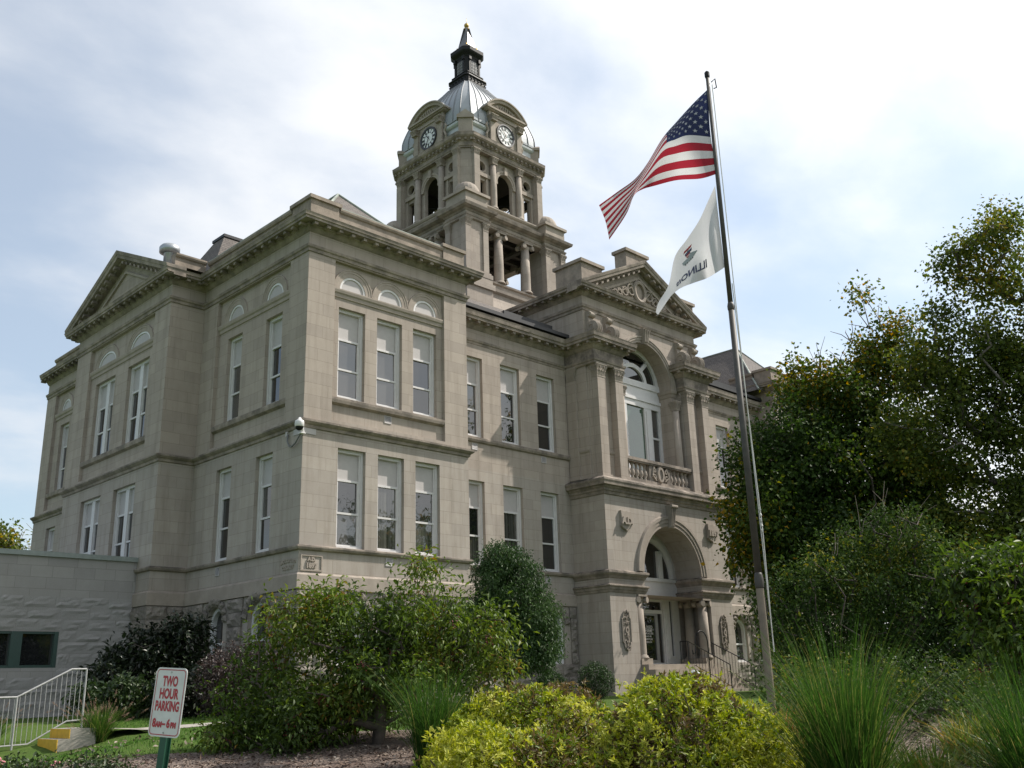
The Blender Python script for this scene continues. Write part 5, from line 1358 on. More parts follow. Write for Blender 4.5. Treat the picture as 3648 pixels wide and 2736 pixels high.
def tree(name, base, top, blobs, rg, r0, ncl, per, cr, L, wr, mat, label, cat, bark=None, group=None, edge=.42, droop=.25, tintf=None, kw=None, bare=None, loose=None, stem='trunk'):
    base = np.array(base, float); th = thing(name, tuple(base), label, cat, group)
    C0 = clusters(blobs, ncl, rg, edge)
    C0 = C0[C0[:, 2] > ground(0, 0)-9]
    sk = C0[rg.permutation(len(C0))[:min(len(C0), 260)]]
    if loose is not None: sk = np.concatenate([sk, loose])
    P, e, rad = skeleton(base-np.array([0, 0, .15]), top, sk, rg, r0)
    v, f = limbs(P, e, rad); npmesh(stem, v-base, f, None, [bark or BARK], parent=th, loc=(0, 0, 0), smooth=True)
    tc = None if tintf is None else tintf(C0, rg)
    v, f, t = foliage(C0, per, cr, L, wr, rg, droop=droop, tintc=tc, **(kw or {}))
    npmesh('crown', v-base, None, f, [mat], parent=th, loc=(0, 0, 0), tint=t)
    if bare is not None:             # leafless twigs sticking out of the crown
        a = C0[rg.permutation(len(C0))[:bare[0]]] if bare[1] is None else np.asarray(bare[1]); vs = []; pts = []; ed = []; rr = []
        for c in a:
            for q in range(3):
                d = unit(rg.normal(size=(1, 3))*[.55, .55, .2]+[[0, 0, 1]])[0]; ln = rg.uniform(.5, 1.2)*bare[2]; k = len(pts)
                m = c+d*ln*.5+rg.normal(size=3)*.04; pts += [c, m, m+unit((d+rg.normal(size=3)*.3)[None])[0]*ln*.5]; ed += [(k, k+1), (k+1, k+2)]; rr += [bare[3], bare[3]*.8, bare[3]*.4]
        step_ = len(ed) if bare[1] is None else 6
        for q in range(0, len(ed), step_):
            k0 = ed[q][0]; k1 = ed[min(q+step_, len(ed))-1][1]+1
            v, f = limbs(np.array(pts[k0:k1]), [(a_-k0, b_-k0) for a_, b_ in ed[q:q+step_]], np.array(np.repeat(.02, k1-k0))*(bare[3]/.02)*np.tile([1, .8, .4], (k1-k0)//3), 4); npmesh('bare_twigs', v-base, f, None, [TWIG], parent=th, loc=(0, 0, 0))
    return th, C0
def noise3(P, sc, seed):
    r = np.random.default_rng(seed); k = unit(r.normal(size=(7, 3)))*sc*r.uniform(.6, 1.8, (7, 1)); ph = r.uniform(0, 6.28, 7)
    return np.clip(.5+np.sin(P@k.T+ph).sum(1)/7*1.1, 0, 1)
G = lambda x, y: ground(x, y)

# leaf materials (real pigment colours)
LM_BERRY = attr_mat('berry_tree_leaves', [(0, (0.0362, 0.0623, 0.0117)), (.4, (0.0806, 0.1335, 0.0187)), (.72, (0.1509, 0.2049, 0.0282)), (.88, (0.15, 0.155, 0.03)), (1, (0.23, 0.13, 0.026))], .34, .5, .3)
LM_MAPLE = attr_mat('maple_leaves', [(0, (0.0230, 0.0448, 0.0107)), (.42, (0.0474, 0.0867, 0.0150)), (.68, (0.0979, 0.1345, 0.0193)), (.86, (0.2446, 0.1868, 0.0171)), (1, (0.4173, 0.2241, 0.0150))], .36, .6, .2)
LM_MAPLE2 = attr_mat('maple_leaves_light', [(0, (0.0338, 0.0536, 0.0124)), (.4, (0.0846, 0.1162, 0.0218)), (.75, (0.1599, 0.1788, 0.0311)), (1, (0.3574, 0.2415, 0.0280))], .40, .6, .2)
LM_SHRUB = attr_mat('glossy_shrub_leaves', [(0, (0.0186, 0.0346, 0.0102)), (.45, (0.0411, 0.0756, 0.0174)), (.8, (0.0838, 0.1253, 0.0232)), (1, (0.2422, 0.2160, 0.0290))], .25, .65, .12)
LM_WEEP = attr_mat('small_green_leaves', [(0, (0.0194, 0.0421, 0.0131)), (.5, (0.0388, 0.0795, 0.0225)), (1, (0.0668, 0.1168, 0.0356))], .25, .5, .35)
LM_YEL = attr_mat('golden_shrub_leaves', [(0, (0.1283, 0.0811, 0.0365)), (.20, (0.1626, 0.1193, 0.0446)), (.30, (0.0941, 0.1574, 0.0146)), (.52, (0.2396, 0.2957, 0.0227)), (.74, (0.4021, 0.4198, 0.0405)), (1, (0.5305, 0.5247, 0.1134))], .3, .5, .35, isl=.22)
LM_DARK = attr_mat('dark_broad_leaves', [(0, (0.008, 0.012, 0.007)), (1, (0.022, 0.036, 0.014))], .12, .4, .4)
LM_GREEN = attr_mat('mid_green_leaves', [(0, (0.0162, 0.0340, 0.0108)), (1, (0.0450, 0.0723, 0.0198))], .2, .45, .4)
LM_PURP = attr_mat('purple_leaves', [(0, (0.0245, 0.0153, 0.0154)), (.7, (0.0595, 0.0382, 0.0350)), (1, (0.1120, 0.0935, 0.0770))], .2, .5, .4)
LM_GRASS = attr_mat('tall_grass_blades', [(0, (0.0206, 0.0524, 0.0111)), (.5, (0.0421, 0.0952, 0.0174)), (.85, (0.0796, 0.1523, 0.0277)), (1, (0.2246, 0.2094, 0.0713))], .4, .6, .12)
LM_LILY = attr_mat('strap_leaves', [(0, (0.05, 0.10, 0.02)), (.5, (0.13, 0.17, 0.03)), (.8, (0.30, 0.24, 0.06)), (1, (0.36, 0.19, 0.07))], .35, .45, .35)
LM_PLUME = attr_mat('grass_plumes', [(0, (0.24, 0.15, 0.11)), (1, (0.42, 0.31, 0.24))], .3, .8, .1)
LM_LAWN = attr_mat('lawn_blades', [(0, (0.0473, 0.1148, 0.0189)), (1, (0.1350, 0.2565, 0.0473))], .4, .5, .3)
LM_MULCH = attr_mat('bark_chips', [(0, (0.07, 0.045, 0.036)), (.6, (0.19, 0.145, 0.115)), (1, (0.33, 0.28, 0.235))], 0, .9, .1)
BERRY = plain('red_berries', (0.16, 0.018, 0.022), 0.35)
FLOWER = plain('pink_blossom', (0.55, 0.22, 0.24), 0.7)

def berries(name, centers, rg, per, spread, rad, par, base, mat=BERRY, drop=.05):
    m = MB()
    for c in centers:
        for q in range(per):
            p = c+rg.normal(size=3)*spread-np.array([0, 0, drop]); r = rad*rg.uniform(.7, 1.2)
            m.add([p-base+np.array(o)*r for o in ((1, 0, 0), (-1, 0, 0), (0, 1, 0), (0, -1, 0), (0, 0, 1), (0, 0, -1))], [(0, 2, 4), (2, 1, 4), (1, 3, 4), (3, 0, 4), (2, 0, 5), (1, 2, 5), (3, 1, 5), (0, 3, 5)])
    return m.build(name, mat, par, smooth=True, loc=(0, 0, 0))
rg = np.random.default_rng(11)
# red-berried small tree on the left of the bed
BB = [(-6.78, -9.61, 1.65, 0.75, 0.55), (-6.28, -9.83, 2.49, 0.75, 0.5), (-5.77, -10.63, 2.64, 0.8, 0.5), (-5.16, -11.52, 2.66, 0.85, 0.5), (-4.22, -11.90, 2.41, 0.7, 0.42), (-4.71, -11.27, 3.36, 0.30, 0.5), (-5.97, -10.14, 3.0, 0.5, 0.32), (-5.49, -11.47, 1.86, 0.9, 0.6), (-7.21, -9.74, 1.05, 0.55, 0.38), (-6.59, -10.65, 1.25, 0.75, 0.45), (-4.31, -11.53, 1.81, 0.6, 0.4), (-4.94, -10.04, 1.53, 0.9, 0.5), (-3.86, -11.98, 1.90, 0.35, 0.25), (-6.88, -10.64, 0.9, 0.45, 0.25), (-5.9, -10.5, 1.75, .8, .5), (-4.9, -10.7, 2.0, .8, .5), (-6.1, -10.2, 1.2, .7, .35)]
bt_base = (-5.54, -11.0, G(-5.54, -11.0))
th, cl = tree('berry_tree', bt_base, (-5.4, -10.9, 2.3), BB, rg, .105, 620, 46, .24, .108, .38, LM_BERRY, 'low spreading tree with drooping leaves and dark red berry clusters, trunk rising from bark mulch', 'tree', droop=.40, edge=.36,
              tintf=lambda c, r: np.clip(.12+.55*noise3(c, 3.0, 3)+r.normal(size=len(c))*.08, 0, 1))
berries('berry_cluster', cl[rg.permutation(len(cl))[:150]], rg, 16, .045, .014, th, np.array(bt_base))
# same kind of tree at the right edge
B2 = [(-3.71, -19.79, 2.47, 0.55, 0.4), (-3.49, -20.01, 2.36, 0.7, 0.55), (-3.88, -19.62, 2.63, 0.3, 0.22), (-4.03, -20.18, 1.90, 0.6, 0.5), (-3.03, -20.05, 2.75, 0.45, 0.35), (-2.8, -20.9, 2.4, 1.0, .8)]
b2 = (-2.6, -21.0, G(-2.6, -21.0))
th, cl = tree('berry_tree', b2, (-2.8, -20.8, 2.2), B2, rg, .09, 420, 26, .17, .11, .38, LM_BERRY, 'berry tree reaching in from the right edge, light green drooping leaves and red berries', 'tree', droop=.5,
              tintf=lambda c, r: np.clip(.05+.5*noise3(c, 3.0, 5), 0, 1))
berries('berry_cluster', cl[rg.permutation(len(cl))[:60]], rg, 14, .045, .014, th, np.array(b2))
# weeping green tree by the recessed wall
WB = [(3.75, -4.60, 4.27, 1.0, 0.9), (3.63, -4.48, 4.83, 0.7, 0.5), (4.03, -5.17, 3.37, 0.75, 0.8), (3.38, -4.23, 3.30, 0.8, 0.8), (4.18, -5.32, 2.53, 0.55, 0.7), (3.35, -4.76, 2.43, 0.9, 0.6)]
tree('weeping_tree', (3.6, -4.6, 1.1), (3.65, -4.6, 4.2), WB, rg, .11, 1700, 28, .16, .09, .36, LM_WEEP, 'dense small leaved green tree with weeping outline standing before the recessed front wall', 'tree', droop=.7, edge=.33,
     tintf=lambda c, r: np.clip(.15+.75*noise3(c, 2.2, 8), 0, 1))
# maples on the right
MA = [(17.53, -5.69, 9.29, 2.3, 2.0), (19.73, -6.49, 11.30, 2.1, 1.9), (18.62, -6.80, 7.84, 2.6, 2.2), (20.99, -7.75, 9.76, 2.5, 2.2), (15.90, -5.47, 7.41, 1.6, 1.6), (19.22, -5.98, 12.75, 0.9, .9), (20.56, -8.74, 7.75, 2.3, 2.2), (18.08, -7.67, 5.65, 2.6, 1.8), (16.36, -5.94, 5.89, 1.8, 1.5), (19.82, -9.41, 5.58, 2.2, 1.8), (15.45, -5.02, 6.10, 0.8, 0.8), (16.6, -5.6, 4.2, 1.6, 1.0), (19.0, -8.4, 3.9, 2.2, 1.3)]
MT = [(20.86, -7.63, 12.39, 1.4, 1.3), (21.44, -8.21, 14.0, 1.0, 1.2), (22.10, -8.87, 13.10, 1.1, 1.1), (21.09, -7.86, 15.9, 0.5, 0.7), (22.32, -9.10, 15.1, 0.6, 0.7)]
mt_tint = lambda c, r: np.clip(.10+.5*noise3(c, .9, 4)+.32*np.clip((c[:, 2]-9.5)/4.5, 0, 1)*noise3(c, 1.2, 6)+r.normal(size=len(c))*.09, 0, 1)
bt_ = np.array([(20.2, -7.0, 13.3), (19.6, -6.4, 13.1), (20.6, -7.4, 14.4), (21.2, -8.0, 14.9), (20.9, -7.6, 13.8), (19.9, -6.7, 12.6), (21.6, -8.3, 15.2), (18.2, -5.2, 11.2)])
tree('maple_tree', (19.2, -7.2, 1.15), (19.9, -7.3, 9.0), MA+MT, rg, .30, 1150, 82, .56, .16, .8, LM_MAPLE, 'dark maple with orange tinged top and bare twigs, right of the flagpole', 'tree', droop=.3, edge=.38, tintf=mt_tint,
     kw=dict(out=.5, up=.55), bare=(0, bt_, 1.6, .022))
TL = [(19.94, -12.38, 16.06, 1.2, 1.0), (20.91, -13.36, 17.0, 1.2, 1.0), (21.11, -13.56, 14.90, 1.4, 1.2), (19.45, -11.89, 13.90, 0.9, 0.8), (19.99, -12.42, 12.46, 1.8, 1.3), (18.89, -11.32, 10.96, 1.2, 1.1), (20.26, -12.70, 10.06, 2.0, 1.5), (19.09, -11.52, 8.79, 1.5, 1.2), (20.16, -12.59, 7.45, 1.9, 1.5), (19.23, -11.66, 6.22, 1.9, 1.4), (21.37, -13.82, 12.40, 2, 1.7), (19.38, -13.23, 5.43, 1.8, 1.3), (22.3, -14.6, 10.3, 2.2, 1.8), (18.6, -11.4, 4.4, 1.7, 1.0), (18.6, -10.8, 12.2, 1.1, 0.9), (18.0, -10.3, 9.4, 1.3, 1.2)]
tree('maple_tree', (20.9, -13.4, 1.15), (20.9, -13.3, 11.0), TL, rg, .30, 620, 84, .50, .15, .8, LM_MAPLE2, 'tallest open crowned tree at the right edge with sky showing between its branches', 'tree', bark=BARKG, droop=.35, edge=.45,
     tintf=lambda c, r: np.clip(.12+.55*noise3(c, 1.1, 9)+r.normal(size=len(c))*.1, 0, 1), kw=dict(out=.5, up=.7))
# glossy shrubs below the maples
SH = [(3.13, -13.91, 3.02, 1.2, 0.9), (4.26, -14.33, 3.69, 1.1, 0.9), (4.84, -14.92, 4.14, 1.1, 0.8), (4.91, -15.69, 3.68, 1.1, 0.8), (4.79, -16.28, 3.08, 1.1, 0.8), (3.87, -15.36, 2.85, 1.4, 0.9), (2.37, -13.85, 2.39, 0.7, 0.6), (4.04, -16.24, 2.11, 1.2, 0.8), (3.17, -14.65, 2.10, 1.2, 0.7), (4.08, -16.99, 2.15, 1.0, 0.7), (2.6, -14.1, 1.6, .7, .5), (5.0, -17.6, 2.4, 1.1, .9), (3.3, -14.6, 1.3, 1.3, .5), (4.3, -15.6, 1.3, 1.4, .5), (2.3, -13.6, 1.35, .7, .4)]
tree('large_shrub', (4.0, -15.3, 1.0), (4.1, -15.3, 2.6), SH[:7]+SH[8:9]+SH[10:11]+SH[12:], rg, .12, 1500, 26, .19, .085, .52, LM_SHRUB, 'broad dark shrub with tiny glossy leaves and bare twigs on top, under the maple', 'shrub', droop=.1, edge=.36,
     tintf=lambda c, r: np.clip(.1+.6*noise3(c, 2.5, 12)+.3*(r.uniform(size=len(c)) < .1), 0, 1), bare=(0, np.array([(4.7, -14.9, 4.6), (4.3, -14.5, 4.3), (5.0, -15.3, 4.5), (3.6, -14.1, 3.7), (4.9, -15.0, 4.2), (4.5, -15.2, 4.2)]), .9, .010), stem='stems')
tree('large_shrub', (4.6, -16.9, .95), (4.5, -16.7, 2.2), [SH[7], SH[9], SH[11], (3.9, -16.6, 1.6, .9, .6), (4.6, -17.2, 1.25, 1.2, .5), (5.6, -18.6, 1.9, 1.2, 1.0)], rg, .09, 900, 26, .18, .085, .52, LM_SHRUB, 'dark glossy leaved shrub behind the rightmost tall grass clump', 'shrub', droop=.1, edge=.36,
     tintf=lambda c, r: np.clip(.05+.5*noise3(c, 2.5, 14), 0, 1), stem='stems')
# dark shrubs against annex and side wall
tree('broadleaf_shrub', (-3.1, 2.3, 1.05), (-3.1, 2.2, 2.4), [(-3.09, 2.28, 2.49, 1.0, 1.0), (-3.80, 2.28, 2.03, 0.9, 0.8), (-2.41, 1.59, 2.82, 0.7, 0.9)], rg, .08, 420, 20, .18, .17, .45, LM_DARK, 'tall nearly black evergreen shrub in the corner beside the annex', 'shrub', edge=.35, stem='stems')
tree('broadleaf_shrub', (-4.2, 1.0, 1.0), (-4.2, 1.0, 1.5), [(-4.67, 1.03, 1.6, 0.8, 0.45), (-3.88, 0.95, 1.6, 0.7, 0.45)], rg, .05, 190, 18, .16, .15, .5, LM_GREEN, 'low mid green bush in front of the dark shrub by the annex', 'shrub', edge=.35, stem='stems')
tree('broadleaf_shrub', (-3.3, -.3, 1.0), (-3.3, -.3, 1.6), [(-3.39, -0.26, 1.66, 0.7, 0.55), (-2.7, -.6, 1.6, .6, .5)], rg, .05, 170, 18, .16, .15, .5, LM_DARK, 'low dark bush behind the parking sign', 'shrub', edge=.35, stem='stems')
tree('purple_shrub', (-2.9, -2.1, 1.0), (-2.9, -2.1, 2.2), [(-3.05, -2.01, 2.1, 0.65, 0.65), (-2.48, -2.17, 2.35, 0.45, 0.5), (-3.36, -1.98, 1.8, 0.55, 0.6), (-2.72, -2.35, 1.7, 0.65, 0.6)], rg, .06, 360, 22, .16, .08, .5, LM_PURP, 'dusky purple leaved shrub beside the arched basement windows', 'shrub', edge=.36, stem='stems')
for k, (x, y, r, h, lab) in enumerate(((6.82, -4.85, .52, .52, 'round clipped dark green bush beside the entrance block corner'), (6.2, -3.7, .45, .42, 'small clipped bush left of the round one at the wall'))):
    z = G(x, y)
    tree('clipped_bush', (x, y, z), (x, y, z+h*.9), [(x, y, z+h, r, h)], rg, .04, 330, 22, .07, .045, .6, LM_WEEP, lab, 'shrub', edge=.22, droop=0, stem='stems', tintf=lambda c, r_: r_.uniform(.0, .6, len(c)))
LB_ = [(*tpos(15.5, q), .62+.72, .75, .42) for q in (4.6, 5.9, 7.2)]+[(*tpos(14.0, q), 1.0, .6, .35) for q in (6.2, 7.4)]+[(*tpos(17.0, q), 1.45, .8, .5) for q in (5.0, 6.5, 8.0)]
tree('low_shrub', (*tpos(15.5, 6.0), .75), (*tpos(15.5, 6.0), 1.1), LB_, rg, .05, 620, 20, .16, .075, .5, LM_SHRUB, 'low bronze tipped ground shrub between the two tall grasses at the right', 'shrub', edge=.35, stem='stems', tintf=lambda c, r: np.clip(.25+.6*noise3(c, 3, 21), 0, 1))
# golden spirea mounds
def mound(cx, cy, r, h, label, seed, n=1500, L=.062):
    rg = np.random.default_rng(seed); z0 = G(cx, cy); base = np.array([cx, cy, z0]); th = thing('golden_shrub', tuple(base), label, 'shrub', 'golden leaved mounding shrubs')
    n = int(n*2.4); d = rg.normal(size=(n, 3)); d[:, 2] = np.abs(d[:, 2]); d = unit(d)
    lump = .86+.19*noise3(d*2.6, 1.7, seed)
    rr = (1-.34*rg.uniform(0, 1, n)**1.6)*lump*(1+.07*(rg.uniform(size=n) < .05)); sq_ = 1-.0*d[:, 2]
    C0 = base+np.array([0, 0, .10])+d*(rr/((np.linalg.norm(d[:, :2], axis=1)**2.7+np.abs(d[:, 2])**2.7)**(1/2.7)))[:, None]*np.array([r, r, h-.12])
    per = 9; N = len(C0)*per; nr_ = unit(d*np.array([1, 1, r/h])); up = unit(nr_+rg.normal(size=C0.shape)*.38+np.array([0, 0, .45]))
    t = rg.uniform(-1, 0, N)*.055; P = np.repeat(C0, per, 0)+np.repeat(up, per, 0)*t[:, None]
    D = unit(rg.normal(size=(N, 3)))*.95+np.repeat(up, per, 0)*(.45+.6*(t > -.014))[:, None]
    tc = np.clip(.46+.5*(noise3(C0, 6.0, seed+1)-.35)+rg.normal(size=len(C0))*.12, .02, 1)
    tc = np.where(noise3(C0, 4.2, seed+2)+rg.normal(size=len(C0))*.12 > .71, tc*.25+rg.uniform(0, .12, len(tc)), tc+.12)
    v, f, tt = leafgeo(P, D, np.repeat(up, per, 0)+rg.normal(size=(N, 3))*.3, L*rg.uniform(.6, 1.25, N), .36, .10, np.clip(np.repeat(tc, per)+rg.normal(size=N)*.06, 0, 1))
    npmesh('foliage', v-base, None, f, [LM_YEL], parent=th, loc=(0, 0, 0), tint=tt)
    tw_ = np.array([(i*2, i*2+1) for i in range(160)]); k = rg.permutation(len(C0))[:160]; pp = np.stack([np.repeat(base[None]+[[0, 0, .02]], 160, 0)+rg.normal(size=(160, 3))*[.1, .1, 0], C0[k]], 1).reshape(-1, 3)
    v, f = limbs(pp, tw_, np.full(320, .006), 4); npmesh('stems', v-base, f, None, [BARK], parent=th, loc=(0, 0, 0))
mound(-8.54, -16.92, .93, 1.10, 'front golden green mound shrub, nearest at the bottom of the picture', 31)
mound(-6.72, -15.35, 1.12, 1.22, 'golden shrub with brownish tips behind the front mound, below the berry tree', 32, 1700)
mound(-6.64, -17.70, 1.24, 1.36, 'largest golden mound shrub in front of the entrance steps', 33, 2200)
# grasses
def grass_clump(name, cx, cy, n, h, reach, label, seed, mat=LM_GRASS, w=.010, r=.16, droop=.35, plumes=0, group=None, tb=.5, stiff=1.9, parts=True):
    rg = np.random.default_rng(seed); z0 = G(cx, cy); K = 8
    th = thing(name, (cx, cy, z0), label, 'grass', group)
    a = rg.uniform(0, 2*PI, n); q = np.sqrt(rg.uniform(0, 1, n))*r; b0 = np.stack([q*np.cos(a), q*np.sin(a), np.zeros(n)], 1)
    az = a+rg.normal(size=n)*.7; hh = h*rg.uniform(.45, 1.08, n); rc = reach*np.abs(rg.normal(.35, .38, n)).clip(.02, 1.25); dr = droop*rg.uniform(.3, 1.5, n)
    t = np.linspace(0, 1, K)[None, :]
    rad = rc[:, None]*t**stiff; zz = hh[:, None]*(t-dr[:, None]*t**3*.55)
    X = b0[:, 0:1]+np.cos(az)[:, None]*rad; Y = b0[:, 1:2]+np.sin(az)[:, None]*rad
    C0 = np.stack([X, Y, zz], 2)+np.cumsum(rg.normal(size=(n, K, 3))*.006, 1)*t[..., None]
    sa = az+PI/2+rg.normal(size=n)*.8; sd = np.stack([np.cos(sa), np.sin(sa), np.zeros(n)], 1)[:, None, :]
    ww = (w*rg.uniform(.6, 1.2, n))[:, None, None]*np.maximum(1-t**2.2, .08)[..., None]
    v = np.stack([C0-sd*ww*.5, C0+sd*ww*.5], 2).reshape(-1, 3); k0 = np.arange(n)[:, None]*2*K
    f = np.concatenate([k0+np.array([2*i, 2*i+1, 2*i+3, 2*i+2]) for i in range(K-1)])
    tt = np.repeat(np.clip(tb+rg.normal(size=n)*.2+.5*(rg.uniform(size=n) < .10), 0, 1), 2*K)
    npmesh('blades', v, f, None, [mat], parent=th, loc=(0, 0, 0), tint=tt, smooth=True)
    if plumes:
        v_, f_, t_ = [], [], []; off = 0
        for i in rg.permutation(n)[:plumes]:
            p0, p1 = C0[i, -2], C0[i, -1]; d = unit((p1-p0)[None]+np.array([[0, 0, .04]]))[0]; m = 90
            s = rg.uniform(0, .20, m); P = p1+d*s[:, None]; D = rg.normal(size=(m, 3))*.7+d*1.1
            a_, b_, c_ = leafgeo(P, D, rg.normal(size=(m, 3)), .035*rg.uniform(.6, 1.2, m)*np.sin(PI*np.clip(s/.2, .12, .95)), .12, .02, rg.uniform(0, 1, m))
            v_.append(a_); f_.append(b_+off); t_.append(c_); off += len(a_)
        npmesh('plumes', np.concatenate(v_), None, np.concatenate(f_), [LM_PLUME], parent=th, loc=(0, 0, 0), tint=np.concatenate(t_))
    return th
grass_clump('tall_grass', -6.62, -19.30, 2300, 2.2, 1.15, 'tall fountain of arching green grass right of the golden shrubs', 41, r=.24, tb=.5, w=.0085, droop=.5)
grass_clump('tall_grass', -6.0, -20.75, 1900, 1.95, 1.1, 'darker tall grass clump at the right edge of the bed', 42, r=.30, tb=.34, w=.0085, droop=.5)
grass_clump('tall_grass', -6.45, -13.45, 1100, 1.6, 1.1, 'tall grass clump leaning between the berry tree and golden shrubs', 43, r=.24, tb=.42, w=.0085, droop=.5)
grass_clump('strap_leaf_plant', -3.2, -16.6, 420, .85, .55, 'yellowing strap leaved lily clump at the foot of the flagpole', 44, LM_LILY, .026, .32, .55, tb=.62)
grass_clump('strap_leaf_plant', -4.6, -17.6, 420, .75, .55, 'orange and green lily clump behind the large golden shrub', 45, LM_LILY, .024, .35, .6, tb=.55)
grass_clump('strap_leaf_plant', -4.4, -19.0, 420, .75, .6, 'bright green lily clump between the two tall grasses', 46, LM_LILY, .024, .3, .6, tb=.3)
grass_clump('strap_leaf_plant', -2.3, -18.8, 420, .8, .6, 'lily clump with dry leaves behind the rightmost grass', 47, LM_LILY, .024, .4, .6, tb=.5)
grass_clump('strap_leaf_plant', -5.2, -19.9, 520, .7, .7, 'low green and tan lily clump between and behind the two right hand grasses', 51, LM_LILY, .024, .45, .6, tb=.4)
grass_clump('strap_leaf_plant', -3.4, -20.0, 520, .8, .8, 'lily clump with rusty leaves at the foot of the right edge tree', 52, LM_LILY, .024, .5, .6, tb=.6)
fg1 = grass_clump('fountain_grass', -6.92, -4.05, 900, .82, .66, 'fountain grass with tan plumes in front of the white stair rail', 48, w=.010, r=.16, droop=.5, plumes=70, tb=.6, stiff=1.5)
fg2 = grass_clump('fountain_grass', -8.35, -2.4, 420, .8, .7, 'fountain grass with tan plumes cut by the left edge', 49, w=.010, r=.16, droop=.5, plumes=40, tb=.5, stiff=1.5)
# low flowering plants bottom left
for k, (x, y, r, h, lab) in enumerate(((-10.98, -11.77, .50, .30, 'low rose bush with a few pink blossoms left of the sign'), (-10.36, -12.37, .45, .30, 'low leafy plant directly behind the sign post'), (-11.25, -12.2, .42, .28, 'low pink flowered plant in the bottom left corner'))):
    z = G(x, y); th, cl = tree('rose_bush', (x, y, z), (x, y, z+h), [(x, y, z+h*1.0, r, h)], rg, .02, 200, 16, .09, .055, .5, LM_GREEN, lab, 'flowering plant', edge=.35, stem='stems', droop=0, tintf=lambda c, r_: r_.uniform(.3, 1, len(c)))
    if k != 1: berries('blossom', cl[:7], rg, 7, .02, .016, th, np.array((x, y, z)), FLOWER, -.08)
# distant trees at the left, beyond the annex
tree('distant_tree', (9.0, 51.0, 1.15), (9.0, 51, 11.5), [(9.04, 51.07, 11.9, 2.8, 2.0), (10.41, 52.53, 11.0, 1.8, 1.5)], rg, .25, 60, 26, .6, .30, .7, LM_MAPLE2, 'half bare tree with thin branches far behind the annex', 'tree', droop=.2, edge=.5, bare=(26, None, 1.6, .03))
tree('distant_tree', (7.4, 50.0, 1.15), (7.4, 50, 11), [(7.2, 49.4, 11.6, 1.4, 1.7), (6.0, 50.5, 11.6, 2.4, 2.4), (9.8, 51.6, 10.0, 1.8, 1.2)], rg, .28, 170, 30, .6, .30, .7, LM_MAPLE2, 'bushy yellow green tree far behind the annex at the left edge', 'tree', droop=.2, edge=.45)
# trees across the lawn to the right, seen only between nearer leaves
for x, y, h, s_ in ((44, -14, 9, 4.5), (52, -24, 10, 5)):
    tree('background_tree', (x, y, 1.15), (x, y, h*.7), [(x, y, h*.75, s_, h*.4), (x+2, y-2, h*.5, s_, h*.3)], rg, .3, 260, 24, .8, .34, .7, LM_MAPLE, 'rounded tree far across the lawn behind the maples' if x < 50 else 'farther tree across the lawn at the right', 'tree', edge=.4)

HB = [(*tpos(t, q), z, r, h) for t, q, z, r, h in ((40, 11.0, 2.3, 1.8, 1.3), (40, 13.5, 2.4, 1.8, 1.4), (41, 16.2, 2.2, 1.7, 1.2), (43, 23.5, 2.6, 2.2, 1.6), (42, 26.5, 2.6, 2.2, 1.6), (46, 20.0, 3.2, 2.4, 1.3))]
tree('hedge', (*tpos(40, 15), 1.1), (*tpos(40, 15), 2.2), HB, rg, .12, 700, 26, .4, .16, .6, LM_SHRUB, 'long dark hedge on the lawn seen under the maples at the right', 'hedge', edge=.36, stem='stems')
# car standing beyond the shrubs, only a glint of its glass and bonnet shows
def make_car():
    o = np.array([*tpos(38.5, 19.6), 1.15]); t_ = thing('parked_car', tuple(o), 'silver car parked far right, glimpsed through the grass and shrubs', 'car', rz=R(135))
    SIL = plain('silver_car_paint', (.45, .46, .48), .25, .6, vary=.03); TYRE = plain('tyre_rubber', (.02, .02, .02), .8); RIM = plain('wheel_rim', (.4, .4, .4), .3, .8)
    lo = [(-2.2, .35), (-2.25, .6), (-2.2, .82), (-1.7, .92), (1.0, .95), (1.9, .85), (2.22, .7), (2.25, .4), (2.1, .28), (-2.0, .28)]
    m = MB(); m.prism(lo, lambda x, z: (x, -.86, z), lambda x, z: (x, .86, z)); m.build('body', SIL, t_, loc=(0, 0, 0))
    cab = [(-1.75, .925), (-1.25, 1.36), (-.2, 1.45), (.55, 1.38), (1.25, .945)]
    m = MB(); m.prism(cab, lambda x, z: (x, -.78+.22*(z-.92), z), lambda x, z: (x, .78-.22*(z-.92), z)); m.build('windows', G_DARK, t_, loc=(0, 0, 0))
    m = MB(); m.prism([(-1.15, 1.37), (-.2, 1.455), (.5, 1.39), (.5, 1.43), (-.2, 1.49), (-1.15, 1.41)], lambda x, z: (x, -.67, z), lambda x, z: (x, .67, z)); m.build('roof', SIL, t_, loc=(0, 0, 0))
    for x in (-1.35, 1.4):
        for y in (-.80, .80):
            m = MB(); m.tube([(x, y-.1, .32), (x, y+.1, .32)], .32, 20); w = m.build('wheel', TYRE, t_, loc=(0, 0, 0)); m = MB(); m.tube([(x, y-.105, .32), (x, y+.105, .32)], .2, 16); m.build('rim', RIM, w)
    for y in (-.6, .6): m = MB(); m.box(2.16, 2.26, y-.17, y+.17, .6, .74); m.build('headlight', WHITE, t_, loc=(0, 0, 0))
make_car()

for x, y, h, r_, lab in ((27, -33, 15, 6.0, 'street tree across the road to the right, seen mirrored in the front windows'), (41, -43, 17, 6.5, 'larger street tree farther down the road to the right'), (12, -42, 11, 4.0, 'street tree nearest the corner on the right')):
    tree('street_tree', (x, y, .2), (x, y, h*.6), [(x, y, h*.66, r_, h*.3), (x+1.5, y-1, h*.5, r_*.8, h*.2)], rg, .28, 420, 24, .7, .34, .7, LM_MAPLE, lab, 'tree', edge=.4)
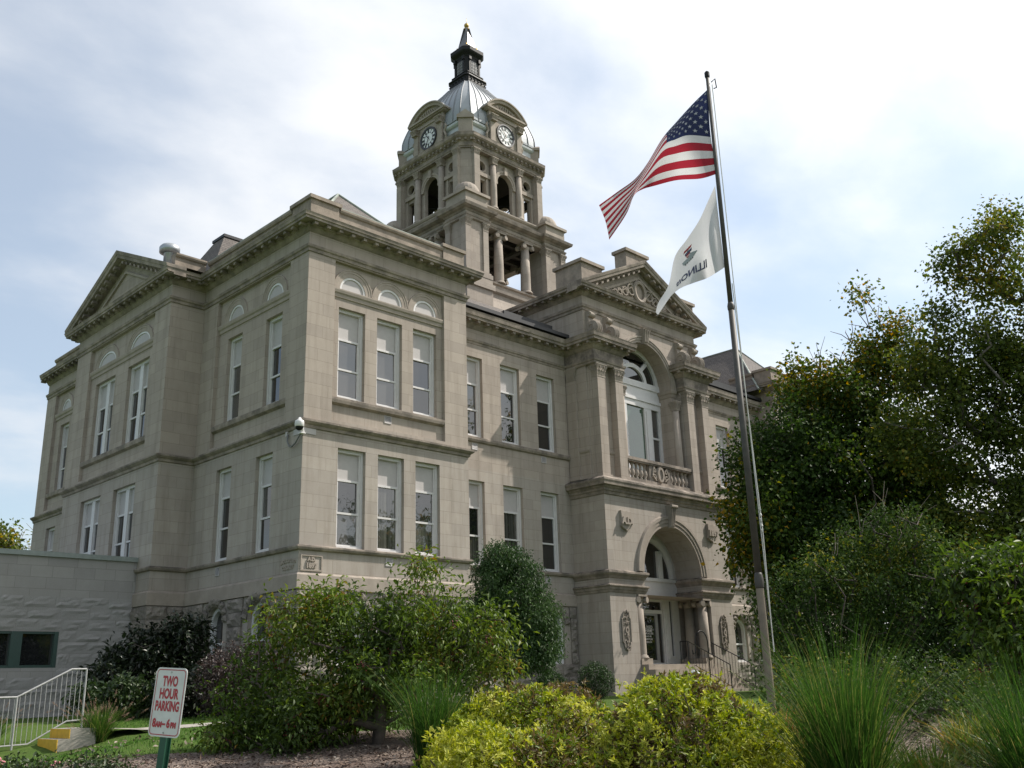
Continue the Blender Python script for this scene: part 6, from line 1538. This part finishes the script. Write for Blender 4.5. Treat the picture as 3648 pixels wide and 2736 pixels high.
# lawn blades where the grass is seen close
def lawn_blades():
    r = np.random.default_rng(77); n = 26000
    t = r.uniform(14.2, 27, n); s = r.uniform(-9.2, -.5, n); P = np.array([(*tpos(a, b), 0) for a, b in zip(t, s)])
    ok = np.ones(n, bool)
    for i, (a, b) in enumerate(zip(t, s)):
        lim = np.interp(b, [-9.2, -7.2, -5.2, -3.6, -3.1, -1, 0], [12, 14.4, 15.6, 15.9, 17.9, 18.4, 19])
        if a < lim or (-9.3 < P[i, 0] < 1 and -4.5 < P[i, 1] < -3.1): ok[i] = False
    P = P[ok]; P[:, 2] = [ground(x, y) for x, y in P[:, :2]]; m = len(P)
    d = r.normal(size=(m, 3))*.35; d[:, 2] = 1
    v, f, tt = leafgeo(P, d, r.normal(size=(m, 3)), r.uniform(.035, .075, m), .16, .05, r.uniform(0, 1, m))
    o = npmesh('lawn_grass', v, None, f, [LM_LAWN], tint=tt); tag(o, 'short mown grass blades of the lawn', 'grass', kind='stuff')
lawn_blades()
scatter('bark_chips', 8.5, 15.5, -7, 6.5, 16000, .06, LM_MULCH, 'loose bark chips scattered over the bed', 'bark chips')
scatter('fallen_leaves', 8.5, 19, -8, 6, 1500, .085, LM_MULCH, 'fallen brown leaves lying on the bed and lawn edge', 'leaves', .5, .06)

# ------------------------------------------------------------------ street furniture
def st(x, y, z): k = 1.333; return np.array([CAM[0]+k*(x-CAM[0]), CAM[1]+k*(y-CAM[1]), CAM[2]+k*(z-CAM[2])])
# stair rail and yellow steps
rp = {n: st(*p) for n, p in dict(tr=(-8.97, -8.3, 2.03), bend=(-9.19, -8.3, 2.03), low=(-9.93, -8.3, 1.65), left=(-10.5, -8.3, 1.65), br=(-8.97, -8.3, 1.05), lr0=(-9.0, -8.3, 1.30), lr1=(-9.2, -8.3, 1.29), lr2=(-9.72, -8.3, 1.0), lb=(-9.93, -8.3, .8), lr3=(-10.5, -8.3, .98)).items()}
SR = thing('stair_rail', tuple(rp['br']), 'white painted metal stair railing with thin upright bars beside yellow steps', 'railing')
m_ = MB(); m_.tube([rp['tr'], rp['bend'], rp['low'], rp['left']], .018, 8); m_.build('top_rail', RAILW, SR)
m_ = MB(); m_.tube([rp['lr0'], rp['lr1'], rp['lr2'], rp['lr3']], .014, 6); m_.build('bottom_rail', RAILW, SR)
for a, b in (('tr', 'br'), ('low', 'lb')): m_ = MB(); m_.tube([rp[a], rp[b]], .02, 8); m_.build('post', RAILW, SR)
def rail_z(x, pts): return np.interp(x, [p[0] for p in pts][::-1], [p[2] for p in pts][::-1])
tp_ = [rp['tr'], rp['bend'], rp['low'], rp['left']]; lp_ = [rp['lr0'], rp['lr1'], rp['lr2'], rp['lr3']]
for i in range(1, 18):
    x = rp['tr'][0]-i*.094*1.0
    if x < rp['left'][0]: break
    m_ = MB(); m_.tube([(x, rp['tr'][1], rail_z(x, lp_)), (x, rp['tr'][1], rail_z(x, tp_))], .006, 6); m_.build('baluster', RAILW, SR)
s1 = st(-9.44, -8.4, 1.2); s2 = st(-9.6, -8.4, 1.07); s3 = st(-9.62, -8.4, .95); y0, y1 = st(0, -9.08, 0)[1], st(0, -8.37, 0)[1]
ST = thing('garden_steps', (s1[0], (y0+y1)/2, s3[2]), 'two low steps with yellow painted risers at the left edge of the lawn', 'steps')
m_ = MB(); m_.box(s1[0]+.012, s1[0]+.5, y0, y1, .3, s1[2]); m_.box(s2[0]+.012, s1[0]+.012, y0, y1, .3, s2[2]); m_.build('step_block', CONC, ST)
m_ = MB(); m_.box(s1[0]-.001, s1[0]+.012, y0, y1, s2[2]+.002, s1[2]-.004); m_.build('riser', YELLOW, ST)
m_ = MB(); m_.box(s2[0]-.004, s2[0]+.012, y0, y1, s3[2]-.1, s2[2]-.004); m_.build('riser', YELLOW, ST)
wk = MB()
for i in range(9):
    xa = s1[0]+.5+i*1.2; zz_ = [max(ground(x, y)+.012, 0) for x in (xa, xa+1.18) for y in (y0, y1)]
    wk.quad((xa, y0, s1[2]-.005 if i == 0 else zz_[0]), (xa+1.18, y0, zz_[2]), (xa+1.18, y1, zz_[3]), (xa, y1, s1[2]-.005 if i == 0 else zz_[1]))
tag(wk.build('walkway', CONC), 'pale concrete walkway crossing the lawn from the steps', 'walkway', kind='structure')
# parking sign
sg_p = np.array([-11.95, -17.1]); gz = G(*sg_p)
PS = thing('parking_sign', (-11.95, -17.085, gz), 'white two hour parking sign with red lettering on a leaning green post', 'sign')
az = R(196); nrm = np.array([math.cos(az), math.sin(az), 0]); rgt = np.array([-nrm[1], nrm[0], 0]); rgt = -rgt if rgt@_rt < 0 else rgt
lean = .075; upv = np.array([0, 0, 1])*math.cos(lean)+_rt*math.sin(lean); upv = upv/np.linalg.norm(upv); rgt = rgt-upv*(rgt@upv); rgt /= np.linalg.norm(rgt); nr2 = np.cross(rgt, upv); nr2 = nr2 if nr2@nrm > 0 else -nr2
sc_ = np.array([-11.93, -17.07, 1.56]); so = np.array([-11.95, -17.085, gz])
SP = lambda u, v, d=0.0: tuple(sc_+rgt*u+upv*v+nr2*d-so)
def rrect(w, h, r, n=6):
    p = []
    for cx, cy, a0 in ((w/2-r, h/2-r, 0), (-w/2+r, h/2-r, PI/2), (-w/2+r, -h/2+r, PI), (w/2-r, -h/2+r, 3*PI/2)):
        p += [(cx+r*math.cos(a0+PI/2*k/n), cy+r*math.sin(a0+PI/2*k/n)) for k in range(n+1)]
    return p
SIGNW = plain('sign_white', (0.66, 0.63, 0.63), 0.45, vary=0.10, scale=9); SIGNR = plain('sign_red', (0.42, 0.03, 0.045), 0.45, vary=0.05); POSTG = plain('green_sign_post', (0.018, 0.075, 0.048), 0.4, 0.2)
m_ = MB(); m_.prism(rrect(.305, .457, .035), lambda u, v: SP(u, v, -.003), lambda u, v: SP(u, v, 0)); m_.build('panel', SIGNW, PS, loc=(0, 0, 0))
m_ = MB(); a, b = rrect(.283, .435, .028), rrect(.271, .423, .023); n = len(a)
m_.add([SP(*p, .0012) for p in a]+[SP(*p, .0012) for p in b], [(i, (i+1) % n, (i+1) % n+n, i+n) for i in range(n)]); m_.build('border', SIGNR, PS, loc=(0, 0, 0))
def stext(body, size, v0, xs=1.0, u0=0.0):
    m_ = MB(); v, f = text_geo(body, size, 0, .0038); m_.add([SP(u0+x*xs, v0+y, .0016) for x, y, z in v], f); m_.build('lettering', SIGNR, PS, loc=(0, 0, 0))
stext('TWO', .092, .135, .66); stext('HOUR', .092, .052, .70); stext('PARKING', .088, -.030, .64); stext('8', .075, -.142, .85, -.105); stext('AM', .048, -.150, .85, -.058); stext('–', .07, -.142, .8, -.010); stext('6', .075, -.142, .85, .034); stext('PM', .048, -.150, .85, .084)
m_ = MB()
for v_ in (.2, -.2): m_.prism([(.006*math.cos(k), v_+.006*math.sin(k)) for k in np.linspace(0, 2*PI, 9)[:-1]], lambda u, v: SP(u, v, 0), lambda u, v: SP(u, v, .005))
m_.pieces('bolt', RAILW, PS) if False else m_.build('bolts', RAILW, PS, loc=(0, 0, 0))
m_ = MB(); hv = (1.56-gz)/upv[2]
for u0, u1, d0, d1 in ((-.025, .025, -.010, -.004), (-.03, -.025, -.035, -.004), (.025, .03, -.035, -.004), (-.045, -.03, -.039, -.034), (.03, .045, -.039, -.034)):
    m_.add([SP(u, v, d) for u in (u0, u1) for v in (-hv-.1, .19) for d in (d0, d1)], [(0, 1, 3, 2), (4, 6, 7, 5), (0, 4, 5, 1), (2, 3, 7, 6), (0, 2, 6, 4), (1, 5, 7, 3)])
m_.build('post', POSTG, PS, loc=(0, 0, 0))
# flagpole
FX, FY = -.69, -15.01; fz = G(FX, FY)
FP = thing('flagpole', (FX, FY, fz), 'tall weathered metal flagpole in three tapering sections with a tan sleeve at its foot', 'flagpole')
m_ = MB(); m_.lathe((0, 0, 0), [(.066, -.2), (.066, 3.1-fz)], 14); m_.build('sleeve', POLEL, FP, loc=(0, 0, 0), smooth=False)
m_ = MB(); m_.lathe((0, 0, 0), [(.060, 3.05-fz), (.053, 8.05-fz)], 14); m_.build('lower_section', POLE, FP, loc=(0, 0, 0), smooth=True)
m_ = MB(); m_.lathe((0, 0, 0), [(.046, 8.0-fz), (.034, 12.9-fz)], 14); m_.build('upper_section', POLE, FP, loc=(0, 0, 0), smooth=True)
for z0, z1, r in ((3.02, 3.28, .074), (7.97, 8.12, .062)):
    m_ = MB(); m_.lathe((0, 0, 0), [(r*.9, z0-fz), (r, z0+.02-fz), (r*1.05, (z0+z1)/2-fz), (r*.95, z1-.04-fz), (r*.8, z1-fz)], 14); m_.build('collar', POLE, FP, loc=(0, 0, 0), smooth=True)
m_ = MB(); m_.lathe((0, 0, 0), [(.04, 12.85-fz), (.05, 12.88-fz), (.05, 12.97-fz), (.025, 13.0-fz)], 12); m_.tube([(.04, -.05, 12.75-fz), (.09, -.11, 12.82-fz), (.1, -.12, 12.62-fz), (.06, -.08, 12.6-fz)], .012, 5); m_.build('truck', BLACKM, FP, loc=(0, 0, 0))
hx = np.array([_rt[0], _rt[1], 0])*.13
m_ = MB(); m_.tube([(hx[0]*.6, hx[1]*.6, 12.7-fz), (hx[0]*.75, hx[1]*.75, 8.0-fz), (hx[0], hx[1], 2.0-fz)], .009, 5); m_.tube([(hx[0]*.5, hx[1]*.5, 8.5-fz), (hx[0]*1.15, hx[1]*1.15, 4.0-fz), (hx[0]*.95, hx[1]*.95, 2.0-fz)], .009, 5)
for k in range(5): m_.tube([(hx[0]*(.9+.1*k % .2), hx[1], 4.0+.09*k-fz), (hx[0]*1.1, hx[1]*1.1, 3.96+.09*k-fz)], .022, 6)
m_.build('halyard', ROPE, FP, loc=(0, 0, 0))
# flags: cloth surfaces interpolated through measured control points
def surf(CP, nu, nv, rip=.0, seed=1):
    A = np.array(CP, float); n, m = A.shape[:2]
    def cr(Y, x):
        i = min(int(x), len(Y)-2); t = x-i; p0, p1, p2, p3 = Y[max(i-1, 0)], Y[i], Y[i+1], Y[min(i+2, len(Y)-1)]
        return .5*((2*p1)+(-p0+p2)*t+(2*p0-5*p1+4*p2-p3)*t*t+(-p0+3*p1-3*p2+p3)*t**3)
    def F(u, v): return cr([cr(A[i], v*(m-1)) for i in range(n)], u*(n-1))
    return F
US_ = [[[-0.696, -15.0, 12.601], [-0.716, -14.967, 11.619], [-0.689, -15.012, 10.749]], [[-0.751, -14.678, 12.419], [-1.113, -14.736, 11.597], [-0.936, -14.797, 10.642]], [[-0.823, -14.308, 12.155], [-1.27, -14.534, 11.518], [-1.0, -14.305, 10.788]], [[-0.942, -14.014, 11.859], [-1.302, -14.289, 11.472], [-1.313, -13.98, 10.683]], [[-1.156, -13.756, 11.328], [-1.325, -13.864, 11.073], [-1.551, -13.876, 10.565]], [[-1.495, -13.679, 10.89], [-1.457, -13.647, 10.721], [-1.354, -13.526, 10.646]], [[-1.836, -13.502, 10.565], [-1.644, -13.433, 10.403], [-1.367, -13.312, 10.315]], [[-2.106, -13.248, 10.287], [-1.855, -13.182, 10.042], [-1.632, -13.066, 9.782]]]
IL_ = [[[-0.723, -14.956, 10.501], [-0.719, -14.962, 9.662], [-0.712, -14.973, 8.824]], [[-0.72, -14.768, 10.251], [-0.963, -14.945, 9.421], [-0.892, -14.908, 8.689]], [[-0.736, -14.547, 9.932], [-0.886, -14.686, 9.304], [-0.786, -14.62, 8.7]], [[-0.83, -14.295, 9.598], [-0.931, -14.418, 9.166], [-1.098, -14.529, 8.549]], [[-0.918, -14.054, 9.297], [-1.071, -14.187, 8.851], [-1.176, -14.304, 8.502]], [[-1.042, -13.945, 8.721], [-1.155, -14.049, 8.54], [-1.228, -14.12, 8.398]], [[-1.192, -13.794, 8.377], [-1.255, -13.882, 8.267], [-1.274, -13.948, 8.21]], [[-1.267, -13.767, 8.168], [-1.301, -13.807, 8.114], [-1.305, -13.838, 8.081]]]
def cloth(name, col):
    m, nt, b = newmat(name); N, L = nt.nodes, nt.links
    b.inputs['Base Color'].default_value = (*col, 1); b.inputs['Roughness'].default_value = .7; b.inputs['Specular IOR Level'].default_value = .2
    t = N.new('ShaderNodeBsdfTranslucent'); t.inputs[0].default_value = (*[min(1, c*1.05) for c in col], 1); ms = N.new('ShaderNodeMixShader'); ms.inputs[0].default_value = .45
    L.new(b.outputs[0], ms.inputs[1]); L.new(t.outputs[0], ms.inputs[2]); L.new(ms.outputs[0], nt.nodes['Material Output'].inputs[0]); return m
CW, CRD, CBL = cloth('flag_white', (.62, .62, .64)), cloth('flag_red', (.32, .022, .038)), cloth('flag_blue', (.022, .03, .085))
fo = np.array([FX, FY, fz])
def decal(F, pts, d):      # flat outline pieces laid on the cloth, both faces of it
    out = []
    for u, v in pts:
        u = min(max(u, 0), 1); v = min(max(v, 0), 1)
        p = F(u, v); e = 1e-3; a = F(min(u+e, 1), v)-F(max(u-e, 0), v); b = F(u, min(v+e, 1))-F(u, max(v-e, 0)); n = np.cross(a, b); n /= (np.linalg.norm(n)+1e-12); out.append(p+n*d)
    return out
UF = surf(US_, 0, 0)
USF = thing('american_flag', (FX-.05, FY+.05, 10.75), 'stars and stripes flag hanging from the pole top and twisting down to the left', 'flag'); uo = np.array([FX-.05, FY+.05, 10.75])
def flagmesh(name, F, o, nu, nv, matf, mats, par):
    us, vs = np.linspace(0, 1, nu+1), np.linspace(0, 1, nv+1)
    v = [F(a, b)-o for a in us for b in vs]; f = []; mi = []
    for i in range(nu):
        for j in range(nv): f.append((i*(nv+1)+j, (i+1)*(nv+1)+j, (i+1)*(nv+1)+j+1, i*(nv+1)+j+1)); mi.append(matf((i+.5)/nu, (j+.5)/nv))
    return npmesh(name, v, f, None, mats, parent=par, loc=(0, 0, 0), smooth=True, midx=mi)
flagmesh('cloth', UF, uo, 90, 52, lambda u, v: 2 if (u < .4 and v < 7/13) else (1 if int(v*13) % 2 == 0 else 0), [CW, CRD, CBL], USF)
m_ = MB()
for rr_ in range(9):
    for cc in range(11):
        if (rr_+cc) % 2: continue
        cu, cv = .4*(cc+1)/12, (7/13)*(rr_+1)/10; sp5 = []
        for k in range(10):
            a = -PI/2+k*PI/5; q = .026 if k % 2 == 0 else .0105; sp5.append((cu+q*math.cos(a)/1.6, cv+q*math.sin(a)))
        for d in (.005, -.005): m_.add([p-uo for p in decal(UF, sp5, d)]+[decal(UF, [(cu, cv)], d)[0]-uo], [(k, (k+1) % 10, 10) for k in range(10)])
m_.build('stars', CW, USF, loc=(0, 0, 0))
IF = surf(IL_, 0, 0); io = np.array([FX-.05, FY+.05, 8.8])
ILF = thing('illinois_flag', tuple(io), 'white state flag with an eagle emblem hanging limp below the american flag', 'flag')
flagmesh('cloth', IF, io, 60, 36, lambda u, v: 0, [CW], ILF)
NAVY = plain('print_navy', (.05, .055, .11), .7); PRED = plain('print_red', (.35, .03, .03), .7); PGR = plain('print_grey_green', (.27, .30, .29), .7); PTAN = plain('print_dark', (.05, .05, .05), .7)
def letter(body, size, u0, v0, mat, name):
    m = MB(); v, f = text_geo(body, size, 0, .004)
    for d in (.004, -.004): m.add([p-io for p in decal(IF, [(u0+x/1.6, v0-y) for x, y, z in v], d)], f)
    m.build(name, mat, ILF, loc=(0, 0, 0))
letter('ILLINOIS', .15, .44, .76, NAVY, 'lettering')
def patch(polys, mat, name):
    m = MB()
    for poly in polys:
        for d in (.004, -.004): m.add([p-io for p in decal(IF, [(.44+x*.6, .40+y*.6) for x, y in poly], d)], [tuple(range(len(poly)))])
    m.build(name, mat, ILF, loc=(0, 0, 0))
patch([[(-.07, -.2), (.06, -.26), (.08, -.2), (-.05, -.14)], [(-.02, -.02), (.05, -.04), (.05, 0), (-.02, .02)], [(-.02, .05), (.05, .03), (.04, .07), (-.01, .09)]], PRED, 'emblem_banner')
patch([[(-.06, -.1), (.06, -.13), (.06, -.05), (-.05, -.02)]], NAVY, 'emblem_shield')
patch([[(-.14, .14), (-.02, .02), (.03, .1), (.12, .04), (.1, .2), (-.02, .26)], [(-.02, -.16), (.03, -.15), (.0, -.1)]], PGR, 'emblem_eagle')
patch([[(-.06+.03*i, .18+.012*(i % 3)), (-.045+.03*i, .17), (-.04+.03*i, .27), (-.055+.03*i, .27)] for i in range(5)], PTAN, 'emblem_rocks')
# security camera on the corner
SCM = thing('security_camera', (-.05, -.05, 8.9), 'white dome security camera on a corner bracket with looping grey conduit', 'camera'); so2 = np.array([-.05, -.05, 8.9])
m_ = MB(); m_.box(-.035+.05, .49, -.025+.05-.03, .05-.004-.003, -.08, .13) if False else None
m_.box(.05, .49, .035-.003, .05-.003, -.07, .12); m_.box(.035-.003, .05-.003, .05, .52, -.07, .12); m_.build('mounting_plate', PANEL, SCM, loc=(0, 0, 0))
m_ = MB(); m_.box(-.1, .06, -.1, .06, -.12, -.09); m_.tube([(0, 0, -.09), (-.05, -.05, .0), (-.16, -.16, .2), (-.27, -.27, .26)], [.07, .06, .045, .04], 10); m_.build('bracket', WHITE, SCM, loc=(0, 0, 0))
m_ = MB(); m_.lathe((-.29, -.29, 0), [(.03, .26), (.05, .22), (.07, .2), (.125, .17), (.135, .12), (.135, .0), (.125, -.01)], 18); m_.build('housing', WHITE, SCM, loc=(0, 0, 0), smooth=True)
m_ = MB(); m_.lathe((-.29, -.29, 0), [(.115*math.cos(t), -.01-.11*math.sin(t)) for t in np.linspace(0, 1.5, 8)], 16); m_.build('dome_lens', BLACKM, SCM, loc=(0, 0, 0), smooth=True)
m_ = MB(); m_.tube([(.0, .78, .0), (-.02, .76, -.2), (-.03, .62, -.38), (-.03, .5, -.41), (-.03, .3, -.33), (-.02, .12, -.15), (-.02, .0, -.1)], .024, 8); m_.build('conduit', plain('grey_conduit', (.16, .16, .16), .5), SCM, loc=(0, 0, 0), smooth=True)
m_ = MB(); m_.box(-.01, .05-.004, .80, .9, -.03, .11); m_.build('junction_box', PANEL, SCM, loc=(0, 0, 0))
# entrance handrails, shepherd hook, grey dome cap
def handrail(x, pts, lab):
    o = np.array([x, pts[0][0], DK]); t_ = thing('handrail', tuple(o), lab, 'handrail', 'iron handrails on the entrance steps')
    P = [np.array([x, y, z])-o for y, z in pts]; m = MB(); m.tube(P, .02, 6); m.build('top_rail', IRON, t_, loc=(0, 0, 0))
    Lw = [p-np.array([0, 0, .78]) for p in P]; m = MB(); m.tube(Lw, .012, 6); m.build('bottom_rail', IRON, t_, loc=(0, 0, 0))
    for q, zb in ((P[0], -.0), (P[1], 0.0), (P[-1], -.86)):
        m = MB(); m.tube([q, (q[0], q[1], min(zb, q[2]-.86))], .022, 6); m.build('post', IRON, t_, loc=(0, 0, 0))
    n = int((pts[0][0]-pts[-1][0])/.135)
    for i in range(1, n):
        y = -(pts[0][0]-pts[-1][0])*i/n; zt = np.interp(-y, [-p[1] for p in P], [p[2] for p in P]); m = MB(); m.tube([(0, y, zt-.78), (0, y, zt)], .008, 5); m.build('baluster', IRON, t_, loc=(0, 0, 0))
handrail(17.35, [(-.30, 3.06), (-.66, 3.06), (-2.5, 2.12)], 'left black iron handrail on the entrance steps')
handrail(19.15, [(-.2, 3.04), (-.5, 3.04), (-2.4, 2.10)], 'right black iron handrail on the entrance steps, near the fluted jamb columns')
HK = thing('shepherd_hook', (15.94, -2.55, 1.15), 'black iron shepherd hook arching in front of the entrance door', 'plant hook')
m_ = MB(); m_.tube([(0, 0, -.1), (0, 0, 1.55)]+[(-.40+.40*math.cos(a), 0, 1.72+.44*math.sin(a)) for a in np.linspace(.1, PI, 12)]+[(-.8, 0, 1.5), (-.84, 0, 1.36), (-.96, 0, 1.34), (-1.0, 0, 1.48)], .022, 8); m_.build('hook', IRON, HK, loc=(0, 0, 0), smooth=True)
LB = thing('bollard', (1.37, -12.13, G(1.37, -12.13)), 'pale grey dome topped bollard poking above the largest golden shrub', 'bollard')
zb_ = 1.66-G(1.37, -12.13)
m_ = MB(); m_.lathe((0, 0, 0), [(.10, -.1), (.10, zb_-.02)], 20); m_.build('post', POLE, LB, loc=(0, 0, 0))
m_ = MB(); m_.lathe((0, 0, 0), [(.14, zb_-.04), (.145, zb_)]+[(.14*math.cos(t), zb_+.13*math.sin(t)) for t in np.linspace(0, 1.5, 8)], 22); m_.build('cap', plain('grey_lid', (.42, .44, .44), .4), LB, loc=(0, 0, 0), smooth=True)
